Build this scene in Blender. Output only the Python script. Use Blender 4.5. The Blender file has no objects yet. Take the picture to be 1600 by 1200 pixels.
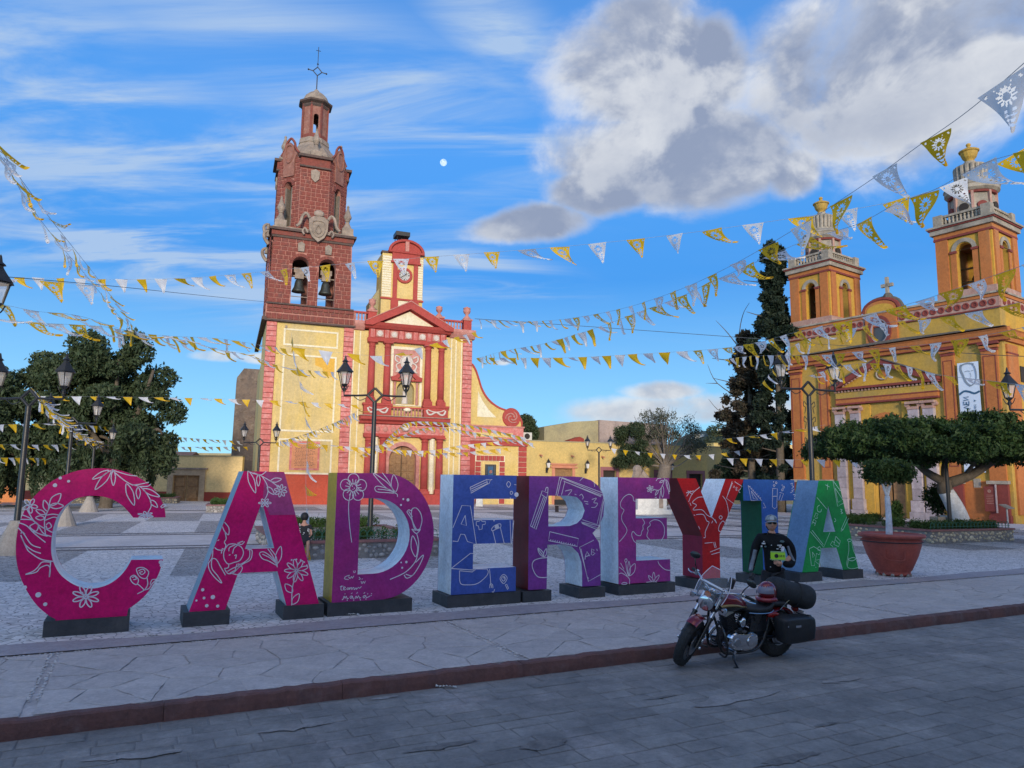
import bpy, bmesh, math, random
import numpy as np
from mathutils import Vector, Matrix
from mathutils.geometry import tessellate_polygon
random.seed(7)
RA = math.radians
scene = bpy.context.scene

# ------------------------------------------------------------------ camera, sky, sun, exposure
CAM_H = 2.28
FPX = 1134.67                                   # focal length in pixels of the 1600 px wide photograph
PITCH, ROLL = RA(7.5516), RA(0.7365)
cam_data = bpy.data.cameras.new('camera'); cam_data.sensor_width = 36.0
cam_data.lens = FPX / 1600 * 36; cam_data.clip_end = 6000; cam_data.clip_start = 0.1
cam = bpy.data.objects.new('camera', cam_data); scene.collection.objects.link(cam); scene.camera = cam
R0 = Vector((1, 0, 0)); U0 = Vector((0, -math.sin(PITCH), math.cos(PITCH))); FW = Vector((0, math.cos(PITCH), math.sin(PITCH)))
CR = R0 * math.cos(ROLL) + U0 * math.sin(ROLL); CU = U0 * math.cos(ROLL) - R0 * math.sin(ROLL)
cam.matrix_world = Matrix(((CR.x, CU.x, -FW.x, 0), (CR.y, CU.y, -FW.y, 0), (CR.z, CU.z, -FW.z, CAM_H), (0, 0, 0, 1)))
EYE = Vector((0, 0, CAM_H))

SUN_AZ = (0.13, -0.99)                          # horizontal direction towards the sun (behind and right of the camera)
SUN_EL = RA(10)
SUN_POWER = 1.95
SHADE_H = 7.0                                   # height of the added unseen building, set to shade the letters
SKY_POWER = 0.15
scene.view_settings.view_transform = 'Standard'; scene.view_settings.look = 'None'
scene.view_settings.exposure = 0.7; scene.view_settings.gamma = 1.0; scene.view_settings.use_curve_mapping = False
sd = bpy.data.lights.new('sun', 'SUN'); sd.energy = SUN_POWER; sd.angle = RA(7.0); sd.color = (1.0, 0.84, 0.64)
so = bpy.data.objects.new('sun', sd); scene.collection.objects.link(so)
sdir = Vector((SUN_AZ[0] * math.cos(SUN_EL), SUN_AZ[1] * math.cos(SUN_EL), math.sin(SUN_EL))).normalized()
so.rotation_euler = sdir.to_track_quat('Z', 'Y').to_euler(); so.location = (0, 0, 60)

world = bpy.data.worlds.new('World'); scene.world = world; world.use_nodes = True
wn = world.node_tree; wn.nodes.clear()
class NT:
    """small wrapper that keeps node trees readable"""
    def __init__(s, tree): s.t = tree
    def n(s, typ, **kw):
        o = s.t.nodes.new(typ)
        for k, v in kw.items():
            if k.startswith('i_'):
                o.inputs[k[2:].replace('_', ' ')].default_value = v
            else: setattr(o, k, v)
        return o
    def l(s, a, b): s.t.links.new(a, b)
    def math(s, op, a, b=None, c=None, clamp=False):
        o = s.t.nodes.new('ShaderNodeMath'); o.operation = op; o.use_clamp = clamp
        for i, v in enumerate((a, b, c)):
            if v is None: continue
            if isinstance(v, (int, float)): o.inputs[i].default_value = v
            else: s.l(v, o.inputs[i])
        return o.outputs[0]
    def vm(s, op, a, b=None):
        o = s.t.nodes.new('ShaderNodeVectorMath'); o.operation = op
        for i, v in enumerate((a, b)):
            if v is None: continue
            if isinstance(v, (tuple, list, Vector)): o.inputs[i].default_value = tuple(v)
            else: s.l(v, o.inputs[i])
        return o.outputs['Value'] if op in ('DOT_PRODUCT', 'LENGTH', 'DISTANCE') else o.outputs[0]
    def mix(s, f, a, b, mode='MIX'):
        o = s.t.nodes.new('ShaderNodeMix'); o.data_type = 'RGBA'; o.blend_type = mode; o.clamp_factor = True
        for i, v in ((0, f), (6, a), (7, b)):
            if isinstance(v, (int, float)): o.inputs[i].default_value = v
            elif isinstance(v, (tuple, list)): o.inputs[i].default_value = (*v[:3], 1)
            else: s.l(v, o.inputs[i])
        return o.outputs[2]
    def ramp(s, f, lo, hi, smooth=True):
        o = s.t.nodes.new('ShaderNodeMapRange'); o.interpolation_type = 'SMOOTHSTEP' if smooth else 'LINEAR'
        s.l(f, o.inputs[0]); o.inputs[1].default_value = lo; o.inputs[2].default_value = hi
        return o.outputs[0]
    def noise(s, vec, scale, detail=4, rough=0.5, dist=0.0):
        o = s.t.nodes.new('ShaderNodeTexNoise'); o.inputs['Scale'].default_value = scale
        o.inputs['Detail'].default_value = detail; o.inputs['Roughness'].default_value = rough; o.inputs['Distortion'].default_value = dist
        if vec is not None: s.l(vec, o.inputs['Vector'])
        return o.outputs['Fac']

def look_dir(px, py):
    """unit direction in the world of a point of the sky"""
    return (FW + CR * ((px - 800) / FPX) + CU * ((600 - py) / FPX)).normalized()

def build_sky():
    w = NT(wn)
    out = w.n('ShaderNodeOutputWorld'); bg = w.n('ShaderNodeBackground'); w.l(bg.outputs[0], out.inputs[0])
    sky = w.n('ShaderNodeTexSky', sky_type='NISHITA', sun_disc=False)
    sky.sun_elevation = RA(24); sky.sun_rotation = math.atan2(SUN_AZ[0], SUN_AZ[1]); sky.altitude = 1500; sky.ozone_density = 1.6; sky.dust_density = 0.3
    bg.inputs[1].default_value = SKY_POWER
    tc = w.n('ShaderNodeTexCoord'); D = w.vm('NORMALIZE', tc.outputs['Generated'])
    sep = w.n('ShaderNodeSeparateXYZ'); w.l(D, sep.inputs[0]); dx, dy, dz = sep.outputs
    base = w.mix(1.0, sky.outputs[0], SKY_TINT, 'MULTIPLY')
    # paler, greener blue towards the horizon all the way round
    grad = w.mix(w.ramp(dz, 0.02, 0.27, False), HORIZON, MID_SKY)
    away = w.ramp(dy, -0.35, 0.35)
    base = w.mix(w.math('MULTIPLY', w.math('MULTIPLY', w.ramp(dz, 0.75, 0.25), away), 0.92), base, grad)
    # cloud layer: direction projected on a high flat layer
    k = w.math('DIVIDE', 1.0, w.math('ADD', w.math('MAXIMUM', dz, 0.0), 0.16))
    cmb = w.n('ShaderNodeCombineXYZ'); w.l(w.math('MULTIPLY', dx, k), cmb.inputs[0]); w.l(w.math('MULTIPLY', dy, k), cmb.inputs[1])
    P = cmb.outputs[0]
    def stretched(sx, sy, rot):
        m = w.n('ShaderNodeMapping'); w.l(P, m.inputs[0]); m.inputs['Scale'].default_value = (sx, sy, 1); m.inputs['Rotation'].default_value = (0, 0, rot)
        return m.outputs[0]
    def blob(px, py, rx, ry, soft=0.55, tilt=0.0):
        c = look_dir(px, py); r = (CR * math.cos(tilt) - CU * math.sin(tilt)); u = (CR * math.sin(tilt) + CU * math.cos(tilt))
        a = w.math('DIVIDE', w.math('SUBTRACT', w.vm('DOT_PRODUCT', D, r), c.dot(r)), rx / FPX)
        b = w.math('DIVIDE', w.math('SUBTRACT', w.vm('DOT_PRODUCT', D, u), c.dot(u)), ry / FPX)
        d2 = w.math('ADD', w.math('MULTIPLY', a, a), w.math('MULTIPLY', b, b))
        front = w.math('GREATER_THAN', w.vm('DOT_PRODUCT', D, c), 0.0)
        return w.math('MULTIPLY', w.ramp(w.math('SQRT', d2), 1.25, 1.25 - soft * 1.25), front)
    # wispy high cirrus over the whole sky
    wv = w.noise(stretched(1, 1, 0), 0.9, 3, .5)
    ci = w.noise(stretched(0.8, 3.2, 0.32), 1.9, 9, 0.60, 0.6)
    ci2 = w.noise(stretched(0.6, 1.3, 0.2), 1.1, 4, 0.55, 0.3)
    cirrus = w.math('MULTIPLY', w.ramp(ci, 0.40, 0.80), w.ramp(ci2, 0.36, 0.66))
    veil = None
    for args in (( -60, 110, 520, 190, .9, .12), (240, 200, 520, 120, .9, .25), (560, 150, 420, 120, .9, .28), (330, 400, 420, 90, .9, .18), (700, 420, 230, 45, .8, .15), (760, 30, 130, 60, .9, .5)):
        b = blob(*args); veil = b if veil is None else w.math('MAXIMUM', veil, b)
    cirrus = w.math('MULTIPLY', cirrus, w.math('ADD', w.math('MULTIPLY', veil, 0.85), 0.06))
    cirrus = w.math('ADD', cirrus, w.math('MULTIPLY', veil, w.math('MULTIPLY', w.ramp(ci, 0.36, 0.68), 0.85)))
    col = w.mix(w.math('MINIMUM', cirrus, 0.8), base, CLOUD_WISP)
    # cumulus banks
    vec3 = w.vm('MULTIPLY', D, (1, 1, 1.35))
    big = w.noise(vec3, 5.0, 10, 0.58, 0.25)
    up = w.noise(w.vm('ADD', vec3, tuple(Vector((-.03, -.05, .055)))), 5.0, 6, 0.55, 0.25)
    mass = None
    for args in ((1010, 120, 210, 120, .75, .15), (1060, 240, 250, 100, .75, .1), (1110, 70, 60, 60, .9, .6), (940, 300, 110, 50, .8), (1430, 90, 300, 190, .8), (1560, 40, 160, 200, .8), (820, 350, 150, 42, .85, -.1),
                 (1000, 30, 120, 60, .9), (1240, 270, 60, 60, .9)):
        b = blob(*args); mass = b if mass is None else w.math('MAXIMUM', mass, b)
    for args in ((340, 556, 66, 15, .8), (410, 560, 60, 14, .8), (785, 566, 24, 9, .9), (1090, 640, 300, 42, .85, -.04), (1040, 612, 90, 26, .8), (560, 690, 60, 20, .9)):
        b = blob(*args); mass = w.math('MAXIMUM', mass, w.math('MULTIPLY', b, 0.86))
    # unseen banks outside the view, added to brighten and warm the light
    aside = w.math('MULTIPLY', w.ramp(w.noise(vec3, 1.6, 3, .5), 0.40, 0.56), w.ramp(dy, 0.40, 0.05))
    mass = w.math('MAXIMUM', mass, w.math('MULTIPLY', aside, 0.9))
    dens = w.ramp(w.math('SUBTRACT', w.math('ADD', w.math('MULTIPLY', mass, 0.60), big), 0.0), 0.76, 1.06)
    raw = w.math('ADD', w.math('MULTIPLY', mass, 0.60), big)
    fine = w.noise(vec3, 15.0, 6, .6, .3)
    lit = w.math('ADD', w.math('MULTIPLY', w.ramp(w.math('SUBTRACT', big, up), -0.04, 0.10), 0.70), w.math('MULTIPLY', w.ramp(raw, 1.12, 0.84), 0.52))
    lit = w.math('ADD', lit, w.math('MULTIPLY', w.math('SUBTRACT', fine, 0.5), 0.9), clamp=True)
    belly = None
    for args in ((1040, 315, 190, 60, .9, .05), (790, 355, 110, 40, .9, -.15), (1170, 215, 120, 60, .9), (920, 15, 130, 60, .9), (1330, 200, 120, 40, .9)):
        b = blob(*args); belly = b if belly is None else w.math('MAXIMUM', belly, b)
    core = w.math('MULTIPLY', belly, w.ramp(raw, 0.85, 1.0))
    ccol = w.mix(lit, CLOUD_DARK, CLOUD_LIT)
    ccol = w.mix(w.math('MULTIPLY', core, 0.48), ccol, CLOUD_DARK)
    ccol = w.mix(w.math('MULTIPLY', w.ramp(dy, 0.2, -0.5), 0.75), ccol, CLOUD_SUNNY)  # unseen banks behind the camera made brighter and warmer as fill light
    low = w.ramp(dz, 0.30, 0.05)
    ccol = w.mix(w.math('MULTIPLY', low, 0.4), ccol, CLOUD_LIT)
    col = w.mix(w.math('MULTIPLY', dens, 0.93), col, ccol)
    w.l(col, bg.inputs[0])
# colours are in the sky texture's own (physical) units; strength brings them down to the picture
SKY_TINT = (0.50, 0.84, 1.15)
HORIZON = (1.45, 3.05, 4.0)
MID_SKY = (0.24, 1.30, 3.4)
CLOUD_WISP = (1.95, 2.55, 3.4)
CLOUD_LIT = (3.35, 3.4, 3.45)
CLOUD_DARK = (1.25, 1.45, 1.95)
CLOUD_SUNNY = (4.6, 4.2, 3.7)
build_sky()

# ------------------------------------------------------------------ helpers
def link(o): scene.collection.objects.link(o); return o
def tag(o, label=None, cat=None, group=None, kind=None):
    if label: o['label'] = label
    if cat: o['category'] = cat
    if group: o['group'] = group
    if kind: o['kind'] = kind
    return o
def thing(name, label, cat, loc=(0, 0, 0), rz=0.0, group=None):
    o = bpy.data.objects.new(name, None); o.empty_display_size = 0.3
    o.location = loc; o.rotation_euler = (0, 0, rz); link(o)
    return tag(o, label, cat, group)
def copy_tree(o, parent=None):
    c = o.copy(); link(c); c.parent = parent
    for ch in list(o.children): copy_tree(ch, c)
    return c
def smooth_pts(pts, n=6, closed=False):
    if len(pts) < 3: return [Vector(p) for p in pts]
    P = [Vector(p) for p in pts]; out = []
    m = len(P); seg = m if closed else m - 1
    for i in range(seg):
        p1 = P[i]; p2 = P[(i + 1) % m]
        p0 = P[(i - 1) % m] if (closed or i > 0) else p1
        p3 = P[(i + 2) % m] if (closed or i + 2 < m) else p2
        for k in range(n):
            t = k / n
            out.append(0.5 * ((2 * p1) + (p2 - p0) * t + (2 * p0 - 5 * p1 + 4 * p2 - p3) * t * t + (3 * p1 - p0 - 3 * p2 + p3) * t ** 3))
    if not closed: out.append(P[-1])
    return out
def arc(cx, cz, r, a0, a1, n=14, rz=None):
    rz = r if rz is None else rz
    return [(cx + r * math.cos(RA(a0 + (a1 - a0) * i / n)), cz + rz * math.sin(RA(a0 + (a1 - a0) * i / n))) for i in range(n + 1)]
def arch_hole(cx, w, z0, zs, n=14):
    """opening with a round head: jambs from z0 to zs, then a half circle"""
    return [(cx - w / 2, z0), (cx + w / 2, z0)] + arc(cx, zs, w / 2, 0, 180, n)

class MB:
    def __init__(s): s.v = []; s.f = []; s.M = None
    def add(s, vs, fs):
        b = len(s.v)
        if s.M is not None: vs = [s.M @ Vector(v) for v in vs]
        s.v.extend([tuple(v) for v in vs]); s.f.extend([tuple(b + i for i in f) for f in fs]); return s
    def box(s, x0, x1, y0, y1, z0, z1, taper=0.0):
        t = taper
        return s.add([(x0, y0, z0), (x1, y0, z0), (x1, y1, z0), (x0, y1, z0), (x0 + t, y0 + t, z1), (x1 - t, y0 + t, z1), (x1 - t, y1 - t, z1), (x0 + t, y1 - t, z1)],
                     [(3, 2, 1, 0), (4, 5, 6, 7), (0, 1, 5, 4), (1, 2, 6, 5), (2, 3, 7, 6), (3, 0, 4, 7)])
    def bev(s, x0, x1, y0, y1, z0, z1, b=0.02):
        """block with its front (-y) edges chamfered"""
        return s.add([(x0, y1, z0), (x1, y1, z0), (x1, y1, z1), (x0, y1, z1), (x0, y0 + b, z0), (x1, y0 + b, z0), (x1, y0 + b, z1), (x0, y0 + b, z1),
                      (x0 + b, y0, z0 + b), (x1 - b, y0, z0 + b), (x1 - b, y0, z1 - b), (x0 + b, y0, z1 - b)],
                     [(0, 3, 2, 1), (8, 9, 10, 11), (4, 5, 9, 8), (5, 6, 10, 9), (6, 7, 11, 10), (7, 4, 8, 11), (0, 1, 5, 4), (1, 2, 6, 5), (2, 3, 7, 6), (3, 0, 4, 7)])
    def prism(s, outer, holes, y0, y1, caps=True, sides=True, plane='xz'):
        """flat outline with holes, given in x and z, pushed from y0 to y1"""
        loops = [list(outer)] + [list(h) for h in holes]
        pts = [p for l in loops for p in l]
        mk = (lambda p, y: (p[0], y, p[1])) if plane == 'xz' else ((lambda p, y: (p[0], p[1], y)) if plane == 'xy' else (lambda p, y: (y, p[0], p[1])))
        vs = [mk(p, y0) for p in pts] + [mk(p, y1) for p in pts]; n = len(pts); fs = []
        if caps:
            tr = tessellate_polygon([[Vector((p[0], p[1], 0)) for p in l] for l in loops])
            for t in tr:
                fs.append(tuple(t)); fs.append(tuple(n + i for i in reversed(t)))
        if sides:
            b = 0
            for l in loops:
                m = len(l)
                for i in range(m):
                    a = b + i; c = b + (i + 1) % m; fs.append((a, c, n + c, n + a))
                b += m
        return s.add(vs, fs)
    def cyl(s, p0, p1, r0, r1=None, n=10, caps=True):
        p0 = Vector(p0); p1 = Vector(p1); r1 = r0 if r1 is None else r1
        d = (p1 - p0).normalized(); a = d.orthogonal().normalized(); b = d.cross(a)
        vs = []
        for p, r in ((p0, r0), (p1, r1)):
            for i in range(n):
                t = 2 * math.pi * i / n; vs.append(p + (a * math.cos(t) + b * math.sin(t)) * r)
        fs = [(i, (i + 1) % n, n + (i + 1) % n, n + i) for i in range(n)]
        if caps: fs += [tuple(reversed(range(n))), tuple(range(n, 2 * n))]
        return s.add(vs, fs)
    def tube(s, pts, r, n=6, smooth=0, closed=False):
        P = smooth_pts(pts, smooth, closed) if smooth else [Vector(p) for p in pts]
        m = len(P); R = r if isinstance(r, (list, tuple)) else None
        d0 = (P[1] - P[0]).normalized(); a = d0.orthogonal().normalized(); vs = []
        for i, p in enumerate(P):
            d = (P[(i + 1) % m] - P[i - 1]) if (closed or 0 < i < m - 1) else (P[1] - P[0] if i == 0 else P[-1] - P[-2])
            d = d.normalized(); a = (a - d * a.dot(d));
            a = a.normalized() if a.length > 1e-6 else d.orthogonal().normalized()
            b = d.cross(a)
            rr = r if R is None else R[0] + (R[-1] - R[0]) * i / (m - 1) if len(R) == 2 else R[min(len(R) - 1, int(round(i * (len(R) - 1) / (m - 1))))]
            for k in range(n):
                t = 2 * math.pi * k / n; vs.append(p + (a * math.cos(t) + b * math.sin(t)) * rr)
        fs = [(i * n + k, i * n + (k + 1) % n, ((i + 1) % m) * n + (k + 1) % n, ((i + 1) % m) * n + k) for i in range(m if closed else m - 1) for k in range(n)]
        if not closed: fs += [tuple(reversed(range(n))), tuple(range((m - 1) * n, m * n))]
        return s.add(vs, fs)
    def lathe(s, c, prof, n=16, a0=0.0, a1=360.0, rot=0.0, axis='z'):
        full = abs(a1 - a0) >= 359.9; c = Vector(c); vs = []; cols = n if full else n + 1
        for r, z in prof:
            for i in range(cols):
                t = RA(a0 + (a1 - a0) * i / n) + rot
                q = (r * math.cos(t), r * math.sin(t), z)
                if axis == 'y': q = (q[0], q[2], q[1])
                if axis == 'x': q = (q[2], q[0], q[1])
                vs.append(c + Vector(q))
        m = len(prof); fs = []
        for j in range(m - 1):
            for i in range(n if full else n):
                i2 = (i + 1) % cols if full else i + 1
                fs.append((j * cols + i, j * cols + i2, (j + 1) * cols + i2, (j + 1) * cols + i))
        if full:
            if prof[0][0] > 1e-4: fs.append(tuple(reversed(range(cols))))
            if prof[-1][0] > 1e-4: fs.append(tuple(range((m - 1) * cols, m * cols)))
        return s.add(vs, fs)
    def ball(s, c, r, n=10, m=6, sc=(1, 1, 1)):
        c = Vector(c); prof = [(math.cos(-math.pi / 2 + math.pi * j / m), math.sin(-math.pi / 2 + math.pi * j / m)) for j in range(m + 1)]
        vs = []; 
        for rr, z in prof:
            for i in range(n):
                t = 2 * math.pi * i / n; vs.append((c.x + r * sc[0] * rr * math.cos(t), c.y + r * sc[1] * rr * math.sin(t), c.z + r * sc[2] * z))
        return s.add(vs, [(j * n + i, j * n + (i + 1) % n, (j + 1) * n + (i + 1) % n, (j + 1) * n + i) for j in range(m) for i in range(n)])
    def ribbon(s, pts, w, y, t=0.003, closed=False, n=5):
        """painted line of width w on the plane y, pts in x and z"""
        P = smooth_pts([(p[0], p[1], 0) for p in pts], n, closed)
        m = len(P); vs = []
        for i, p in enumerate(P):
            d = (P[(i + 1) % m] - P[i - 1]) if (closed or 0 < i < m - 1) else (P[1] - P[0] if i == 0 else P[-1] - P[-2])
            d = d.normalized() if d.length > 1e-9 else Vector((1, 0, 0)); q = Vector((-d.y, d.x, 0)) * w / 2
            vs += [((p + q).x, y - t, (p + q).y), ((p - q).x, y - t, (p - q).y)]
        return s.add(vs, [(2 * i, 2 * i + 1, (2 * i + 3) % (2 * m), (2 * i + 2) % (2 * m)) for i in range(m if closed else m - 1)])
    def mesh(s, name, mat, smooth=False, merge=False):
        me = bpy.data.meshes.new(name); me.from_pydata(s.v, [], s.f); 
        if mat: me.materials.append(mat)
        bm = bmesh.new(); bm.from_mesh(me)
        if merge: bmesh.ops.remove_doubles(bm, verts=bm.verts, dist=1e-4)
        bmesh.ops.recalc_face_normals(bm, faces=bm.faces); bm.to_mesh(me); bm.free()
        if smooth: me.polygons.foreach_set('use_smooth', [True] * len(me.polygons)); 
        me.update(); return me
    def build(s, name, mat, parent=None, smooth=False, label=None, kind=None, loc=None, rz=None, merge=False, auto=None):
        o = bpy.data.objects.new(name, s.mesh(name, mat, smooth, merge)); link(o); o.parent = parent
        if loc: o.location = loc
        if rz is not None: o.rotation_euler = (0, 0, rz)
        if label: o['label'] = label
        if kind: o['kind'] = kind
        if smooth and auto: set_sharp(o.data, auto)
        return o
def set_sharp(me, ang):
    bm = bmesh.new(); bm.from_mesh(me)
    for e in bm.edges:
        e.smooth = not (len(e.link_faces) == 2 and e.calc_face_angle(0) > RA(ang))
    bm.to_mesh(me); bm.free()
def inst(name, me, parent, loc, rz=0.0, scale=None):
    o = bpy.data.objects.new(name, me); link(o); o.parent = parent; o.location = loc; o.rotation_euler = (0, 0, rz)
    if scale: o.scale = scale
    return o

# ------------------------------------------------------------------ materials
MATS = {}
def mat(name, col, rough=0.8, col2=None, scale=2.0, amt=0.5, bump=0.0, bscale=40.0, metal=0.0, rnd=0.0, dirt=None, dscale=0.7, damt=0.5, dlo=0.5, dhi=0.75, spec=None, coat=0.0, streak=False):
    """painted, stone or metal surface: a base colour mottled with a second, optional blotches of dirt, fine relief,
    and a small brightness shift from object to object (rnd)"""
    m = bpy.data.materials.new(name); m.use_nodes = True; t = NT(m.node_tree); b = m.node_tree.nodes['Principled BSDF']
    tc = t.n('ShaderNodeTexCoord'); P = tc.outputs['Object']
    geo = t.n('ShaderNodeNewGeometry'); W = geo.outputs['Position']
    c2 = col2 or tuple(x * 0.72 for x in col)
    f = t.ramp(t.noise(W, scale, 6, 0.6), 0.32, 0.68)
    c = t.mix(t.math('MULTIPLY', f, amt), col, c2)
    if dirt:
        V = W
        if streak:
            mp = t.n('ShaderNodeMapping'); t.l(W, mp.inputs[0]); mp.inputs['Scale'].default_value = (1, 1, 0.16); V = mp.outputs[0]
        c = t.mix(t.math('MULTIPLY', t.ramp(t.noise(V, dscale, 8, 0.65), dlo, dhi), damt), c, dirt)
    if bump and not metal:                                     # grit: fine speckle and small blotches in every rough surface
        g_ = t.math('ADD', t.math('MULTIPLY', t.noise(W, 22, 3, .7), .45), t.math('MULTIPLY', t.noise(W, 5.5, 5, .7), .75)); hs = t.n('ShaderNodeHueSaturation'); t.l(c, hs.inputs['Color']); t.l(t.math('ADD', g_, .42), hs.inputs['Value']); c = hs.outputs[0]
    if rnd:
        oi = t.n('ShaderNodeObjectInfo'); h = t.n('ShaderNodeHueSaturation'); t.l(c, h.inputs['Color'])
        t.l(t.math('ADD', t.math('MULTIPLY', oi.outputs['Random'], rnd), 1 - rnd / 2), h.inputs['Value']); c = h.outputs[0]
    t.l(c, b.inputs['Base Color'])
    t.l(t.math('ADD', t.math('MULTIPLY', t.noise(W, scale * 4, 4), 0.16), rough - 0.08, clamp=True), b.inputs['Roughness'])
    b.inputs['Metallic'].default_value = metal
    if spec is not None: b.inputs['Specular IOR Level'].default_value = spec
    if coat: b.inputs['Coat Weight'].default_value = coat; b.inputs['Coat Roughness'].default_value = 0.08
    if bump:
        bp = t.n('ShaderNodeBump'); bp.inputs['Strength'].default_value = bump; bp.inputs['Distance'].default_value = 0.02
        t.l(t.noise(W, bscale, 6, 0.65), bp.inputs['Height']); t.l(bp.outputs[0], b.inputs['Normal'])
    MATS[name] = m; return m
def glass_mat(name, col=(1, 1, 1), rough=0.03, alpha=0.35):
    m = bpy.data.materials.new(name); m.use_nodes = True; nt = m.node_tree; b = nt.nodes['Principled BSDF']
    b.inputs['Base Color'].default_value = (*col, 1); b.inputs['Roughness'].default_value = rough
    b.inputs['Alpha'].default_value = alpha; b.inputs['Specular IOR Level'].default_value = 0.6
    MATS[name] = m; return m
M = MATS
mat('terrain', (.13, .12, .08), .95, (.07, .09, .04), .03, .8, .4, 3)
mat('mortar_grey', (.20, .19, .185), .95, (.15, .145, .14), 3, .7, .5, 60)
mat('road_stone', (.26, .245, .23), .82, (.165, .158, .155), 1.1, .85, .6, 55, rnd=.24, dirt=(.40, .355, .34), dscale=.8, damt=.6, dlo=.52, dhi=.70)
mat('road_worn', (.33, .305, .29), .9, (.23, .215, .205), 5, .9, .7, 40)
mat('road_hole', (.14, .13, .125), .95, (.22, .205, .195), 9, .8, .8, 40)
mat('flagstone', (.51, .455, .42), .85, (.43, .385, .365), .9, .8, .45, 70, rnd=.13, dirt=(.40, .35, .335), dscale=1.3, damt=.5)
mat('flag_joint', (.55, .49, .46), .95, (.33, .30, .285), 2.2, .95, .4, 60)
mat('smooth_concrete', (.37, .325, .33), .9, (.29, .265, .29), 1.3, .7, .3, 60, dirt=(.24, .22, .24), dscale=1.2, damt=.4)
mat('kerb_red', (.155, .068, .058), .85, (.10, .055, .052), 2.5, .8, .6, 30, rnd=.12, dirt=(.20, .15, .15), dscale=3, damt=.45)
mat('pebble_white', (.62, .58, .56), .8, (.42, .40, .40), 8, .8, .3, 60)
def cobble_mat(name, ca, cb, cj, sc=7.0):
    m = bpy.data.materials.new(name); m.use_nodes = True; t = NT(m.node_tree); b = m.node_tree.nodes['Principled BSDF']
    geo = t.n('ShaderNodeNewGeometry'); W = geo.outputs['Position']
    wob = t.n('ShaderNodeTexNoise'); wob.inputs['Scale'].default_value = 3; t.l(W, wob.inputs['Vector'])
    V = t.vm('ADD', W, t.vm('MULTIPLY', wob.outputs['Color'], (.12, .12, 0)))
    vo = t.n('ShaderNodeTexVoronoi', feature='F1'); vo.inputs['Scale'].default_value = sc; t.l(V, vo.inputs['Vector'])
    ve = t.n('ShaderNodeTexVoronoi', feature='DISTANCE_TO_EDGE'); ve.inputs['Scale'].default_value = sc; t.l(V, ve.inputs['Vector'])
    r = t.n('ShaderNodeSeparateColor'); t.l(vo.outputs['Color'], r.inputs[0])
    c = t.mix(r.outputs[0], ca, cb)
    big = t.ramp(t.noise(W, .35, 6, .65), .38, .66); c = t.mix(t.math('MULTIPLY', big, .35), c, cb)
    sandy = t.ramp(t.noise(W, 1.6, 8, .7), .50, .70); c = t.mix(t.math('MULTIPLY', sandy, .5), c, (.62, .58, .56))
    e = t.ramp(ve.outputs[0], 0.0, 0.075); c = t.mix(e, cj, c)
    t.l(c, b.inputs['Base Color']); b.inputs['Roughness'].default_value = .85
    bp = t.n('ShaderNodeBump'); bp.inputs['Strength'].default_value = .7; bp.inputs['Distance'].default_value = .035
    t.l(t.math('ADD', t.math('MINIMUM', ve.outputs[0], .2), t.math('MULTIPLY', t.noise(W, 18, 5, .7), .35)), bp.inputs['Height']); t.l(bp.outputs[0], b.inputs['Normal']); MATS[name] = m
cobble_mat('cobble', (.80, .745, .72), (.58, .54, .52), (.24, .22, .215))
cobble_mat('cobble_light', (.82, .77, .74), (.58, .54, .52), (.2, .195, .21))
cobble_mat('cobble_dark', (.46, .425, .41), (.30, .28, .27), (.07, .068, .072))
mat('band_grey', (.60, .55, .53), .9, (.46, .42, .41), .8, .7, .3, 40)
mat('step_dark', (.17, .155, .165), .9, (.11, .10, .11), 2, .7, .4, 30)
# church on the left
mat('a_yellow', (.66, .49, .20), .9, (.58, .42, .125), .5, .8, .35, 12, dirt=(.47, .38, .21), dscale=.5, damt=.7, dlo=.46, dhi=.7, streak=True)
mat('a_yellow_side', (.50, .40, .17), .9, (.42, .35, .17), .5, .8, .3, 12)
mat('a_cream', (.74, .68, .52), .9, (.64, .57, .38), 1.2, .7, .2, 20)
mat('a_ochre', (.66, .38, .06), .9, (.60, .34, .06), 1.5, .6, .1, 20)
mat('a_red', (.40, .062, .05), .85, (.34, .052, .045), .9, .8, .2, 20, dirt=(.28, .085, .075), dscale=.8, damt=.5)
mat('a_dado', (.47, .075, .035), .85, (.40, .065, .035), .6, .8, .2, 20, dirt=(.36, .11, .075), dscale=1.0, damt=.5)
mat('a_pink', (.58, .19, .17), .9, (.50, .135, .12), 1.6, .9, .6, 16, rnd=.16, dirt=(.64, .33, .30), dscale=2.6, damt=.7, dlo=.46, dhi=.66)
mat('a_rose', (.52, .25, .21), .9, (.40, .15, .125), 2.4, .8, .5, 16, dirt=(.34, .18, .16), dscale=2, damt=.35)
mat('a_joint', (.33, .085, .075), .95, (.26, .075, .07), 2, .7)
mat('white_relief', (.62, .56, .50), .85, (.52, .44, .40), 3, .6, .3, 20)
mat('a_red_stone', (.235, .062, .047), .92, (.165, .048, .038), 3.0, .8, .7, 14, dirt=(.13, .075, .068), dscale=1.1, damt=.7, dlo=.5, dhi=.72)
mat('a_red_joint', (.44, .20, .16), .95, (.30, .14, .115), 2, .7, .3, 20)
mat('a_dark_ledge', (.12, .078, .068), .95, (.07, .055, .05), 1.5, .8, .6, 12)
mat('grey_stone', (.33, .265, .215), .95, (.19, .155, .13), 1.8, .8, .6, 12, dirt=(.50, .36, .31), dscale=1.4, damt=.5)
mat('rubble', (.20, .15, .12), .95, (.12, .095, .085), 1.2, .9, 1.0, 5, dirt=(.30, .25, .20), dscale=.9, damt=.6)
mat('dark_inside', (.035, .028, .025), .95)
mat('bronze', (.08, .085, .075), .5, (.05, .06, .055), 6, .7, .2, 30, metal=.6)
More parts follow.
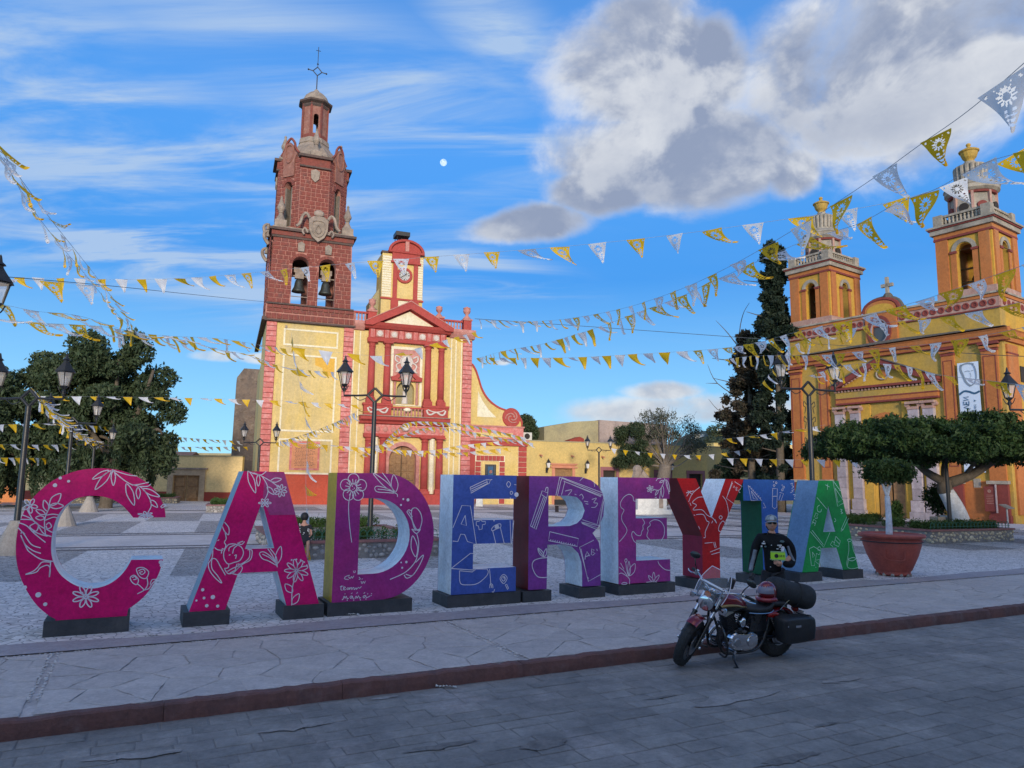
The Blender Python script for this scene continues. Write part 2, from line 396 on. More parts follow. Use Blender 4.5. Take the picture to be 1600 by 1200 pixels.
mat('wood_door', (.30, .17, .075), .75, (.19, .105, .05), 4, .8, .5, 20)
mat('terracotta', (.58, .25, .12), .85, (.50, .21, .10), 2, .6, .2, 20)
mat('dial_white', (.80, .79, .76), .5)
mat('black_paint', (.02, .02, .022), .45, (.03, .03, .032), 6, .5, .15, 40)
# church on the right
mat('b_yellow', (.54, .31, .042), .9, (.45, .26, .04), .8, .9, .35, 10, dirt=(.33, .24, .08), dscale=.5, damt=.7, streak=True)
mat('b_yellow_old', (.47, .29, .05), .9, (.37, .245, .065), .9, .9, .35, 10, dirt=(.22, .18, .10), dscale=.6, damt=.7, streak=True)
mat('b_orange', (.46, .155, .042), .9, (.38, .13, .038), .9, .9, .35, 12, dirt=(.33, .18, .085), dscale=.7, damt=.7, streak=True)
mat('b_maroon', (.21, .042, .035), .88, (.16, .036, .03), 1.2, .7, .3, 16)
mat('b_stone', (.39, .33, .35), .92, (.28, .24, .26), 1.3, .8, .5, 14, rnd=.22, dirt=(.60, .55, .56), dscale=1.6, damt=.5)
mat('b_rosestone', (.42, .26, .21), .92, (.33, .18, .15), 2, .8, .5, 14, dirt=(.55, .45, .40), dscale=1.6, damt=.5)
mat('b_grey', (.38, .33, .27), .95, (.22, .20, .17), 1.4, .9, .6, 10, dirt=(.12, .105, .09), dscale=1.2, damt=.6)
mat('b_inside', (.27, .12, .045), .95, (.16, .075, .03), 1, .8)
mat('soot', (.09, .085, .08), .95, (.14, .12, .10), 2, .8, .6, 10)
mat('banner_cloth', (.58, .66, .78), .7, (.52, .61, .75), 1, .5)
mat('banner_blue', (.03, .10, .19), .7)
mat('banner_grey', (.22, .27, .34), .7)
mat('banner_sky', (.10, .32, .60), .7)
glass_mat('window_dark', (.06, .065, .07), .35, 1.0)
# low buildings
mat('c_yellow', (.60, .43, .15), .92, (.50, .37, .14), .5, .9, .3, 10, dirt=(.36, .32, .20), dscale=.4, damt=.65, streak=True)
mat('c_pale', (.74, .56, .27), .92, (.68, .51, .25), .5, .8, .3, 10, dirt=(.62, .48, .24), dscale=.5, damt=.5, streak=True)
mat('c_olive', (.38, .33, .19), .95, (.28, .25, .16), .6, .9, .3, 8, dirt=(.20, .18, .14), dscale=.5, damt=.6, streak=True)
mat('c_pinkwall', (.42, .33, .30), .95, (.26, .21, .20), .5, .9, .4, 8, dirt=(.19, .155, .15), dscale=.8, damt=.7, streak=True)
mat('c_orange', (.58, .21, .07), .92, (.50, .18, .06), .5, .8, .3, 10, dirt=(.40, .17, .08), dscale=.5, damt=.5)
mat('c_dado', (.30, .05, .035), .9)
mat('plum_frame', (.30, .12, .13), .85)
mat('salmon_frame', (.60, .25, .15), .85)
mat('roof_tile', (.42, .22, .15), .9, (.30, .17, .13), 2, .8, .6, 10)
mat('ac_white', (.62, .60, .55), .6)
# letters
def paint(n, c, c2=None, a=.35): return mat(n, c, .42, c2 or tuple(x * .82 for x in c), 1.2, a, .04, 90, coat=.06, spec=.25, dirt=tuple(x * .45 + .05 for x in c), dscale=2.2, damt=.20, dlo=.52, dhi=.8, streak=True)
paint('letter_magenta', (.62, .004, .125), (.66, .006, .16), .8)
paint('letter_magenta_light', (.42, .06, .21))
paint('letter_violet', (.38, .028, .19), (.31, .03, .21), .9)
paint('letter_blue', (.05, .10, .38), (.07, .12, .42), .8)
paint('letter_purple', (.18, .05, .27), (.23, .045, .28), .9)
paint('letter_plum', (.26, .04, .23), (.42, .04, .24), .95)
paint('letter_red', (.50, .012, .015), (.40, .014, .02), .8)
paint('letter_azure', (.035, .13, .42), (.03, .10, .36), .8)
paint('letter_green', (.01, .32, .07), (.008, .23, .055), .9)
paint('side_white', (.74, .80, .84), (.62, .72, .80), .8)
paint('side_steel', (.26, .42, .54), (.18, .34, .48), .9)
paint('side_blue', (.15, .26, .42), (.13, .24, .40), .6)
paint('side_olive', (.58, .40, .025), (.46, .34, .03), .7)
paint('side_maroon', (.14, .012, .015), (.18, .016, .02), .8)
paint('side_crimson', (.28, .012, .05), (.22, .010, .04), .7)
paint('side_darkgreen', (.008, .10, .045), (.006, .08, .04), .6)
mat('letter_base', (.03, .034, .04), .6, (.05, .052, .058), 3, .8, .3, 40, dirt=(.10, .095, .09), dscale=2.5, damt=.5)
mat('line_white', (.78, .74, .82), .5)
mat('line_mint', (.55, .86, .72), .5)
# street furniture, pots
mat('iron_black', (.012, .013, .015), .42, (.02, .02, .022), 8, .5, .15, 60)
glass_mat('lantern_glass', (.75, .70, .66), .12, .38)
mat('lantern_glow', (.8, .78, .74), .5)
mat('pot_red', (.38, .075, .05), .6, (.28, .058, .044), 2.5, .8, .25, 20, dirt=(.34, .12, .10), dscale=2, damt=.4)
mat('pot_soil', (.30, .25, .2), .95)
mat('limewash', (.66, .68, .72), .85, (.50, .53, .57), 5, .8, .5, 20)
mat('bark', (.13, .105, .08), .95, (.08, .065, .05), 5, .8, .9, 14)
mat('door_stone', (.44, .33, .22), .95, (.34, .25, .17), 3, .8, .4, 16)
mat('a_brown', (.30, .135, .105), .92, (.21, .09, .07), 3, .8, .5, 16, dirt=(.40, .26, .21), dscale=2, damt=.5)
mat('bark_pale', (.21, .175, .145), .95, (.13, .11, .09), 6, .8, .6, 16)
mat('river_stone', (.42, .39, .36), .85, (.26, .24, .23), 4, .8, .3, 20, rnd=.35)
mat('river_stone_warm', (.58, .50, .34), .85, (.40, .33, .24), 4, .8, .3, 20, rnd=.35)
mat('planter_mortar', (.24, .225, .21), .95, (.17, .16, .15), 3, .8, .6, 20)
mat('planter_coping', (.27, .13, .12), .9, (.20, .10, .10), 2, .8, .4, 20)
mat('fence_green', (.02, .11, .075), .6)
mat('concrete_cone', (.32, .285, .25), .95, (.28, .26, .235), 2, .8, .6, 15)
mat('pale_marble', (.62, .62, .60), .8, (.48, .49, .48), 2, .8, .4, 14)
def leaf_mat(name, ca, cb, cc):
    m = bpy.data.materials.new(name); m.use_nodes = True; t = NT(m.node_tree); b = m.node_tree.nodes['Principled BSDF']
    geo = t.n('ShaderNodeNewGeometry'); W = geo.outputs['Position']
    f = t.ramp(t.noise(W, 1.3, 3, .6), .35, .66); g = t.math('FRACT', t.math('MULTIPLY', geo.outputs['Random Per Island'], 7.3))
    c = t.mix(f, ca, cb); c = t.mix(t.math('MULTIPLY', g, .5), c, cc)
    t.l(c, b.inputs['Base Color']); b.inputs['Roughness'].default_value = .6; b.inputs['Specular IOR Level'].default_value = .25
    tr = t.n('ShaderNodeBsdfTranslucent'); t.l(c, tr.inputs[0]); mx = t.n('ShaderNodeMixShader'); mx.inputs[0].default_value = .22
    out = [n for n in m.node_tree.nodes if n.type == 'OUTPUT_MATERIAL'][0]
    t.l(b.outputs[0], mx.inputs[1]); t.l(tr.outputs[0], mx.inputs[2]); t.l(mx.outputs[0], out.inputs[0]); MATS[name] = m
leaf_mat('leaf_laurel', (.018, .045, .013), (.034, .072, .018), (.066, .095, .028))
leaf_mat('leaf_pepper', (.028, .052, .026), (.055, .085, .038), (.10, .125, .065))
leaf_mat('leaf_cypress', (.016, .030, .020), (.022, .038, .022), (.036, .048, .030))
leaf_mat('leaf_dry', (.085, .085, .06), (.12, .12, .08), (.065, .09, .045))
leaf_mat('leaf_rust', (.050, .038, .026), (.070, .048, .032), (.035, .045, .025))
leaf_mat('leaf_hedge', (.040, .090, .022), (.070, .13, .030), (.10, .16, .05))
leaf_mat('leaf_hill', (.045, .070, .040), (.07, .09, .055), (.09, .10, .06))
# bunting
def flag_mat(name, c, tr):
    m = bpy.data.materials.new(name); m.use_nodes = True; t = NT(m.node_tree); b = m.node_tree.nodes['Principled BSDF']
    b.inputs['Base Color'].default_value = (*c, 1); b.inputs['Roughness'].default_value = .45
    q = t.n('ShaderNodeBsdfTranslucent'); q.inputs[0].default_value = (*c, 1); mx = t.n('ShaderNodeMixShader'); mx.inputs[0].default_value = tr
    out = [n for n in m.node_tree.nodes if n.type == 'OUTPUT_MATERIAL'][0]
    t.l(b.outputs[0], mx.inputs[1]); t.l(q.outputs[0], mx.inputs[2]); t.l(mx.outputs[0], out.inputs[0]); MATS[name] = m
flag_mat('pennant_gold', (.80, .50, .015), .42)
flag_mat('pennant_white', (.76, .77, .80), .45)
mat('string', (.30, .33, .38), .8)
mat('wire', (.05, .06, .075), .6)
# motorbike, person, cars
mat('chrome', (.72, .74, .78), .14, metal=1.0)
mat('chrome_dull', (.5, .52, .55), .3, metal=1.0)
mat('rubber', (.014, .016, .018), .75, (.022, .024, .026), 10, .6, .3, 60)
mat('bike_black', (.010, .011, .013), .28, coat=.4)
mat('bike_crimson', (.24, .012, .022), .2, coat=.8, metal=.3)
mat('bike_gold', (.44, .31, .12), .3, metal=.4, coat=.5)
mat('leather_black', (.013, .014, .017), .5, (.02, .022, .026), 8, .6, .3, 90)
mat('bag_cloth', (.018, .021, .024), .85, (.03, .034, .038), 4, .7, .4, 60)
mat('lamp_red', (.30, .012, .01), .25)
mat('lamp_amber', (.62, .16, .03), .3)
glass_mat('screen_clear', (.55, .62, .70), .08, .15)
glass_mat('lens_clear', (.16, .18, .21), .08, .6)
glass_mat('visor_glass', (.20, .20, .26), .08, .92)
mat('skin', (.58, .29, .19), .6, (.50, .24, .15), 20, .4)
mat('jacket_black', (.006, .0065, .008), .75, (.010, .011, .013), 5, .6, .5, 30, spec=.2)
mat('sleeve_grey', (.20, .23, .27), .75, (.10, .115, .135), 9, .8, .4, 60)
mat('jeans_black', (.02, .022, .028), .85)
mat('cap_grey', (.30, .36, .40), .8, (.09, .10, .11), 24, .9)
mat('patch_white', (.62, .62, .62), .7)
mat('patch_teal', (.10, .16, .17), .7)
mat('sign_lime', (.42, .78, .04), .5)
mat('sign_band', (.30, .45, .22), .5)
mat('ink', (.015, .015, .018), .6)
mat('hair_black', (.012, .011, .011), .6)
mat('dress_black', (.02, .02, .022), .8)
mat('dress_floral', (.6, .58, .55), .8)
mat('car_dark', (.02, .024, .03), .3, coat=.5)
mat('car_silver', (.35, .38, .42), .3, metal=.4, coat=.5)
mat('car_blue', (.04, .07, .14), .3, coat=.5)
glass_mat('car_glass', (.09, .11, .13), .06, 1.0)
mat('litter_white', (.65, .64, .60), .8)
mat('moon_pale', (.72, .76, .84), .9)

# frames of reference of the place
def frame(ox, oy, ang):
    """plan frame: X runs along a wall (ang degrees clockwise from +Y), Y into it"""
    e = Vector((math.sin(RA(ang)), math.cos(RA(ang)), 0)); return Vector((ox, oy, 0)), e, math.atan2(e.y, e.x)
A_O, A_E, A_RZ = frame(-12.96, 64.91, 68.775)
B_O, B_E, B_RZ = frame(23.86, 52.56, 180 - 34.84)
L_O, L_E, L_RZ = frame(-6.56, 10.60, 63.015)
def nrm(e): return Vector((-e.y, e.x, 0))
def inA(x, y, z=0.0): p = A_O + A_E * x + nrm(A_E) * y; return (p.x, p.y, z)
def inB(x, y, z=0.0): p = B_O + B_E * x + nrm(B_E) * y; return (p.x, p.y, z)
def inL(x, y, z=0.0): p = L_O + L_E * x + nrm(L_E) * y; return (p.x, p.y, z)
def sight(px, py): return FW + CR * ((px - 800) / FPX) + CU * ((600 - py) / FPX)
def at(px, py, depth): d = sight(px, py); return EYE + d * (depth / d.y)
def on_ground(px, py, z=0.0): d = sight(px, py); return EYE + d * ((z - CAM_H) / d.z)
def face_xz(px, py, y=0.0):
    """where a mark seen in the photograph lies on the letters' common front plane"""
    d = sight(px, py); n = nrm(L_E); t = ((L_O + n * y - EYE).dot(n)) / d.dot(n); q = EYE + d * t - L_O; return (q.dot(L_E), q.z)

# ------------------------------------------------------------------ ground
def sheet(name, poly, z, m, parent=None, kind='structure', thick=0.0):
    b = MB()
    if thick: b.prism(poly, [], z - thick, z, plane='xy')
    else:
        b.add([(p[0], p[1], z) for p in poly], [tuple(range(len(poly)))])
    return b.build(name, M[m], parent, kind=kind)
sheet('terrain', [(-2500, -400), (2500, -400), (2500, 3000), (-2500, 3000)], -1.35, 'terrain')
def Lp(*uv): return [inL(u, v)[:2] for u, v in uv]
V_KERB = -4.02
sheet('road', Lp((-60, -40), (90, -40), (90, V_KERB + .1), (-60, V_KERB + .1)), -.1615, 'mortar_grey', thick=1.2)
plaza_poly = Lp((-30, -0.42), (90, -0.42)) + [inA(110, 40)[:2], inA(-26.5, 12)[:2], (-33.8, 53.5), (-30.5, 44.1), (-27.5, 34)]
sheet('plaza', plaza_poly, 0.0, 'cobble', thick=1.4)
sheet('pavement', Lp((-40, V_KERB + .1), (90, V_KERB + .1), (90, -.42), (-40, -.42)), -0.012, 'flag_joint', thick=1.0)
pav = bpy.data.objects['pavement']; road = bpy.data.objects['road']; plaza = bpy.data.objects['plaza']
# smooth band at the foot of the letters, with a wandering edge towards the cobbles
edge = [(u * 1.5 - 30, -0.36 + 0.22 * math.sin(u * 1.7) * math.sin(u * .61 + 1) - 0.05 * random.random()) for u in range(0, 81)]
sheet('concrete_band', [inL(-30, -1.04)[:2], inL(90, -1.04)[:2]] + [inL(u, v)[:2] for u, v in reversed(edge)], 0.006, 'smooth_concrete', kind='structure')
# row of small white pebbles between band and flags, and two cross joints
b = MB(); random.seed(3)
u = -3.0
while u < 26:
    if random.random() < .8:
        p = inL(u, -1.10 + random.uniform(-.012, .012)); b.ball((p[0], p[1], -.001), .016, 5, 4, (1.2, .8, .5))
    u += random.uniform(.03, .06)
for u0, v0, v1 in ((.25, -3.35, -1.12), (5.65, -3.7, -1.12), (13.4, -3.8, -1.12)):
    v = v0
    while v < v1:
        for k in (-.04, .04):
            p = inL(u0 + k + random.uniform(-.016, .016), v + random.uniform(-.02, .02)); b.ball((p[0], p[1], .002), random.uniform(.014, .024), 6, 4, (1, .8, .4))
        v += random.uniform(.05, .08)
b.build('pebble_row', M['pebble_white'], pav, kind='stuff')
# irregular flagstones: cells of a scattered point set
def clip_cell(c, others, bounds):
    x0, y0, x1, y1 = bounds; poly = [(x0, y0), (x1, y0), (x1, y1), (x0, y1)]
    for q in others:
        mx, my = (c[0] + q[0]) / 2, (c[1] + q[1]) / 2; nx, ny = q[0] - c[0], q[1] - c[1]; out = []
        for i in range(len(poly)):
            a, d = poly[i], poly[(i + 1) % len(poly)]
            sa = (a[0] - mx) * nx + (a[1] - my) * ny; sb = (d[0] - mx) * nx + (d[1] - my) * ny
            if sa <= 0: out.append(a)
            if (sa < 0 < sb) or (sb < 0 < sa):
                t = sa / (sa - sb); out.append((a[0] + (d[0] - a[0]) * t, a[1] + (d[1] - a[1]) * t))
        poly = out
        if not poly: return []
    return poly
def slab_piece(poly, inset, thick, z0, jit=0.0):
    if jit:
        q_ = []
        for i, p in enumerate(poly):
            r_ = poly[(i + 1) % len(poly)]; l_ = math.hypot(r_[0] - p[0], r_[1] - p[1]); n_ = max(1, int(l_ / .13)); nx, ny = -(r_[1] - p[1]) / (l_ + 1e-9), (r_[0] - p[0]) / (l_ + 1e-9)
            for k in range(n_):
                t_ = k / n_; j_ = random.uniform(-jit, jit) if k else 0; q_.append((p[0] + (r_[0] - p[0]) * t_ + nx * j_, p[1] + (r_[1] - p[1]) * t_ + ny * j_))
        poly = q_
    cx = sum(p[0] for p in poly) / len(poly); cy = sum(p[1] for p in poly) / len(poly)
    def sh(p, d):
        l = math.hypot(p[0] - cx, p[1] - cy); k = max(0.2, (l - d) / l); return (cx + (p[0] - cx) * k, cy + (p[1] - cy) * k)
    a = [sh(p, inset) for p in poly]; c = [sh(p, inset + .012) for p in poly]; n = len(poly)
    vs = [(p[0] - cx, p[1] - cy, z0) for p in a] + [(p[0] - cx, p[1] - cy, z0 + thick - .004) for p in a] + [(p[0] - cx, p[1] - cy, z0 + thick) for p in c]
    fs = [(i, (i + 1) % n, n + (i + 1) % n, n + i) for i in range(n)] + [(n + i, n + (i + 1) % n, 2 * n + (i + 1) % n, 2 * n + i) for i in range(n)] + [tuple(range(2 * n, 3 * n))]
    return (cx, cy), vs, fs
random.seed(11)
for (ua, ub) in ((-6.5, .2), (.3, 5.6), (5.7, 13.35), (13.45, 27)):
    pts = []
    while len(pts) < (ub - ua) * 2.75 * 2.9:
        p = (random.uniform(ua, ub), random.uniform(V_KERB + .2, -1.13))
        if all((p[0] - q[0]) ** 2 + (p[1] - q[1]) ** 2 > .33 ** 2 for q in pts) or random.random() < .03: pts.append(p)
    for c in pts:
        near = sorted((q for q in pts if q is not c), key=lambda q: (q[0] - c[0]) ** 2 + (q[1] - c[1]) ** 2)[:16]
        poly = clip_cell(c, near, (ua, V_KERB + .17, ub, -1.13))
        if len(poly) < 3: continue
        poly = [inL(*p)[:2] for p in poly]
        (cx, cy), vs, fs = slab_piece(poly, random.uniform(.003, .012), random.uniform(.004, .008), 0.0, .012)
        me = bpy.data.meshes.new('flagstone'); me.from_pydata(vs, [], fs); me.materials.append(M['flagstone']); me.update()
        inst('flagstone', me, pav, (cx, cy, -.006))
# kerb: red painted stones end to end
kme = None
u = -8.0
while u < 40:
    ln = random.uniform(1.8, 3.4); b = MB(); b.M = Matrix.Rotation(L_RZ, 4, 'Z')
    n = 18; prof_z = [(-.02, -.19), (-.012, -.09), (.004, -.012), (.03, .004), (.135, .006), (.14, -.19)]
    rows = []
    for i in range(n + 1):
        x = (ln - .004) * i / n; j = random.uniform(-.012, .012); k = random.uniform(-.012, .008)
        rows += [(x, y + j, z + (k if z > -.05 else 0)) for y, z in prof_z]
    m_ = len(prof_z); fs = [(i * m_ + q, (i + 1) * m_ + q, (i + 1) * m_ + q + 1, i * m_ + q + 1) for i in range(n) for q in range(m_ - 1)] + [tuple(range(m_)), tuple(range(n * m_, n * m_ + m_))]
    b.add(rows, fs); p = inL(u, V_KERB)
    b.build('kerbstone', M['kerb_red'], pav, loc=(p[0], p[1], 0)); u += ln
# road pavers in courses parallel to the kerb; the nearest 300 singly, the rest as one part
random.seed(5); cand = []
v = V_KERB - .06; row = 0
while v > -12.5:
    h = random.uniform(.20, .29); u = -9 + random.uniform(0, .5)
    while u < 34:
        w_ = random.uniform(.32, .66); cand.append((u, u + w_ - .009, v - h + .008, v, random.uniform(-.003, .004))); u += w_
    v -= h
def seen(c):
    p = inL((c[0] + c[1]) / 2, (c[2] + c[3]) / 2, -.16); q = Vector(p) - EYE; d = q.dot(FW)
    if d < .5: return -1
    x, y = q.dot(CR) / d, q.dot(CU) / d
    return 1 / (d * d) if abs(x) < .78 and abs(y) < .60 else -1 / (d * d) - 1
cand.sort(key=seen, reverse=True)
rest = MB()
for k, (u0, u1, v0, v1, dz) in enumerate(cand):
    poly = [(u0 + random.uniform(-.008, .008), v0 + random.uniform(-.006, .006)), (u1 + random.uniform(-.008, .008), v0 + random.uniform(-.006, .006)), (u1 + random.uniform(-.008, .008), v1), (u0, v1 + random.uniform(-.006, .006))]
    if random.random() < .12:                                   # chipped corner
        q = poly[2]; poly[2:3] = [(q[0], q[1] - .07), (q[0] - .09, q[1])]
    poly = [inL(*p)[:2] for p in poly]
    (cx, cy), vs, fs = slab_piece(poly, .002, .030 + dz, 0.0, .006 if k < 298 else 0)
    if k < 298 and seen(cand[k]) > 0:
        me = bpy.data.meshes.new('paving_block'); me.from_pydata(vs, [], fs); me.materials.append(M['road_stone']); me.update()
        inst('paving_block', me, road, (cx, cy, -.186))
    else: rest.add([(x + cx, y + cy, z - .186) for x, y, z in vs], fs)
rest.build('paving_blocks', M['road_stone'], road, kind='stuff')
sheet('gutter', Lp((-40, V_KERB - .42), (90, V_KERB - .30), (90, V_KERB - .02), (-40, V_KERB - .02)), -.151, 'mortar_grey', kind='structure')
bpy.data.objects.remove(bpy.data.objects['gutter'])
# pattern of the plaza, laid out square to the church on the left
def pslab(name, x0, x1, y0, y1, z, m): return sheet(name, [inA(x0, y0)[:2], inA(x1, y0)[:2], inA(x1, y1)[:2], inA(x0, y1)[:2]], z, m)
pslab('walkway', -26, 62, -38.3, -33.6, .004, 'band_grey')
pslab('walkway', -26, 62, -15.5, -12.0, .004, 'band_grey')
for y in (-38.55, -33.5, -32.6, -39.4, -15.8, -11.8, -11.2):
    pslab('step_line', -26, 62, y - .14, y + .14, .009, 'step_dark')
for y in (-33.05, -38.95): pslab('step_line', -26, 62, y - .16, y + .16, .009, 'cobble_light')
k = 0
for (y0, y1) in ((-32.3, -24.2), (-24.0, -16.2), (-46.5, -39.6), (-55, -47), (-11, -5)):
    x = -25.5 + (k % 2) * 2.6
    while x < 60:
        v_ = (Vector(inA(x + 5.2, y0)) - L_O).dot(nrm(L_E))
        if v_ < 1.2: x += 5.2; continue
        pslab('cobble_panel', x, x + 2.5, y0, y1, .004, 'cobble_light'); pslab('cobble_panel', x + 2.6, x + 5.1, y0, y1, .004, 'cobble_dark'); x += 5.2
    k += 1
sheet('church_step', [inB(-6, -5.5)[:2], inB(13, -5.5)[:2], inB(13, 0)[:2], inB(-6, 0)[:2]], .10, 'band_grey', thick=.2)
sheet('church_step', [inB(-8, -8)[:2], inB(15, -8)[:2], inB(15, -5.5)[:2], inB(-8, -5.5)[:2]], .04, 'cobble_dark', thick=.1)
for k in range(8): sheet('step_line', [inB(-9, -9 - k * 1.6)[:2], inB(14, -9 - k * 1.6)[:2], inB(14, -9.4 - k * 1.6)[:2], inB(-9, -9.4 - k * 1.6)[:2]], .013, 'step_dark' if k % 2 else 'cobble_light')

# ------------------------------------------------------------------ church on the left
chA = thing('church', 'pale yellow and red church with a tall red stone bell tower and a clock gable', 'church', A_O, A_RZ)
def urn(mb, x, y, z, s=1.0):
    mb.lathe((x, y, z), [(.34 * s, 0), (.34 * s, .12 * s), (.16 * s, .32 * s), (.12 * s, .44 * s), (.30 * s, .62 * s), (.34 * s, .80 * s), (.28 * s, .90 * s), (.34 * s, .98 * s), (.30 * s, 1.05 * s), (.10 * s, 1.12 * s), (0, 1.2 * s)], 12)
def pointed_finial(mb, x, y, z, h):
    s = h / 3.0
    mb.box(x - .5 * s, x + .5 * s, y - .5 * s, y + .5 * s, z, z + .62 * s)
    mb.lathe((x, y, z), [(.50 * s, .62 * s), (.46 * s, .72 * s), (.40 * s, .80 * s), (.22 * s, 1.15 * s), (.16 * s, 1.35 * s), (.24 * s, 1.42 * s), (.20 * s, 1.5 * s), (.34 * s, 1.72 * s), (.36 * s, 1.86 * s), (.24 * s, 2.2 * s), (.12 * s, 2.6 * s), (.10 * s, 2.75 * s), (.13 * s, 2.82 * s), (0, 3.0 * s)], 10)
def columns(name, m, xs, w, z0, z1, y, parent, base=.35, cap=.5, capname='capital', capm='a_red'):
    """engaged columns: square base, round shaft with a slight taper, moulded capital; one of each kind, meshes shared"""
    r = w / 2 * .92
    sh = MB(); sh.lathe((0, 0, 0), [(r, z0 + base), (r * 1.02, z0 + base + (z1 - z0) * .3), (r * .88, z1 - cap)], 14); ms = sh.mesh(name, M[m], True)
    bs = MB(); bs.box(-w * .6, w * .6, -w * .6, w * .6, z0, z0 + base * .6); bs.lathe((0, 0, 0), [(w * .58, z0 + base * .6), (w * .6, z0 + base * .75), (w * .5, z0 + base)], 14); mbs = bs.mesh('column_base', M[m])
    cp = MB(); cp.lathe((0, 0, 0), [(r * .92, z1 - cap), (r * 1.05, z1 - cap * .9), (r * .9, z1 - cap * .8), (r * .95, z1 - cap * .45), (r * 1.35, z1 - cap * .25)], 14); cp.box(-w * .64, w * .64, -w * .64, w * .64, z1 - cap * .28, z1); mc = cp.mesh(capname, M[capm])
    for x in xs:
        c = inst(name, ms, parent, (x, y, 0)); inst('column_base', mbs, c, (0, 0, 0)); inst(capname, mc, c, (0, 0, 0))
def build_church_a():
    T = chA
    # bodies
    MB().box(-8.95, -1.5, 0, 8.2, 0, 15.8).build('tower_shaft', M['a_yellow'], T)
    b = MB(); b.prism([(-1.5, 0), (9.75, 0), (9.75, 15.6), (-1.5, 15.6)], [arch_hole(3.35, 2.55, .05, 4.0), arch_hole(3.43, 1.66, 9.05, 10.35)], 0, .75); b.build('front_wall', M['a_yellow'], T)
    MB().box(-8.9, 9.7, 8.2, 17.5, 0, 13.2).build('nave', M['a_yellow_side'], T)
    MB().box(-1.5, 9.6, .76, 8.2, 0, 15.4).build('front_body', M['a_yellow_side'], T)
    # door
    d = MB().prism(arch_hole(3.35, 2.5, .05, 4.0), [], .45, .6).build('door', M['wood_door'], T)
    pm = MB().bev(-.26, .26, -.05, .02, -.3, .3, .05).mesh('door_panel', M['wood_door'])
    for i in range(4):
        for j in range(6):
            inst('door_panel', pm, d, (2.45 + i * .6 , .44, .5 + j * .68), scale=(.95, 1, .95)) if (j < 5 or i in (1, 2)) else None
    MB().box(3.33, 3.37, .40, .46, .05, 5.2).build('door_split', M['dark_inside'], d)
    MB().box(3.5, 4.45, .41, .46, .1, 2.15).build('open_wicket', M['dark_inside'], d)
    b = MB(); out = arch_hole(3.35, 3.15, .05, 4.05); b.prism(out, [arch_hole(3.35, 2.5, .0501, 4.0)], -.12, .5); b.build('door_surround', M['a_rose'], T)
    # lower order
    columns('column', 'a_red', (.18, 1.47, 5.32, 6.72), .74, .9, 6.05, -.28, T, .5, .45)
    for x0, x1 in ((-.35, 2.0), (4.85, 7.25)): MB().box(x0, x1, -.62, 0, 0, .9).build('column_plinth', M['a_red'], T)
    for x in (.82, 6.02): MB().lathe((x, -.1, 0), [(.28, .95), (.28, 5.95)], 10).build('niche_strip', M['a_cream'], T)
    MB().box(-.3, 7.2, -.42, 0, 6.05, 6.28).build('architrave', M['a_red'], T)
    MB().box(-.22, 7.12, -.34, 0, 6.28, 7.1).build('frieze', M['a_pink'], T)
    rs = MB().lathe((0, 0, 0), [(.0, -.10), (.14, -.09), (.24, -.05), (.27, 0)], 8, axis='y').mesh('rosette', M['a_rose'])
    for i in range(10): inst('rosette', rs, T, (.15 + i * .74, -.34, 6.68), scale=(1, 1, 1))
    b = MB(); b.prism([(0, 7.1), (-.45, 7.18), (-.55, 7.35), (-.95, 7.5), (-1.0, 7.74), (-.9, 7.8), (0, 7.8)], [], -.72, 7.48, plane='yz'); b.build('cornice', M['a_red'], T)
    MB().box(-.78, 7.54, -1.04, 0, 7.8, 7.86).build('ledge', M['grey_stone'], T)
    MB().lathe((3.43, -.5, 6.9), [(0, -.25), (.3, -.22), (.38, 0)], 12, axis='y').build('keystone_medallion', M['white_relief'], T)
    # balcony zone
    for x0, x1 in ((-.4, 2.05), (5.05, 7.35)):
        p = MB().box(x0, x1, -.62, 0, 7.87, 8.78).build('pedestal', M['a_red'], T)
        MB().box(x0 - .1, x1 + .1, -.72, 0, 8.78, 8.98).build('pedestal_cap', M['a_red'], p)
        cx = (x0 + x1) / 2; b = MB()
        b.tube([(cx - .9, -.66, 8.55), (cx - .75, -.66, 8.2), (cx - .45, -.66, 8.15), (cx, -.66, 8.38), (cx + .45, -.66, 8.15), (cx + .75, -.66, 8.2), (cx + .9, -.66, 8.55)], .085, 6, 4)
        b.tube([(cx - .8, -.66, 8.6), (cx - .3, -.66, 8.42), (cx + .3, -.66, 8.42), (cx + .8, -.66, 8.6)], .05, 6, 4); b.build('garland_relief', M['white_relief'], p)
    bal = MB().lathe((0, 0, 0), [(.09, 0), (.09, .06), (.05, .12), (.11, .32), (.05, .56), (.09, .66), (.09, .72)], 8).mesh('baluster', M['a_rose'], True)
    for i in range(9): inst('baluster', bal, T, (2.3 + i * .32, -.62, 7.86))
    MB().box(2.05, 5.05, -.72, -.5, 8.58, 8.72).build('balcony_rail', M['a_red'], T)
    MB().ball((3.5, -.66, 8.5), .3, 8, 6, (1.2, .5, .6)).build('rail_ornament', M['a_cream'], T)
    # upper order
    columns('column', 'a_red', (.2, 1.62, 5.42, 6.7), .68, 9.0, 14.65, -.2, T, .6, .55)
    # centre panel with niche
    b = MB(); b.prism([(1.98, 8.9), (4.92, 8.9), (4.92, 14.35), (1.98, 14.35)], [[(2.2, 9.0), (4.7, 9.0), (4.7, 14.1), (2.2, 14.1)]], -.10, 0); b.build('white_surround', M['a_cream'], T)
    b = MB(); b.prism([(2.2, 11.4), (4.7, 11.4), (4.7, 14.1), (2.2, 14.1)], [], -.06, 0); b.build('relief_panel', M['a_rose'], T)
    b = MB(); b.lathe((3.43, -.1, 13.0), [(0, -.12), (.25, -.12), (.48, -.02), (.55, -.08), (.62, 0)], 14, axis='y')
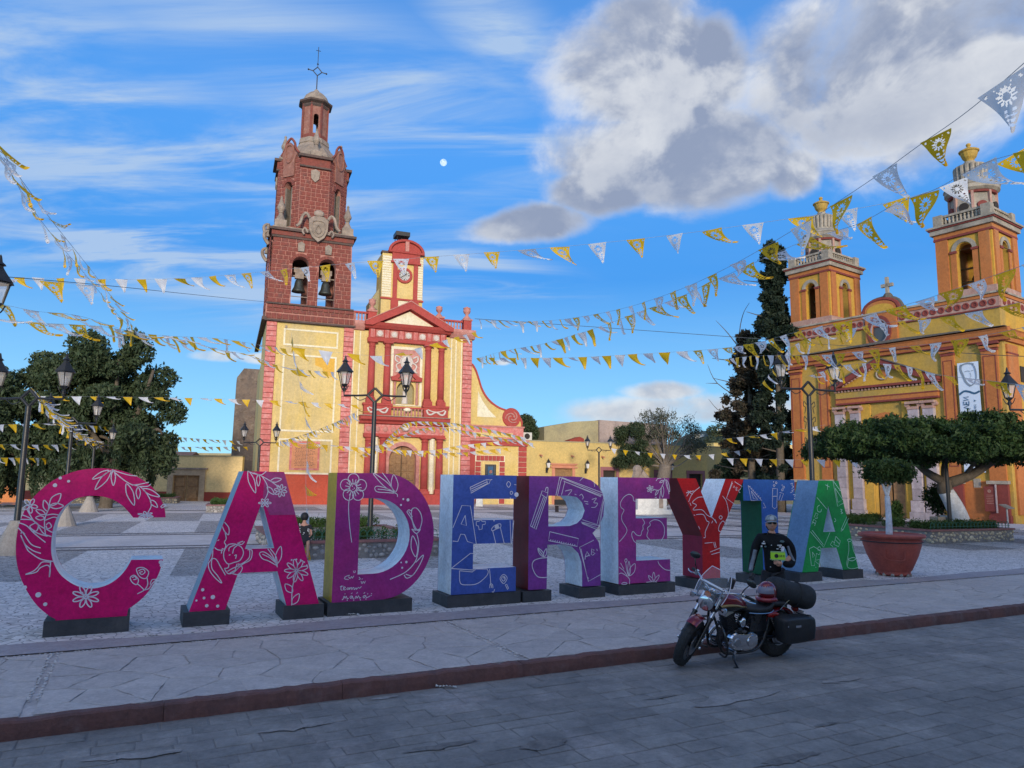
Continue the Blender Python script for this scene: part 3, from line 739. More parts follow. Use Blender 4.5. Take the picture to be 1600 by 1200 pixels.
    for s in (-1, 1):
        for q in ([(.55, 12.9), (.95, 12.6), (.7, 12.15), (.25, 12.3), (.1, 12.0)], [(.5, 12.6), (.2, 12.2), (.55, 11.9), (.9, 12.2)], [(.6, 13.3), (1.0, 13.5), (1.05, 13.1), (.8, 12.9)], [(.05, 12.4), (.5, 12.1), (1.0, 12.0)]):
            b.tube([(3.43 + s * x, -.1, z) for x, z in q], .075, 6, 4)
    b.build('medallion_relief', M['white_relief'], T)
    for s in (-1, 1):
        b = MB(); b.lathe((3.43 + s * 1.04, -.14, 0), [(.13, 9.0), (.11, 10.9), (.17, 11.05)], 8); b.build('niche_column', M['a_rose'], T)
    b = MB(); b.prism([(2.05, 11.15), (4.82, 11.15), (4.9, 11.5), (4.5, 11.62), (4.1, 11.95), (3.43, 12.1), (2.78, 11.95), (2.4, 11.62), (1.98, 11.5)], [[(2.6, 11.3), (4.3, 11.3), (3.9, 11.7), (3.43, 11.85), (2.95, 11.7)]], -.42, 0); b.build('niche_pediment', M['a_red'], T)
    b = MB(); b.prism(arch_hole(3.43, 1.66, 9.05, 10.35), [], .7, .74); b.build('niche_back', M['a_olive'] if 'a_olive' in M else M['c_olive'], T)
    b = MB(); b.ball((3.43, .3, 10.45), .14); b.lathe((3.43, .3, 9.1), [(.30, 0), (.26, .5), (.2, .9), (.24, 1.1), (.08, 1.25)], 10); b.build('statue', M['white_relief'], T)
    # upper entablature and pediment
    MB().box(-.25, 7.2, -.42, 0, 14.66, 14.95).build('architrave', M['a_red'], T)
    MB().box(-.15, 7.1, -.34, 0, 14.95, 15.75).build('frieze', M['a_red'], T)
    rp = MB().bev(-.36, .36, -.08, .0, -.33, .33, .04).mesh('rosette_panel', M['a_rose']); rr = MB().lathe((0, -.1, 0), [(0, -.06), (.14, -.05), (.18, 0), (.24, -.03), (.28, 0)], 8, axis='y').mesh('rosette', M['white_relief'])
    tg = MB()
    for dx in (-.13, 0, .13): tg.box(dx - .045, dx + .045, -.07, 0, -.38, .38)
    tg = tg.mesh('triglyph', M['a_pink'])
    for i in range(5): p = inst('rosette_panel', rp, T, (.82 + i * 1.32, -.34, 15.36)); inst('rosette', rr, p, (0, 0, 0))
    for i in range(6): inst('triglyph', tg, T, (.16 + i * 1.32, -.34, 15.36))
    b = MB(); b.prism([(0, 15.75), (-.5, 15.8), (-.75, 16.05), (-.9, 16.3), (0, 16.35)], [], -.55, 7.5, plane='yz'); b.build('cornice', M['a_red'], T)
    b = MB(); b.prism([(-.62, 16.3), (3.48, 18.45), (7.62, 16.3), (7.62, 16.0), (6.9, 16.0), (3.48, 17.78), (.05, 16.0), (-.62, 16.0)], [], -.95, .2); b.build('raking_cornice', M['a_red'], T)
    b = MB(); b.prism([(-.62, 16.36), (3.48, 18.56), (7.62, 16.36), (7.62, 16.30), (3.48, 18.46), (-.62, 16.30)], [], -1.0, .2); b.build('weathered_coping', M['a_rose'], T)
    b = MB(); b.prism([(1.1, 16.36), (5.85, 16.36), (3.48, 17.62)], [], -.45, -.3); b.build('tympanum', M['a_cream'], T)
    b = MB(); b.prism([(.4, 16.05), (6.55, 16.05), (3.48, 17.9)], [], -.3, .3); b.build('pediment_back', M['a_red'], T)
    # side cornice, parapet, balustrade
    for x0, x1 in ((-1.5, -.55), (7.5, 9.95)):
        b = MB(); b.prism([(0, 15.55), (-.2, 15.6), (-.45, 15.9), (-.55, 16.15), (-.5, 16.4), (.3, 16.42), (.3, 15.55)], [], x0, x1, plane='yz'); b.build('side_cornice', M['a_rose'], T)
    for x0, x1 in ((-1.55, -.3), (6.9, 8.75)):
        MB().box(x0, x1, -.1, .2, 17.15, 17.32).build('handrail', M['a_red'], T)
        n = int((x1 - x0) / .3)
        for i in range(n): inst('baluster', bal, T, (x0 + .15 + i * .3, .05, 16.42))
    for x, u_ in ((.1, 1), (8.75 + .45, 1.1), (6.45, .95)):
        p = MB().box(x - .38, x + .38, -.25, .5, 16.4, 17.35).build('parapet_post', M['a_red'], T); MB().box(x - .46, x + .46, -.33, .58, 17.35, 17.5).build('post_cap', M['a_rose'], p)
        q = MB(); urn(q, x, .12, 17.5, u_); q.build('urn', M['a_rose'], p, smooth=True)
    MB().box(-1.5, 9.6, .3, 8.2, 15.4, 16.4).build('parapet_wall', M['a_dark_ledge'], T)
    # rusticated pilasters: every block its own stone
    blk = MB().bev(-.42, .42, -.10, 0, -.205, .205, .03).mesh('stone_block', M['a_pink'])
    for xc, z0, z1, sx in ((-8.52, 0, 15.75, 1), (-1.92, 0, 15.75, 1), (9.29, 0, 15.5, 1.08)):
        MB().box(xc - .43 * sx, xc + .43 * sx, -.03, 0, z0, z1).build('pilaster_back', M['a_joint'], T)
        n = int((z1 - z0) / .45)
        for i in range(n): inst('stone_block', blk, T, (xc, -.03, z0 + .225 + i * .45), scale=(sx, 1, 1))
    # dado, plaque and white frames on the tower wall
    MB().box(-8.98, -1.48, -.17, 0, 0, 2.46).build('dado', M['a_dado'], T)
    MB().box(-8.98, -1.48, -.19, 0, 2.46, 2.56).build('dado_rail', M['a_red'], T)
    MB().box(7.3, 9.78, -.05, 0, 0, 1.0).build('dado', M['a_dado'], T)
    p = MB().box(-6.48, -3.98, -.08, 0, 2.92, 5.4).build('plaque', M['a_pink'], T)
    tb = MB().box(-6.3, -4.15, -.11, -.08, 3.08, 5.22).build('tile_tablet', M['terracotta'], p)
    b = MB(); random.seed(4)
    for r in range(15):
        z = 4.98 - r * .118; x = -6.08 + random.uniform(0, .1)
        while x < -4.5 - (.3 if r % 4 == 3 else 0):
            w_ = random.uniform(.06, .2); b.box(x, x + w_, -.114, -.108, z - .018, z + .018); x += w_ + .05
    b.build('worn_inscription', M['a_dark_ledge'], tb, kind='stuff')
    def framework(x0, x1, z0, z1, w_=.15, y=-.02):
        b = MB(); b.prism([(x0, z0), (x1, z0), (x1, z1), (x0, z1)], [[(x0 + w_, z0 + w_), (x1 - w_, z0 + w_), (x1 - w_, z1 - w_), (x0 + w_, z1 - w_)]], y - .02, 0); b.build('painted_frame', M['a_cream'], T)
    framework(-7.5, -2.82, 13.7, 15.2); framework(-7.46, -2.88, 6.2, 12.95); framework(-7.44, -2.92, 2.56, 5.6)
    MB().prism([(-4.75, 12.79), (-3.05, 12.79), (-3.05, 10.7), (-3.2, 11.1), (-3.9, 11.35), (-4.1, 11.9), (-4.7, 12.1)], [], -.008, 0).build('repainted_patch', M['a_ochre'], T)
    for x in (-1.42, -.86, 7.72, 8.16, 8.72): MB().box(x - .05, x + .05, -.02, 0, .1, 15.5).build('white_stripe', M['a_cream'], T)
    MB().box(-7.4, -7.25, -.15, 0, 15.2, 15.42).build('camera_box', M['grey_stone'], T)
    # scroll buttress and annex on the right
    curve = [(9.75, 13.35), (10.0, 13.25), (10.35, 12.7), (10.65, 11.9), (10.95, 11.05), (11.4, 10.3), (11.95, 9.75), (12.7, 9.3), (13.5, 9.05), (14.3, 8.8), (14.9, 8.4), (15.15, 7.9), (15.1, 7.45)]
    cv = [(p.x, p.y) for p in smooth_pts([(x, z, 0) for x, z in curve], 4)]
    MB().prism([(9.75, 7.4)] + [(9.75, 13.3)] + cv[1:-1] + [(15.1, 7.4)], [], .3, .9).build('scroll_wall', M['a_yellow'], T)
    inner = [(x - .22, z - .16) for x, z in cv[2:]]
    MB().prism(cv[1:] + list(reversed([(x - .13, z - .13) for x, z in cv[1:]])), [], .2, .98).build('scroll_edge', M['a_red'], T)
    MB().prism([(10.5, 8.25), (12.45, 8.25), (11.6, 9.0), (11.0, 9.8), (10.55, 10.7)], [], .285, .3).build('cream_panel', M['a_cream'], T)
    v_ = MB(); v_.lathe((14.0, .3, 8.3), [(0, -.12), (.9, -.12), (.95, 0)], 22, axis='y'); vo = v_.build('scroll_volute', M['a_red'], T)
    q = MB()
    for ph in (0, 2.1, 4.2): q.tube([(14.0 + (.18 + .5 * t) * math.cos(ph + t * 3.4), .14, 8.3 + (.15 + .42 * t) * math.sin(ph + t * 3.4)) for t in [i / 8 for i in range(9)]], [.1, .05], 5, 2)
    q.build('volute_relief', M['a_rose'], vo)
    MB().box(9.75, 15.55, .25, 7, 0, 6.2).build('annex_wall', M['a_yellow'], T)
    MB().box(9.75, 15.2, .1, .95, 6.2, 7.4).build('annex_attic', M['a_pink'], T)
    MB().box(10.1, 14.1, .06, .1, 6.35, 6.75).build('yellow_strip', M['a_yellow'], T)
    MB().box(9.75, 15.28, 0, 1, 7.3, 7.45).build('annex_coping', M['a_rose'], T)
    MB().box(9.75, 15.65, .0, .3, 5.55, 5.95).build('annex_cornice', M['a_red'], T); MB().box(9.75, 15.75, -.1, .3, 5.95, 6.15).build('annex_ledge', M['a_rose'], T)
    blk2 = MB().bev(-.42, .42, -.08, 0, -.23, .23, .03).mesh('stone_block', M['a_red'])
    MB().box(14.72, 15.6, .2, .25, 0, 5.55).build('pilaster_back', M['a_cream'], T)
    for i in range(11): inst('stone_block', blk2, T, (15.16, .2, .28 + i * .5))
    MB().box(9.8, 10.35, .2, .25, 0, 5.55).build('red_strip', M['a_red'], T)
    # stepped red surround of the side door, blocks laid as wedges
    MB().prism([(10.35, 0), (13.35, 0), (13.35, 4.6), (10.35, 4.6)], [[(10.95, .001), (12.75, .001), (12.75, 4.05), (10.95, 4.05)]], .18, .25).build('surround_back', M['a_cream'], T)
    for s_, x in ((0, 10.64), (1, 13.06)):
        for i in range(8): inst('stone_block', blk2, T, (x, .18, .28 + i * .5), scale=(.62, 1, .98))
    for i in range(7): inst('stone_block', blk2, T, (10.65 + i * .4, .18, 4.33), rz=0, scale=(.43, 1, 1.02))
    MB().box(11.0, 12.7, .2, .24, .05, 4.0).build('side_door_reveal', M['a_yellow'], T)
    wdw = MB().box(11.35, 12.45, .15, .2, .9, 3.75).build('side_window', M['window_dark'], T); b = MB()
    for i in range(6): b.cyl((11.4 + i * .2, .12, .9), (11.4 + i * .2, .12, 3.75), .018, n=5)
    for z in (1.8, 2.8): b.cyl((11.35, .12, z), (12.45, .12, z), .018, n=5)
    b.build('window_grille', M['iron_black'], wdw); MB().box(11.6, 12.15, .10, .12, 2.6, 3.55).build('blue_poster', M['banner_blue'], wdw); MB().lathe((11.9, .09, 3.05), [(0, 0), (.17, .0)], 10, axis='y').build('poster_figure', M['a_rose'], wdw)
    # belfry: red stone tower
    tx0, tx1, ty0, ty1 = -9.02, -1.85, -.05, 7.1
    TC = ((tx0 + tx1) / 2, (ty0 + ty1) / 2)
    b = MB(); b.prism([(0.0, 15.8), (-.3, 15.85), (-.1, 17.2), (.1, 17.3), (.1, 15.8)], [], tx0 - .1, tx1 + .35, plane='yz'); b.build('tower_skirt', M['a_red_joint'], T)
    MB().box(tx0 + .05, tx1 + .2, .0, 8.2, 15.8, 17.3).build('skirt_core', M['a_red_joint'], T)
    MB().box(tx0 - .35, tx0 + .05, -.35, 17.5, 15.75, 16.05).build('side_ledge', M['a_dark_ledge'], T)
    MB().prism([(tx0 - .35, 15.8), (tx0 - .1, 16.7), (tx0 + .1, 17.3), (tx0 + .1, 15.8)], [], 0, 8.2).build('side_skirt', M['a_dark_ledge'], T)
    MB().box(tx0 - .15, tx1 + .45, -.42, 0, 15.7, 15.86).build('skirt_ledge', M['a_dark_ledge'], T)
    MB().box(tx0 - .05, tx1 + .25, -.22, .1, 17.25, 17.38).build('skirt_top', M['a_dark_ledge'], T)
    o1 = arch_hole(-6.38, 1.42, 17.45, 21.05); o2 = arch_hole(-4.05, 1.5, 17.45, 21.05)
    front = [(tx0, 17.3), (tx1, 17.3), (tx1 - .12, 23.9), (tx0 + .35, 23.9)]
    MB().prism(front, [o1, o2], 0, .95).build('belfry_front', M['a_red_joint'], T)
    MB().prism(front, [o1, o2], ty1 - .95, ty1).build('belfry_back', M['a_red_joint'], T)
    for xa, xb in ((tx0, tx0 + .95), (tx1 - .95, tx1)):
        MB().prism([(.95, 17.3), (ty1 - .95, 17.3), (ty1 - .95, 23.9), (.95, 23.9)], [arch_hole(2.3, 1.3, 17.45, 21.05), arch_hole(4.75, 1.3, 17.45, 21.05)], xa + (.12 if xa < -5 else 0), xb - (.1 if xa > -5 else 0), plane='yz').build('belfry_side', M['a_red_joint'], T)
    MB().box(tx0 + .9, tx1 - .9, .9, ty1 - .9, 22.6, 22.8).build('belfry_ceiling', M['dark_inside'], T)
    # rows of squared stones (each 8 to 10 px wide: real blocks, joined)
    def stones(mb, org, ex, W, z0, z1, holes, row=.40, wmin=.42, wmax=.75, proud=.05, taper=0.0, seed=1):
        rnd = random.Random(seed); ez = Vector((0, 0, 1)); ex = Vector(ex).normalized(); nn = ex.cross(ez)  # points outwards
        z = z0
        while z < z1 - .1:
            h = min(row * rnd.uniform(.85, 1.12), z1 - z); k = taper * (z - z0) / (z1 - z0); x = k
            while x < W - k - .08:
                w_ = min(rnd.uniform(wmin, wmax), W - k - x)
                if W - k - x - w_ < .2: w_ = W - k - x
                segs = [(x + .025, x + w_ - .025)]
                for cx, hw, hz0, hs in holes:                     # cut round the openings
                    zc = z + h / 2
                    if hz0 - .1 < zc < hs + hw + .32:
                        r_ = hw + .30 if zc > hs - .1 else hw + .02
                        half = r_ if zc <= hs else math.sqrt(max(0, r_ * r_ - (zc - hs) ** 2))
                        ns = []
                        for a, c in segs:
                            if c <= cx - half or a >= cx + half: ns.append((a, c)); continue
                            if a < cx - half - .08: ns.append((a, cx - half))
                            if c > cx + half + .08: ns.append((cx + half, c))
                        segs = ns
                for a, c in segs:
                    if c - a < .06: continue
                    p = Vector(org) + ex * a; q = Vector(org) + ex * c; pr = proud * rnd.uniform(.7, 1.2)
                    za, zb = z + .022, z + h - .022; i = .02
                    vs = [p + ez * za, q + ez * za, q + ez * zb, p + ez * zb]
                    vs += [p + ex * i + nn * pr + ez * (za + i), q - ex * i + nn * pr + ez * (za + i), q - ex * i + nn * pr + ez * (zb - i), p + ex * i + nn * pr + ez * (zb - i)]
                    mb.add(vs, [(4, 5, 6, 7), (0, 1, 5, 4), (1, 2, 6, 5), (2, 3, 7, 6), (3, 0, 4, 7)])
                x += w_
            z += h
    def voussoirs(mb, org, ex, cx, r, zs, proud=.07, n=11, depth=.28):
        ex = Vector(ex).normalized(); ez = Vector((0, 0, 1)); nn = ex.cross(ez)
        for i in range(n):
            a0, a1 = math.pi * i / n + .02, math.pi * (i + 1) / n - .02
            pts = [(r, a0), (r, a1), (r + depth, a1), (r + depth, a0)]
            base = [Vector(org) + ex * (cx + rr * math.cos(a)) + ez * (zs - Vector(org).z + rr * math.sin(a)) for rr, a in pts]
            vs = base + [p + nn * proud for p in base]; mb.add(vs, [(4, 5, 6, 7), (0, 1, 5, 4), (1, 2, 6, 5), (2, 3, 7, 6), (3, 0, 4, 7)])
    W = tx1 - tx0
    s1 = MB(); stones(s1, (tx0, 0, 0), (1, 0, 0), W, 17.4, 23.3, [(-6.38 - tx0, .71, 17.45, 21.05), (-4.05 - tx0, .75, 17.45, 21.05)], taper=.2, seed=2)
    stones(s1, (tx0, ty1, 0), (0, -1, 0), ty1, 17.4, 23.3, [(ty1 - 2.3, .65, 17.45, 21.05), (ty1 - 4.75, .65, 17.45, 21.05)], seed=3)
    voussoirs(s1, (tx0, 0, 0), (1, 0, 0), -6.38 - tx0, .71, 21.05); voussoirs(s1, (tx0, 0, 0), (1, 0, 0), -4.05 - tx0, .75, 21.05)
    stones(s1, (tx0 - .05, -.3, 0), (1, 0, 0), W + .35, 15.9, 16.45, [], row=.55, wmin=.42, wmax=.55, proud=.07, seed=4)
    stones(s1, (tx0 - .0, -.22, 0), (1, 0, 0), W + .28, 16.5, 17.2, [], row=.35, proud=.06, seed=5)
    s1.build('squared_stones', M['a_red_stone'], T, kind='stuff')
    MB().box(tx0 + .1, tx1 - .05, -.12, ty1 + .1, 23.3, 23.5).build('string_course', M['a_dark_ledge'], T)
    MB().box(tx0 + .05, tx1 + .02, -.18, ty1 + .15, 23.5, 23.9).build('belfry_band', M['a_red_stone'], T)
    MB().box(tx0 - .15, tx1 + .22, -.42, ty1 + .35, 23.9, 24.12).build('belfry_cornice', M['a_dark_ledge'], T)
    MB().box(tx0 + .1, tx1, -.15, ty1, 24.12, 24.3).build('terrace', M['grey_stone'], T)
    for x in (-6.42, -4.05):
        MB().prism([(x - .26, 22.2), (x + .26, 22.2), (x + .3, 22.9), (x, 23.1), (x - .3, 22.9)], [], -.2, 0).build('keystone', M['grey_stone'], T)
    for x in (-6.38, -4.05):                                     # bells with yokes
        bl = MB().lathe((x, .9, 0), [(.62, 18.75), (.58, 18.85), (.42, 19.2), (.36, 19.6), (.28, 19.85), (0, 19.92)], 16).build('bell', M['bronze'], T, smooth=True)
        MB().lathe((x, .9, 0), [(.55, 18.78), (.3, 19.3), (0, 19.5)], 12).build('bell_mouth', M['dark_inside'], bl)
        y_ = MB(); y_.box(x - .38, x + .38, .7, 1.1, 19.95, 20.5); y_.box(x - .5, x + .5, .72, 1.08, 20.5, 20.95); y_.cyl((x - .75, .9, 20.2), (x + .75, .9, 20.2), .06); y_.build('bell_yoke', M['grey_stone'], bl)
        MB().cyl((x - .75, .2, 18.15), (x + .75, .2, 18.15), .035, n=6).build('guard_rail', M['grey_stone'], T)
    # coat of arms over the cornice
    ca = MB(); ca.prism([(-5.9, 25.2), (-5.85, 24.2), (-5.6, 23.6), (-5.05, 23.15), (-4.5, 23.6), (-4.25, 24.2), (-4.2, 25.2), (-4.6, 25.5), (-5.5, 25.5)], [], -.5, -.2)
    ca.tube([(x, -.55, z) for x, z in ((-5.6, 24.9), (-5.5, 24.0), (-5.05, 23.6), (-4.6, 24.0), (-4.5, 24.9), (-5.05, 25.1))], .06, 5, 4, True)
    ca.tube([(-5.3, -.55, 24.2), (-5.05, -.55, 24.7), (-4.8, -.55, 24.2), (-5.05, -.55, 23.9)], .05, 5, 3, True)
    for s in (-1, 1):
        ca.tube([(-5.05 + s * .9, -.45, 23.9), (-5.05 + s * 1.15, -.45, 24.3), (-5.05 + s * 1.35, -.45, 24.0), (-5.05 + s * 1.2, -.45, 23.7)], .09, 6, 4)
        ca.tube([(-5.05 + s * .8, -.4, 25.3), (-5.05 + s * 1.1, -.4, 25.7), (-5.05 + s * 1.4, -.4, 25.4), (-5.05 + s * 1.6, -.4, 24.7), (-5.05 + s * 1.9, -.4, 24.4)], .13, 6, 4)
    ca.ball((-5.05, -.4, 25.8), .42, 8, 6, (1.1, .5, .8)); ca.build('coat_of_arms', M['grey_stone'], T)
    for x, y in ((tx0 + .75, .45), (tx1 - .55, .45), (tx0 + .7, ty1 - .6), (tx1 - .55, ty1 - .6)):
        f = MB(); pointed_finial(f, x, y, 24.3, 3.0); f.build('corner_finial', M['grey_stone'], T)
    sc = MB()
    for z, y in ((23.0, 1.5), (24.2, 3.2), (22.2, 4.2)): sc.tube([(tx0 - .1, y, z), (tx0 - .45, y, z + .5), (tx0 - .5, y, z + 1.0), (tx0 - .15, y, z + 1.2), (tx0 - .2, y, z + .7)], .16, 6, 3)
    sc.build('side_scrolls', M['grey_stone'], T)
    # octagonal storey
    cx, cy = TC[0] - .05, TC[1]
    R_ = 3.35; zb, zt = 24.3, 31.3
    oct_ = [(cx + R_ * math.cos(RA(22.5 + 45 * i)), cy + R_ * math.sin(RA(22.5 + 45 * i))) for i in range(8)]
    s2 = MB(); wall = MB()
    for i in range(8):
        p, q = Vector((*oct_[i], 0)), Vector((*oct_[(i + 1) % 8], 0)); d = (q - p); Wf = d.length; ex = d.normalized()
        # going round counterclockwise ex x ez points outwards
        diag = i % 2 == 0; nn = ex.cross(Vector((0, 0, 1)))
        Mx = Matrix(((ex.x, -nn.x, 0, p.x), (ex.y, -nn.y, 0, p.y), (0, 0, 1, 0), (0, 0, 0, 1)))
        wall.M = Mx; hole = [arch_hole(Wf / 2, .86, zb + .5, zb + 4.3, 10)] if diag else []
        wall.prism([(0, zb), (Wf, zb), (Wf, zt), (0, zt)], hole, 0, .7)
        hl = [(Wf / 2, .43, zb + .5, zb + 4.3)] if diag else []
        stones(s2, p, ex, Wf, zb + .05, zt, hl, row=.37, wmin=.36, wmax=.62, proud=.045, seed=20 + i)
        if diag:
            voussoirs(s2, p, ex, Wf / 2, .43, zb + 4.3, proud=.1, n=9, depth=.3)
            g = MB(); g.M = Mx; g.prism([(Wf / 2 - .62, zb + 5.2), (Wf / 2 + .62, zb + 5.2), (Wf / 2 + .62, zt - .3), (Wf / 2 + .85, zt + .3), (Wf / 2 + .5, zt + .7), (Wf / 2 + .4, zt + 1.1), (Wf / 2, zt + 1.5), (Wf / 2 - .45, zt + 1.3), (Wf / 2 - .55, zt + .8), (Wf / 2 - .85, zt + .3), (Wf / 2 - .62, zt - .3)], [], -.16, .1)
            g.tube([(Wf / 2 - .4, -.2, zt + .9), (Wf / 2 - .35, -.2, zt - .1), (Wf / 2, -.2, zt - .5), (Wf / 2 + .35, -.2, zt - .1), (Wf / 2 + .4, -.2, zt + .9), (Wf / 2, -.2, zt + 1.2)], .08, 5, 3, True)
            g.build('gable_relief', M['a_brown'], T)
            lg = MB(); lg.M = Mx; lg.tube([(Wf / 2 - 1.05, -.05, zt + .35), (Wf / 2 - .6, -.05, zt + .9), (Wf / 2 - .45, -.05, zt + 1.45), (Wf / 2, -.05, zt + 1.9), (Wf / 2 + .45, -.05, zt + 1.45), (Wf / 2 + .6, -.05, zt + .9), (Wf / 2 + 1.05, -.05, zt + .35)], .12, 5, 3); lg.build('gable_coping', M['a_red_stone'], T)
            jb = MB(); jb.M = Mx
            for s in (-1, 1): jb.box(Wf / 2 + s * .43 - (.16 if s > 0 else 0), Wf / 2 + s * .43 + (0 if s > 0 else .16), .05, .68, zb + .5, zb + 4.2)
            jb.build('plastered_jamb', M['bark_pale'], T)
        else:
            c = MB(); c.M = Mx
            c.box(-.1, Wf + .1, -.22, .1, zt - 1.0, zt - .85); c.build('string_course', M['a_dark_ledge'], T)
            c = MB(); c.M = Mx; c.box(-.02, Wf + .02, -.16, .1, zt - .85, zt - .1); c.build('pier_head', M['a_red_stone'], T)
            c = MB(); c.M = Mx; c.box(-.22, Wf + .22, -.42, .3, zt - .1, zt + .14); c.build('pier_cornice', M['a_dark_ledge'], T)
            c = MB(); c.M = Mx; c.prism([(Wf / 2 - .4, zt - 1.3), (Wf / 2 - .35, zt - 2.0), (Wf / 2, zt - 2.35), (Wf / 2 + .35, zt - 2.0), (Wf / 2 + .4, zt - 1.3), (Wf / 2, zt - 1.1)], [], -.18, 0); c.build('carved_shield', M['grey_stone'], T)
            f = MB(); f.M = Mx; pointed_finial(f, Wf / 2, .5, zt + .14, 3.0); f.build('top_finial', M['grey_stone'], T)
    wall.build('octagon_wall', M['a_red_joint'], T); s2.build('octagon_stones', M['a_red_stone'], T, kind='stuff')
    MB().lathe((cx, cy, 0), [(2.55, 24.3), (2.55, 24.32)], 8, rot=RA(22.5)).build('octagon_floor', M['grey_stone'], T)
    MB().lathe((cx, cy, 0), [(3.2, zt - .1), (3.1, zt + .1), (2.6, zt + .9), (1.7, zt + 1.9), (1.45, zt + 2.3), (1.4, zt + 2.9), (0, zt + 2.95)], 8, rot=RA(22.5)).build('sloped_stone_roof', M['grey_stone'], T)
    # lantern with dome
    zl = zt + 2.9; zc = 37.7; R2 = 1.22; lan = MB(); s3 = MB()
    for i in range(8):
        p = Vector((cx + R2 * math.cos(RA(22.5 + 45 * i)), cy + R2 * math.sin(RA(22.5 + 45 * i)), 0)); q = Vector((cx + R2 * math.cos(RA(67.5 + 45 * i)), cy + R2 * math.sin(RA(67.5 + 45 * i)), 0))
        ex = (q - p).normalized(); Wf = (q - p).length; nn = ex.cross(Vector((0, 0, 1)))
        lan.M = Matrix(((ex.x, -nn.x, 0, p.x), (ex.y, -nn.y, 0, p.y), (0, 0, 1, 0), (0, 0, 0, 1)))
        op = i % 2 == 1
        lan.prism([(0, zl), (Wf, zl), (Wf, zc), (0, zc)], [arch_hole(Wf / 2, .46, zl + .5, zl + 2.2, 8)] if op else [], 0, .25)
        s3.M = lan.M; s3.box(-.09, .09, -.09, .05, zl, zc); s3.box(Wf / 2 - .3, Wf / 2 + .3, -.05, .02, zl + .02, zl + .4)
    lan.build('lantern_wall', M['a_brown'], T); s3.build('lantern_ribs', M['a_red_stone'], T)
    MB().lathe((cx, cy, 0), [(1.5, zl - .5), (1.45, zl - .1), (1.3, zl)], 8, rot=RA(22.5)).build('lantern_base', M['grey_stone'], T)
    MB().lathe((cx, cy, 0), [(1.25, 37.4), (1.35, 37.55), (1.3, 37.7), (1.62, 37.85), (1.66, 38.0), (1.2, 38.1)], 8, rot=RA(22.5)).build('lantern_cornice', M['a_dark_ledge'], T)
    MB().lathe((cx, cy, 0), [(1.28, 38.0), (1.24, 38.3), (1.05, 38.75), (.7, 39.1), (.35, 39.28), (.3, 39.4), (.16, 39.6), (0, 39.66)], 18).build('dome', M['grey_stone'], T, smooth=True)
    c = MB(); c.cyl((cx, cy, 39.6), (cx, cy, 41.1), .05, n=6); c.cyl((cx, cy, 42.0), (cx, cy, 44.1), .03, n=6)
    for a, d in (((-.42, 41.53), (0, 41.1)), ((0, 41.1), (.42, 41.53)), ((.42, 41.53), (0, 42.0)), ((0, 42.0), (-.42, 41.53)), ((-.42, 41.53), (-.85, 41.58)), ((.42, 41.53), (.85, 41.48))): c.cyl((cx + a[0], cy, a[1]), (cx + d[0], cy, d[1]), .045, n=6)
    for x, z in ((-.85, 41.58), (.85, 41.48), (0, 42.3)): c.ball((cx + x, cy, z), .09, 6, 5)
    for a in ((-.2, .2),): c.cyl((cx - .22, cy, 43.7), (cx + .22, cy, 43.7), .03, n=5)
    c.build('iron_cross', M['iron_black'], T)
    # clock gable, set back behind the pediment
    y0 = 1.0; x0, x1 = 1.05, 5.0
    MB().box(x0, x1, y0, y0 + 2.6, 16.4, 23.4).build('clock_wall', M['a_yellow'], T)
    MB().prism([(.3, 16.4), (1.05, 16.4), (1.05, 20.2), (.2, 18.8)], [], y0 + 1.2, y0 + 3).build('clock_buttress', M['c_olive'], T)
    bb = MB().bev(-.5, .5, -.03, 0, -.1, .1, .015).mesh('brick_course', M['a_cream'])
    for i in range(17):
        for x, s in ((1.52, .86), (4.62, .68)): inst('brick_course', bb, T, (x, y0, 19.3 + i * .235), scale=(s, 1, 1))
    for x in (2.3, 4.27): MB().box(x - .2, x + .2, y0 - .16, y0, 19.1, 22.6).build('clock_pilaster', M['a_red'], T)
    for x in (2.3, 4.27): MB().box(x - .34, x + .34, y0 - .2, y0, 16.4, 18.95).build('clock_pedestal', M['a_red'], T)
    MB().box(2.66, 3.92, y0 - .06, y0, 16.4, 18.9).build('cream_panel', M['a_cream'], T)
    MB().box(x0 - .08, x1 + .08, y0 - .14, y0, 18.95, 19.12).build('clock_string', M['a_red'], T)
    MB().box(1.95, 4.62, y0 - .22, y0, 22.6, 23.55).build('clock_entablature', M['a_red'], T)
    MB().box(1.85, 4.72, y0 - .3, y0, 22.52, 22.68).build('clock_moulding', M['a_red'], T)
    b = MB(); b.prism([(1.7, 23.6)] + [(3.3 + 1.65 * math.cos(RA(a)), 23.6 + 1.2 * math.sin(RA(a))) for a in range(180, -1, -12)] + [(4.95, 23.5), (1.65, 23.5)], [], y0 - .1, y0 + 2.7); b.build('round_pediment', M['a_red'], T)
    b = MB()
    b.tube([(3.3 + 1.62 * math.cos(RA(a)), y0 - .25, 23.6 + 1.16 * math.sin(RA(a))) for a in range(0, 181, 12)], .14, 6); b.cyl((1.6, y0 - .25, 23.6), (5.0, y0 - .25, 23.6), .13, n=6); b.build('pediment_moulding', M['a_red'], T)
    MB().box(3.15, 3.5, y0 - .35, y0, 23.7, 24.7).build('pediment_ornament', M['a_rose'], T)
    for x in (x0 + .2, x1 - .15): MB().box(x - .28, x + .28, y0 - .1, y0 + .6, 23.4, 23.6).build('corner_cap', M['a_dark_ledge'], T)
    ck = MB(); ck.lathe((3.18, y0, 21.4), [(.52, -.1), (.52, -.16), (.74, -.2), (.78, -.1), (.78, 0)], 28, axis='y'); ck = ck.build('clock_ring', M['a_red'], T)
    MB().lathe((3.18, y0, 21.4), [(0, -.11), (.54, -.11)], 28, axis='y').build('clock_dial', M['dial_white'], ck)
    h = MB()
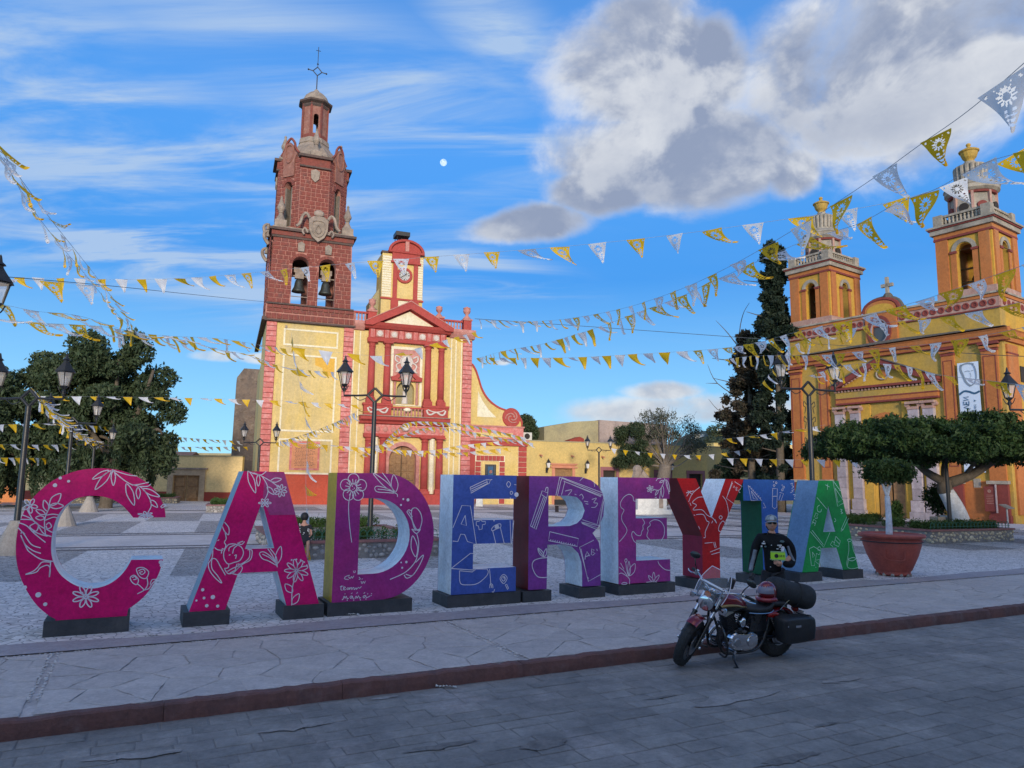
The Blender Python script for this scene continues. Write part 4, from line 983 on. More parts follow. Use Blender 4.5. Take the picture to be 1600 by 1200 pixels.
    for i in range(12):
        a = RA(30 * i); h.M = Matrix.Translation((3.18, y0 - .12, 21.4)) @ Matrix.Rotation(a, 4, 'Y'); h.box(-.022 - (.02 if i % 3 == 0 else 0), .022 + (.02 if i % 3 == 0 else 0), 0, .01, .38, .49)
    h.build('hour_marks', M['ink'], ck)
    h = MB(); h.M = Matrix.Translation((3.18, y0 - .14, 21.4)) @ Matrix.Rotation(RA(235), 4, 'Y'); h.box(-.03, .03, 0, .01, -.08, .44)
    h.M = Matrix.Translation((3.18, y0 - .145, 21.4)) @ Matrix.Rotation(RA(50), 4, 'Y'); h.box(-.035, .035, 0, .01, -.05, .30); h.build('clock_hands', M['ink'], ck)
    lf = MB()
    for x in (2.45, 3.5): 
        for y in (y0 + .3, y0 + 1.3): lf.cyl((x, y, 24.5), (x, y, 25.5), .04, n=5)
    lf.box(2.3, 3.65, y0 + .1, y0 + 1.5, 25.35, 25.75); lf.lathe((2.98, y0 + .7, 24.5), [(.3, 0), (.2, .4), (.1, .8)], 8); lf.build('roof_frame', M['iron_black'], T)
build_church_a()
tw = thing('stone_buttress', 'brown rubble stone buttress standing left behind the bell tower', 'wall', (-30.7, 80, 0), A_RZ)
b = MB(); b.prism([(0, 0), (6, 0), (6, 14.3), (.8, 14.3), (.1, 13.2)], [], 0, 6); b.build('rubble_wall', M['rubble'], tw)
b = MB(); random.seed(8)
for i in range(160):
    x, z = random.uniform(.3, 5), random.uniform(.3, 13.6); s = random.uniform(.1, .3); b.ball((x, .02, z), s, 6, 4, (1.2, .35, .8))
b.build('rubble_stones', M['rubble'], tw, kind='stuff')

# ------------------------------------------------------------------ church on the right
chB = thing('church', 'orange and ochre church with two domed bell towers and a columned porch', 'church', B_O, B_RZ)
def build_church_b():
    T = chB
    x0, x1 = -3.95, 10.75
    b = MB(); b.prism([(x0, 0), (x1, 0), (x1, 14.0), (x0, 14.0)], [arch_hole(3.35, 2.0, .05, 4.2)], 0, .8); b.build('front_wall', M['b_yellow_old'], T)
    MB().box(x1 - .8, x1 - .002, .8, 26, 0, 14.0).build('side_wall', M['b_yellow'], T)
    MB().box(x0, x0 + .8, .8, 26, 0, 14.0).build('side_wall', M['b_yellow'], T)
    MB().box(x0 + .8, x1 - .8, .81, 26, 0, 13.0).build('nave', M['b_yellow_old'], T)
    dl = MB().box(2.45, 3.28, .35, .5, .1, 4.3).build('door_leaf', M['wood_door'], T); dr = MB().box(3.42, 4.25, .35, .5, .1, 4.3).build('door_leaf', M['wood_door'], T)
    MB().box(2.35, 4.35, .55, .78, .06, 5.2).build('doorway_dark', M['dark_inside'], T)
    # pilasters with a sunk panel drawn in maroon, on maroon pedestals
    for i, (a, c) in enumerate(((-3.88, -2.95), (-1.52, -.72), (7.22, 8.0), (9.58, 10.5))):
        p = MB().box(a, c, -.16, 0, 2.62, 10.6).build('pilaster', M['b_orange'], T)
        b = MB(); b.prism([(a + .1, 3.5), (c - .1, 3.5), (c - .1, 10.3), (a + .1, 10.3)], [[(a + .15, 3.55), (c - .15, 3.55), (c - .15, 10.25), (a + .15, 10.25)]], -.18, -.16); b.build('maroon_outline', M['b_maroon'], p)
        for z, e in ((10.6, .02), (10.78, .07), (11.0, .12)): MB().box(a - e, c + e, -.2 - e, 0, z, z + .14).build('capital_moulding', M['b_orange'] if z == 10.78 else M['b_maroon'], p)
        MB().box(a - .06, c + .06, -.26, 0, .55, 2.42).build('pedestal', M['b_maroon'] if i != 1 else M['b_orange'], p)
        MB().box(a - .14, c + .14, -.34, 0, 2.42, 2.62).build('pedestal_cap', M['b_grey'], p)
        MB().box(a - .12, c + .12, -.32, 0, .0, .55).build('pedestal_foot', M['b_maroon'], p)
    MB().box(-2.9, -1.55, -.03, 0, 0, 2.5).build('dado', M['b_orange'], T); MB().box(8.05, 9.5, -.03, 0, 0, 2.6).build('dado', M['b_orange'], T)
    # main cornices
    b = MB(); b.prism([(0, 11.15), (-.18, 11.18), (-.22, 11.42), (-.32, 11.45), (-.42, 11.78), (-.5, 11.86), (0, 12.0)], [], x0 - .05, x1 + .5, plane='yz'); b.build('lower_cornice', M['b_orange'], T)
    for z, e in ((11.16, .25), (11.44, .36)): MB().box(x0 - .06, x1 + e, -e, 0, z, z + .045).build('maroon_line', M['b_maroon'], T)
    MB().prism([(-4.0, 11.99), (11.1, 11.99), (11.1, 12.02), (6.4, 12.12), (5.0, 12.18), (-4.0, 12.03)], [], -.44, 0).build('ledge_soot', M['soot'], T)
    MB().box(x0 - .02, x1 + .06, -.09, 0, 13.32, 13.98).build('circle_frieze', M['b_rosestone'], T)
    ring = MB().lathe((0, 0, 0), [(.10, -.01), (.13, -.05), (.19, -.05), (.22, 0)], 12, axis='y').mesh('frieze_ring', M['b_maroon'])
    for i in range(29): inst('frieze_ring', ring, T, (x0 + .35 + i * .5, -.09, 13.65))
    MB().box(x0 - .08, x1 + .14, -.16, 0, 13.98, 14.18).build('frieze_cap', M['b_orange'], T)
    MB().box(x0 - .16, x1 + .24, -.26, .8, 14.18, 14.30).build('parapet_ledge', M['b_grey'], T)
    MB().box(x0 - .06, x1 + .1, -.13, 0, 13.24, 13.33).build('maroon_line', M['b_maroon'], T)
    # the same mouldings on the right flank
    MB().box(x1, x1 + .09, 0, 26, 13.32, 13.98).build('circle_frieze', M['b_rosestone'], T); MB().box(x1, x1 + .16, -.1, 26, 13.98, 14.18).build('frieze_cap', M['b_orange'], T); MB().box(x1, x1 + .24, -.26, 26, 14.18, 14.30).build('parapet_ledge', M['b_grey'], T)
    ring2 = MB().lathe((0, 0, 0), [(.10, .01), (.13, .05), (.19, .05), (.22, 0)], 12, axis='x').mesh('frieze_ring', M['b_maroon'])
    for i in range(12): inst('frieze_ring', ring2, T, (x1 + .09, .5 + i * .66, 13.65))
    b = MB(); b.prism([(x1, 11.15), (x1 + .18, 11.18), (x1 + .22, 11.42), (x1 + .32, 11.45), (x1 + .42, 11.78), (x1 + .5, 11.86), (x1, 12.0)], [], 0, 26); b.build('lower_cornice', M['b_orange'], T)
    MB().box(x1, x1 + .12, .4, 1.9, .6, 11.0).build('flank_pilaster', M['b_orange'], T); MB().box(x1, x1 + .14, .4, 1.95, 10.4, 10.5).build('maroon_line', M['b_maroon'], T)
    MB().box(x1, x1 + .05, 2.3, 3.0, 8.8, 9.8).build('flank_window', M['dark_inside'], T)
    # pediment
    b = MB(); b.prism([(-.25, 9.35), (3.25, 11.0), (7.1, 9.35), (7.1, 9.05), (6.4, 9.18), (3.25, 10.62), (.45, 9.3), (-.25, 9.05)], [], -.62, 0); b.build('raking_cornice', M['b_maroon'], T)
    b = MB(); b.prism([(-.3, 9.37), (3.25, 11.06), (7.15, 9.37), (7.15, 9.33), (3.25, 11.0), (-.3, 9.33)], [], -.70, 0); b.build('pediment_coping', M['soot'], T)
    b = MB(); b.prism([(.2, 9.2), (3.25, 10.66), (6.6, 9.2)], [], -.14, -.02); b.build('tympanum', M['b_yellow'], T)
    MB().box(-.25, 7.1, -.58, 0, 9.0, 9.16).build('pediment_cornice', M['b_maroon'], T)
    dm = MB().box(-.06, .06, -.10, 0, -.07, .07).mesh('dentil', M['b_rosestone'])
    for i in range(29): inst('dentil', dm, T, (-.05 + i * .25, -.3, 8.92))
    for s, xx in ((1, .55), (-1, 6.2)):
        for i in range(12): inst('dentil', dm, T, (xx + s * i * .22, -.3, 9.33 + i * .22 * (.47 if s > 0 else .43)))
    md = MB().lathe((3.35, -.15, 9.92), [(0, -.08), (.28, -.08), (.32, 0)], 16, axis='y').build('medallion', M['b_orange'], T)
    b = MB(); b.tube([(3.35 + .42 * math.cos(t), -.18, 9.92 + .38 * math.sin(t)) for t in [math.pi * 2 * i / 14 for i in range(14)]], .08, 5, closed=True); b.build('wreath', M['b_grey'], md)
    MB().box(-.1, 6.95, -.3, 0, 8.42, 8.88).build('porch_frieze', M['b_yellow_old'], T)
    MB().box(-.14, 6.98, -.34, 0, 8.34, 8.42).build('maroon_line', M['b_maroon'], T); MB().box(-.1, 6.94, -.3, 0, 8.08, 8.34).build('porch_architrave', M['b_orange'], T); MB().box(-.14, 6.98, -.33, 0, 7.96, 8.08).build('maroon_line', M['b_maroon'], T)
    # stone columns in drums
    dr_ = MB().bev(-.35, .35, -.34, 0, 0, .74, .02).mesh('column_block', M['b_stone'])
    for xc in (.12, 1.28, 5.32, 6.28):
        for i in range(9): inst('column_block', dr_, T, (xc, 0, .55 + i * .75), scale=(1 if i else 1.25, 1 if i else 1.3, 1))
        c = MB(); c.box(xc - .36, xc + .36, -.38, 0, 7.30, 7.48); c.cyl((xc - .4, -.3, 7.6), (xc - .4, 0, 7.6), .15, n=10); c.cyl((xc + .4, -.3, 7.6), (xc + .4, 0, 7.6), .15, n=10); c.box(xc - .46, xc + .46, -.44, 0, 7.66, 7.82); c.build('ionic_capital', M['b_rosestone'], T)
        MB().box(xc - .5, xc + .5, -.5, 0, .1, .55).build('column_base', M['b_stone'], T)
    for a, c in ((.5, .9), (1.65, 2.3), (4.5, 4.95), (5.7, 5.92)): MB().box(a, c, -.12, 0, .1, 7.9).build('yellow_strip', M['b_yellow'], T)
    b = MB(); b.prism(arch_hole(3.35, 2.9, 5.4, 5.8), [arch_hole(3.35, 2.3, 5.401, 5.8)], -.14, 0); b.build('window_arch', M['b_orange'], T)
    # central bay with the oval window and cross
    bay = [(2.35, 12.02), (4.55, 12.02), (4.55, 14.45)] + [(3.45 + 1.1 * math.cos(RA(a)), 14.45 + .62 * math.sin(RA(a))) for a in range(10, 171, 16)] + [(2.35, 14.45)]
    ov = [(3.35 + .56 * math.cos(RA(a)), 12.92 + .78 * math.sin(RA(a))) for a in range(0, 360, 15)]
    bb = MB().prism(bay, [ov], -.22, .6).build('gable_bay', M['b_orange'], T)
    ov2 = [(3.35 + .84 * math.cos(RA(a)), 12.92 + 1.1 * math.sin(RA(a))) for a in range(0, 360, 15)]
    MB().prism(ov2, [[(3.35 + .64 * math.cos(RA(a)), 12.92 + .87 * math.sin(RA(a))) for a in range(0, 360, 15)]], -.30, -.2).build('oval_ring', M['b_maroon'], T)
    MB().prism([(3.35 + .65 * math.cos(RA(a)), 12.92 + .88 * math.sin(RA(a))) for a in range(0, 360, 15)], [[(3.35 + .55 * math.cos(RA(a)), 12.92 + .77 * math.sin(RA(a))) for a in range(0, 360, 15)]], -.27, -.2).build('oval_reveal', M['b_stone'], T)
    MB().prism([(3.35 + .58 * math.cos(RA(a)), 12.92 + .8 * math.sin(RA(a))) for a in range(0, 360, 15)], [], -.05, -.02).build('oval_window', M['window_dark'], T)
    b = MB(); b.prism([(2.5, 14.2), (4.4, 14.2), (4.4, 14.4)] + [(3.45 + .95 * math.cos(RA(a)), 14.4 + .45 * math.sin(RA(a))) for a in range(10, 171, 16)] + [(2.5, 14.4)], [], -.24, -.2); b.build('gable_panel', M['b_yellow'], bb)
    b = MB(); b.tube([(2.15, -.1, 14.35)] + [(3.45 + 1.2 * math.cos(RA(a)), -.1, 14.5 + .68 * math.sin(RA(a))) for a in range(165, 14, -15)] + [(4.75, -.1, 14.35)], .14, 6); b.build('gable_coping', M['b_maroon'], bb)
    b = MB(); b.tube([(2.1, .2, 14.45)] + [(3.45 + 1.22 * math.cos(RA(a)), .2, 14.62 + .68 * math.sin(RA(a))) for a in range(165, 14, -15)] + [(4.8, .2, 14.45)], .17, 6); b.ball((3.85, .2, 15.3), .35, 8, 5); b.build('gable_soot', M['soot'], bb)
    b = MB(); b.box(3.73, 3.93, .1, .3, 15.3, 16.75); b.box(3.42, 4.24, .1, .3, 16.05, 16.28); b.build('stone_cross', M['b_grey'], T)
    # plaque on the right pedestal, lead pipe, banner
    pl = MB().box(9.3, 9.93, -.39, -.34, .78, 2.28).build('notice_board', M['b_maroon'], T); b = MB(); random.seed(9)
    b.lathe((9.6, -.392, 2.0), [(.07, 0), (.10, -.004), (.10, 0)], 12, axis='y')
    for i in range(6): b.box(9.4 + random.uniform(0, .05), 9.82 - random.uniform(0, .06), -.394, -.39, 1.75 - i * .1, 1.77 - i * .1)
    b.build('notice_lines', M['b_rosestone'], pl)
    MB().box(9.93, 9.99, -.45, -.34, .7, 2.4).build('pale_frame', M['b_stone'], pl)
    MB().box(8.62, 9.02, -.06, 0, 2.2, 2.75).build('wall_tile', M['b_grey'], T)
    # towers
    bal = MB().lathe((0, 0, 0), [(.075, 0), (.075, .05), (.045, .1), (.09, .25), (.045, .42), (.075, .5), (.075, .55)], 7).mesh('baluster', M['b_grey'], True)
    def tower(tx, w, dpt, z0, zs, aw, axs, zsp, urn_top, slender):
        """square belfry tx..tx+w wide with arches, cornice, balustrade, bell-shaped dome, fluted lantern and urn"""
        xa, xb, ya, yb = tx, tx + w, .05, .05 + dpt
        t = MB().box(xa - .1, xb + .1, ya - .12, yb, 14.3, 14.75).build('tower_plinth', M['b_rosestone'], T)
        for yy in ((ya, ya + .55), (yb - .55, yb)):
            MB().prism([(xa, 14.75), (xb, 14.75), (xb, zs), (xa, zs)], [arch_hole(axs, aw, 14.76, zsp)], *yy).build('belfry_wall', M['b_yellow'], T)
        for xx in ((xa, xa + .55), (xb - .55, xb)):
            MB().prism([(ya + .55, 14.75), (yb - .55, 14.75), (yb - .55, zs), (ya + .55, zs)], [arch_hole((ya + yb) / 2, aw, 14.76, zsp)], *xx, plane='yz').build('belfry_wall', M['b_yellow'], T)
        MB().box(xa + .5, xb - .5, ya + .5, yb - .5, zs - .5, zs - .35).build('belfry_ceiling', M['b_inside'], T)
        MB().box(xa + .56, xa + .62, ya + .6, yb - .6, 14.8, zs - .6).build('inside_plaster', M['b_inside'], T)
        pw = .72 if w > 3 else .6
        for a, c in ((xa - .03, xa + pw), (xb - pw, xb - .1)): MB().box(a, c, ya - .12, ya, 14.75, zs - .15).build('tower_pilaster', M['b_orange'], T)
        for a, c in ((ya + .12, ya + pw), (yb - pw, yb)): MB().box(xb, xb + .12, a, c, 14.75, zs - .15).build('tower_pilaster', M['b_orange'], T)
        MB().box(xb - .14, xb + .02, ya - .04, ya + .14, 14.75, zs - .1).build('corner_strip', M['b_yellow'], T)
        for a, c in ((axs - aw / 2 - .32, axs - aw / 2 + .02), (axs + aw / 2 - .02, axs + aw / 2 + .32)):
            MB().box(a, c, ya - .06, ya, 14.75, zsp - .1).build('arch_jamb', M['b_orange'], T); MB().box(a - .04, c + .04, ya - .13, ya, zsp - .1, zsp + .06).build('impost', M['b_maroon'], T)
        MB().prism(arch_hole(axs, aw + .5, zsp + .05, zsp + .06), [arch_hole(axs, aw, zsp + .051, zsp + .06)], ya - .08, ya).build('arch_moulding', M['b_grey'], T)
        ym = (ya + yb) / 2
        for a, c in ((ym - aw / 2 - .32, ym - aw / 2 + .02), (ym + aw / 2 - .02, ym + aw / 2 + .32)):
            MB().box(xb, xb + .06, a, c, 14.75, zsp - .1).build('arch_jamb', M['b_orange'], T); MB().box(xb, xb + .13, a - .04, c + .04, zsp - .1, zsp + .06).build('impost', M['b_maroon'], T)
        MB().prism(arch_hole(ym, aw + .5, zsp + .05, zsp + .06), [arch_hole(ym, aw, zsp + .051, zsp + .06)], xb, xb + .08, plane='yz').build('arch_moulding', M['b_grey'], T)
        for z in (15.6, 16.5): MB().box(xa + .3, xb - .3, ym - .06, ym + .06, z, z + .12).build('bell_beam', M['wood_door'], T)
        bl = MB().lathe((axs, ym, 0), [(.36, 15.75), (.32, 15.85), (.22, 16.1), (.16, 16.3), (0, 16.36)], 12).build('bell', M['bronze'], T, smooth=True)
        # cornice: maroon, orange, grey mouldings
        for z, h, e, m_ in ((zs - .15, .14, .12, 'b_maroon'), (zs, .26, .10, 'b_orange'), (zs + .26, .30, .26, 'b_grey'), (zs + .56, .10, .34, 'b_maroon'), (zs + .66, .12, .42, 'b_grey')):
            MB().box(xa - e, xb + e, ya - e - .04, yb + e, z, z + h).build('tower_cornice', M[m_], T)
        zb = zs + .78
        # balustrade
        for px, py in ((xa + .2, ya + .15), (xb - .2, ya + .15), (xa + .2, yb - .2), (xb - .2, yb - .2)): MB().box(px - .28, px + .28, py - .28, py + .28, zb, zb + .82).build('balustrade_post', M['b_grey'], T)
        for q in ((xa + .2, xb - .2, ya + .02, ya + .28), (xa + .2, xb - .2, yb - .33, yb - .07)): MB().box(q[0], q[1], q[2], q[3], zb + .64, zb + .78).build('balustrade_rail', M['b_grey'], T)
        for q in ((xa + .07, xa + .33, ya + .15, yb - .2), (xb - .33, xb - .07, ya + .15, yb - .2)): MB().box(q[0], q[1], q[2], q[3], zb + .64, zb + .78).build('balustrade_rail', M['b_grey'], T)
        n = int((w - .9) / .24)
        for i in range(n): inst('baluster', bal, T, (xa + .6 + i * (w - 1.2) / (n - 1), ya + .15, zb + .08))
        n = int((dpt - .9) / .24)
        for i in range(n): inst('baluster', bal, T, (xb - .2, ya + .6 + i * (dpt - 1.2) / (n - 1), zb + .08))
        # bell-shaped dome
        cx, cy = (xa + xb) / 2, (ya + yb) / 2; s = slender
        dome = MB(); dome.lathe((cx, cy, 0), [(1.75 * s, zb), (1.62 * s, zb + .35), (1.42 * s, zb + .9), (1.3 * s, zb + 1.5), (1.28 * s, zb + 2.1)], 8, rot=RA(22.5)); dome.build('bell_shaped_dome', M['b_grey'], T)
        for k in range(8):
            a = RA(45 * k + 0); r = 1.38 * s
            o = MB(); o.M = Matrix.Translation((cx, cy, 0)) @ Matrix.Rotation(a + math.pi / 2, 4, 'Z')
            o.prism([(.3 * math.cos(RA(q)), zb + 1.12 + .26 * math.sin(RA(q))) for q in range(0, 360, 30)], [], -r - .02, -r + .1)
            o.build('oval_eye', M['b_maroon'] if k % 2 else M['dark_inside'], T)
            o = MB(); o.M = Matrix.Translation((cx, cy, 0)) @ Matrix.Rotation(a + math.pi / 2 + RA(22.5), 4, 'Z'); o.box(-.08, .08, -1.42 * s, -1.2 * s, zb + .8, zb + 2.1); o.build('dome_rib', M['b_rosestone'], T)
        MB().lathe((cx, cy, 0), [(1.38 * s, zb + 2.0), (1.42 * s, zb + 2.12), (1.36 * s, zb + 2.18)], 20).build('maroon_ring', M['b_maroon'], T)
        MB().lathe((cx, cy, 0), [(1.42 * s, zb + 2.15), (1.6 * s, zb + 2.3), (1.6 * s, zb + 2.55), (1.66 * s, zb + 2.62), (1.6 * s, zb + 2.7), (1.2 * s, zb + 2.95), (.95 * s, zb + 3.05), (.92 * s, zb + 3.15)], 20).build('dome_ring', M['b_grey'], T)
        fl = MB()
        for k in range(18):
            a = 2 * math.pi * k / 18; fl.cyl((cx + .84 * s * math.cos(a), cy + .84 * s * math.sin(a), zb + 3.1), (cx + .88 * s * math.cos(a), cy + .88 * s * math.sin(a), zb + 4.15), .13 * s, n=7)
        fl.lathe((cx, cy, 0), [(.8 * s, zb + 3.1), (.85 * s, zb + 4.05), (.92 * s, zb + 4.2), (.6 * s, zb + 4.3), (.35 * s, zb + 4.35), (.35 * s, zb + 4.55)], 18); fl.build('fluted_lantern', M['b_grey'], T)
        u0 = zb + 4.55
        MB().lathe((cx, cy, u0), [(.30, 0), (.26, .1), (.30, .16), (.42, .30), (.50, .52), (.52, .66), (.60, .70), (.62, .78), (.40, .90), (.16, 1.0), (.10, 1.1), (.16, 1.2), (.12, 1.3), (0, 1.36)], 14).build('top_urn', M['b_yellow_old'], T, smooth=False)
    tower(-3.62, 3.25, 4.0, 14.3, 18.3, .86, -1.95, 17.1, 24.9, .92)
    tower(7.32, 3.3, 3.5, 14.3, 18.45, 1.0, 8.98, 17.35, 25.6, 1.0)
build_church_b()
# banner hanging on the right church: white cloth with a printed head, a wave and upright letters
bn = thing('banner', 'tall pale blue banner with a face and upright letters hung on the orange church', 'banner', inB(8.83, -.25, 0), B_RZ)
b = MB(); n = 10
b.add([(x, .02 * math.sin(z * 1.3 + x), z) for z in [3.12 + 6.9 * i / n for i in range(n + 1)] for x in (-.61, .61)], [(2 * i, 2 * i + 1, 2 * i + 3, 2 * i + 2) for i in range(n)]); cl = b.build('cloth', M['banner_cloth'], bn)
def letter_strokes(mb, txt, x, z, h, w, y, lw, up=True, gap=1.25):
    """simple stroke capitals; up=True writes upwards, turned a quarter left"""
    G = {'A': [[(0, 0), (.5, 1), (1, 0)], [(.2, .4), (.8, .4)]], 'B': [[(0, 0), (0, 1), (.6, 1), (.8, .85), (.7, .6), (0, .52)], [(.6, .53), (.95, .35), (.85, .05), (.6, 0), (0, 0)]], 'C': [[(.95, .8), (.6, 1), (.2, .9), (0, .5), (.2, .1), (.6, 0), (.95, .2)]],
         'E': [[(.9, 1), (0, 1), (0, 0), (.9, 0)], [(0, .5), (.75, .5)]], 'N': [[(0, 0), (0, 1), (.9, 0), (.9, 1)]], 'V': [[(0, 1), (.5, 0), (1, 1)]], 'S': [[(.9, .85), (.5, 1), (.1, .8), (.4, .55), (.85, .3), (.5, 0), (.05, .15)]],
         'M': [[(0, 0), (0, 1), (.5, .4), (1, 1), (1, 0)]], 'R': [[(0, 0), (0, 1), (.7, .95), (.75, .6), (0, .5), (.85, 0)]], 'I': [[(.5, 0), (.5, 1)]], 'L': [[(0, 1), (0, 0), (.8, 0)]], 'G': [[(.9, .8), (.5, 1), (.1, .8), (.0, .4), (.3, 0), (.9, .1), (.9, .45), (.55, .45)]],
         '1': [[(.2, .8), (.5, 1), (.5, 0)]], '2': [[(.1, .8), (.5, 1), (.85, .75), (.1, 0), (.9, 0)]], '3': [[(.1, .9), (.6, 1), (.8, .75), (.4, .52), (.85, .3), (.6, 0), (.05, .1)]], '+': [[(.5, .2), (.5, .8)], [(.2, .5), (.8, .5)]], '=': [[(.1, .62), (.9, .62)], [(.1, .36), (.9, .36)]], ' ': []}
    p = 0.0
    for ch in txt:
        for st in G.get(ch, []):
            pts = [(x - h * q[1], z + p + w * q[0]) if up else (x + p + w * q[0], z + h * q[1]) for q in st]
            mb.ribbon(pts, lw, y, n=1)
        p += w * gap
b = MB(); letter_strokes(b, 'VEN', -.36, 7.08, -.30, .22, -.03, .06); letter_strokes(b, 'V', -.36, 4.2, -.30, .22, -.03, .06)
b.build('banner_word', M['banner_blue'], cl)
b = MB(); letter_strokes(b, 'SAN A', .22, 6.9, -.13, .12, -.03, .03); b.build('banner_small_word', M['banner_blue'], cl)
b = MB(); b.ribbon([(-.6, 8.0), (-.3, 8.2), (0, 8.15), (.3, 8.02), (.6, 8.14)], .12, -.03); b.build('banner_wave', M['banner_blue'], cl)
b = MB(); b.ribbon([(-.36, 9.9), (-.42, 9.6), (-.30, 9.2), (-.14, 8.75), (.1, 8.5)], .13, -.03); b.ribbon([(.28, 9.9), (.42, 9.6), (.46, 9.1), (.36, 8.7), (.1, 8.5)], .07, -.03); b.ribbon([(-.4, 9.85), (0, 9.96), (.36, 9.86)], .09, -.03)
b.ribbon([(-.22, 9.42), (-.02, 9.47), (.12, 9.42)], .035, -.03); b.ribbon([(.0, 8.85), (.12, 8.82), (.24, 8.87)], .03, -.03); b.ribbon([(.2, 9.45), (.32, 9.48)], .035, -.03); b.ribbon([(.12, 9.35), (.16, 9.1), (.1, 9.05)], .025, -.03); b.build('banner_face', M['banner_grey'], cl)
b = MB(); b.prism([(.3, 3.3), (.58, 3.4), (.58, 4.3), (.45, 4.4), (.2, 4.1), (.1, 3.7)], [], -.035, -.03); b.prism([(-.6, 3.15), (-.1, 3.2), (-.2, 3.35), (-.5, 3.32)], [], -.035, -.03); b.build('banner_print', M['banner_sky'], cl)

# ------------------------------------------------------------------ low buildings
def wall_lantern(x, z, y, rz, O, label, group='wall lanterns on the yellow building'):
    p = O(x, y, 0); t = thing('wall_lantern', label, 'lamp', (p[0], p[1], z), rz, group)
    b = MB(); b.tube([(0, .5, -.55), (0, .25, -.6), (0, 0, -.35)], .03, 5, 3); b.box(-.1, .1, .42, .5, -.8, -.3); b.build('bracket', M['iron_black'], t)
    MB().lathe((0, 0, 0), [(.11, -.3), (.2, .15)], 6).build('glass', M['lantern_glow'], t)
    MB().lathe((0, 0, 0), [(.26, .15), (.2, .24), (.08, .42), (.05, .5), (0, .62)], 6).build('lid', M['iron_black'], t)
mid = thing('low_building', 'long low yellow building with water spouts joined to the left church', 'building', inA(15.6, .2), A_RZ)
def wall_with(name, x0, x1, z0, z1, holes, y0, y1, m, parent): b = MB(); b.prism([(x0, z0), (x1, z0), (x1, z1), (x0, z1)], holes, y0, y1); return b.build(name, M[m], parent)
hs = [[(3.0, .01), (4.9, .01), (4.9, 3.5), (3.0, 3.5)], [(8.35, .01), (9.85, .01), (9.85, 3.4), (8.35, 3.4)], [(14.6, .01), (16.2, .01), (16.2, 3.2), (14.6, 3.2)], [(18.6, .01), (20.3, .01), (20.3, 3.2), (18.6, 3.2)]]
wall_with('front_wall', 0, 22.9, 0, 6.1, hs, 0, .5, 'c_yellow', mid); MB().box(0, 22.9, .5, 12, 0, 5.8).build('body', M['c_yellow'], mid)
MB().box(-.02, 22.95, -.05, .55, 6.1, 6.2).build('wall_coping', M['c_olive'], mid)
for (x0, x1, zt, m_) in ((3.0, 4.9, 3.5, 'salmon_frame'), (8.35, 9.85, 3.4, 'plum_frame'), (14.6, 16.2, 3.2, 'plum_frame'), (18.6, 20.3, 3.2, 'plum_frame')):
    b = MB(); b.prism([(x0 - .3, 0), (x1 + .3, 0), (x1 + .3, zt + .35), (x0 - .3, zt + .35)], [[(x0, .01), (x1, .01), (x1, zt), (x0, zt)]], -.07, 0); f = b.build('door_frame', M[m_], mid)
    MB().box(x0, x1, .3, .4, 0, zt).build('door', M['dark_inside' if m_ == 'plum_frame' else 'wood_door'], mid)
    if m_ == 'salmon_frame':
        for z in (3.55, 3.85): MB().box(x0 - .5, x1 + .5, -.2, -.07, z, z + .14).build('cornice_strip', M['salmon_frame'], f)
sp = MB(); sp.tube([(0, 0, 0), (0, -.35, -.02), (0, -.6, -.1)], .08, 6); sp = sp.mesh('water_spout', M['salmon_frame'])
for x in (1.4, 4.8, 8.2, 12.3, 16.8, 19.7): inst('water_spout', sp, mid, (x, 0, 4.75))
for x, lb in ((2.1, 'small black wall lantern left of the salmon door frame'), (6.35, 'small black wall lantern right of the salmon door frame'), (16.0 + .2, 'small black wall lantern near the bare tree trunk on the yellow wall')):
    wall_lantern(15.6 + x, 3.85, -.35, A_RZ, lambda a, b_, c: inA(a, b_, c), lb)
hb = thing('upper_block', 'taller olive and pink block rising behind the low yellow building', 'building', inA(20, 6), A_RZ)
b = MB(); b.prism([(0, 0), (6.5, 0), (6.5, 8.95), (3.5, 8.7), (0, 8.0)], [], 0, 6); b.build('olive_wall', M['c_olive'], hb)
MB().prism([(6.5, 0), (15.2, 0), (15.2, 8.8), (6.5, 9.0)], [], -.3, 9).build('stained_wall', M['c_pinkwall'], hb)
MB().prism([(2.2, 6.0), (4.1, 6.0), (4.1, 6.8), (3.6, 7.0), (2.4, 6.6)], [], -1.3, -.1).build('red_awning', M['c_dado'], hb)
ac = thing('air_conditioner', 'small pale air conditioning unit on the roof beside the scroll volute', 'air conditioner', inA(15.9, .7, 6.2), A_RZ)
MB().box(-.45, .45, 0, .4, 0, .75).build('case', M['ac_white'], ac); MB().lathe((-.05, 0, .38), [(0, -.02), (.27, -.02), (.29, 0)], 14, axis='y').build('fan_grille', M['dark_inside'], ac)
rw = thing('garden_wall', 'low yellow garden wall running towards the orange church', 'wall', inA(38.8, 1.5), A_RZ)
b = MB(); b.prism([(0, 0), (20, 0), (20, 2.9), (1.2, 2.9), (1.0, 3.3), (0, 3.3)], [], 0, .4); b.build('wall_face', M['c_orange'] if False else M['c_pale'], rw); MB().box(-.05, 1.1, -.05, .45, 3.3, 3.42).build('coping', M['c_olive'], rw)
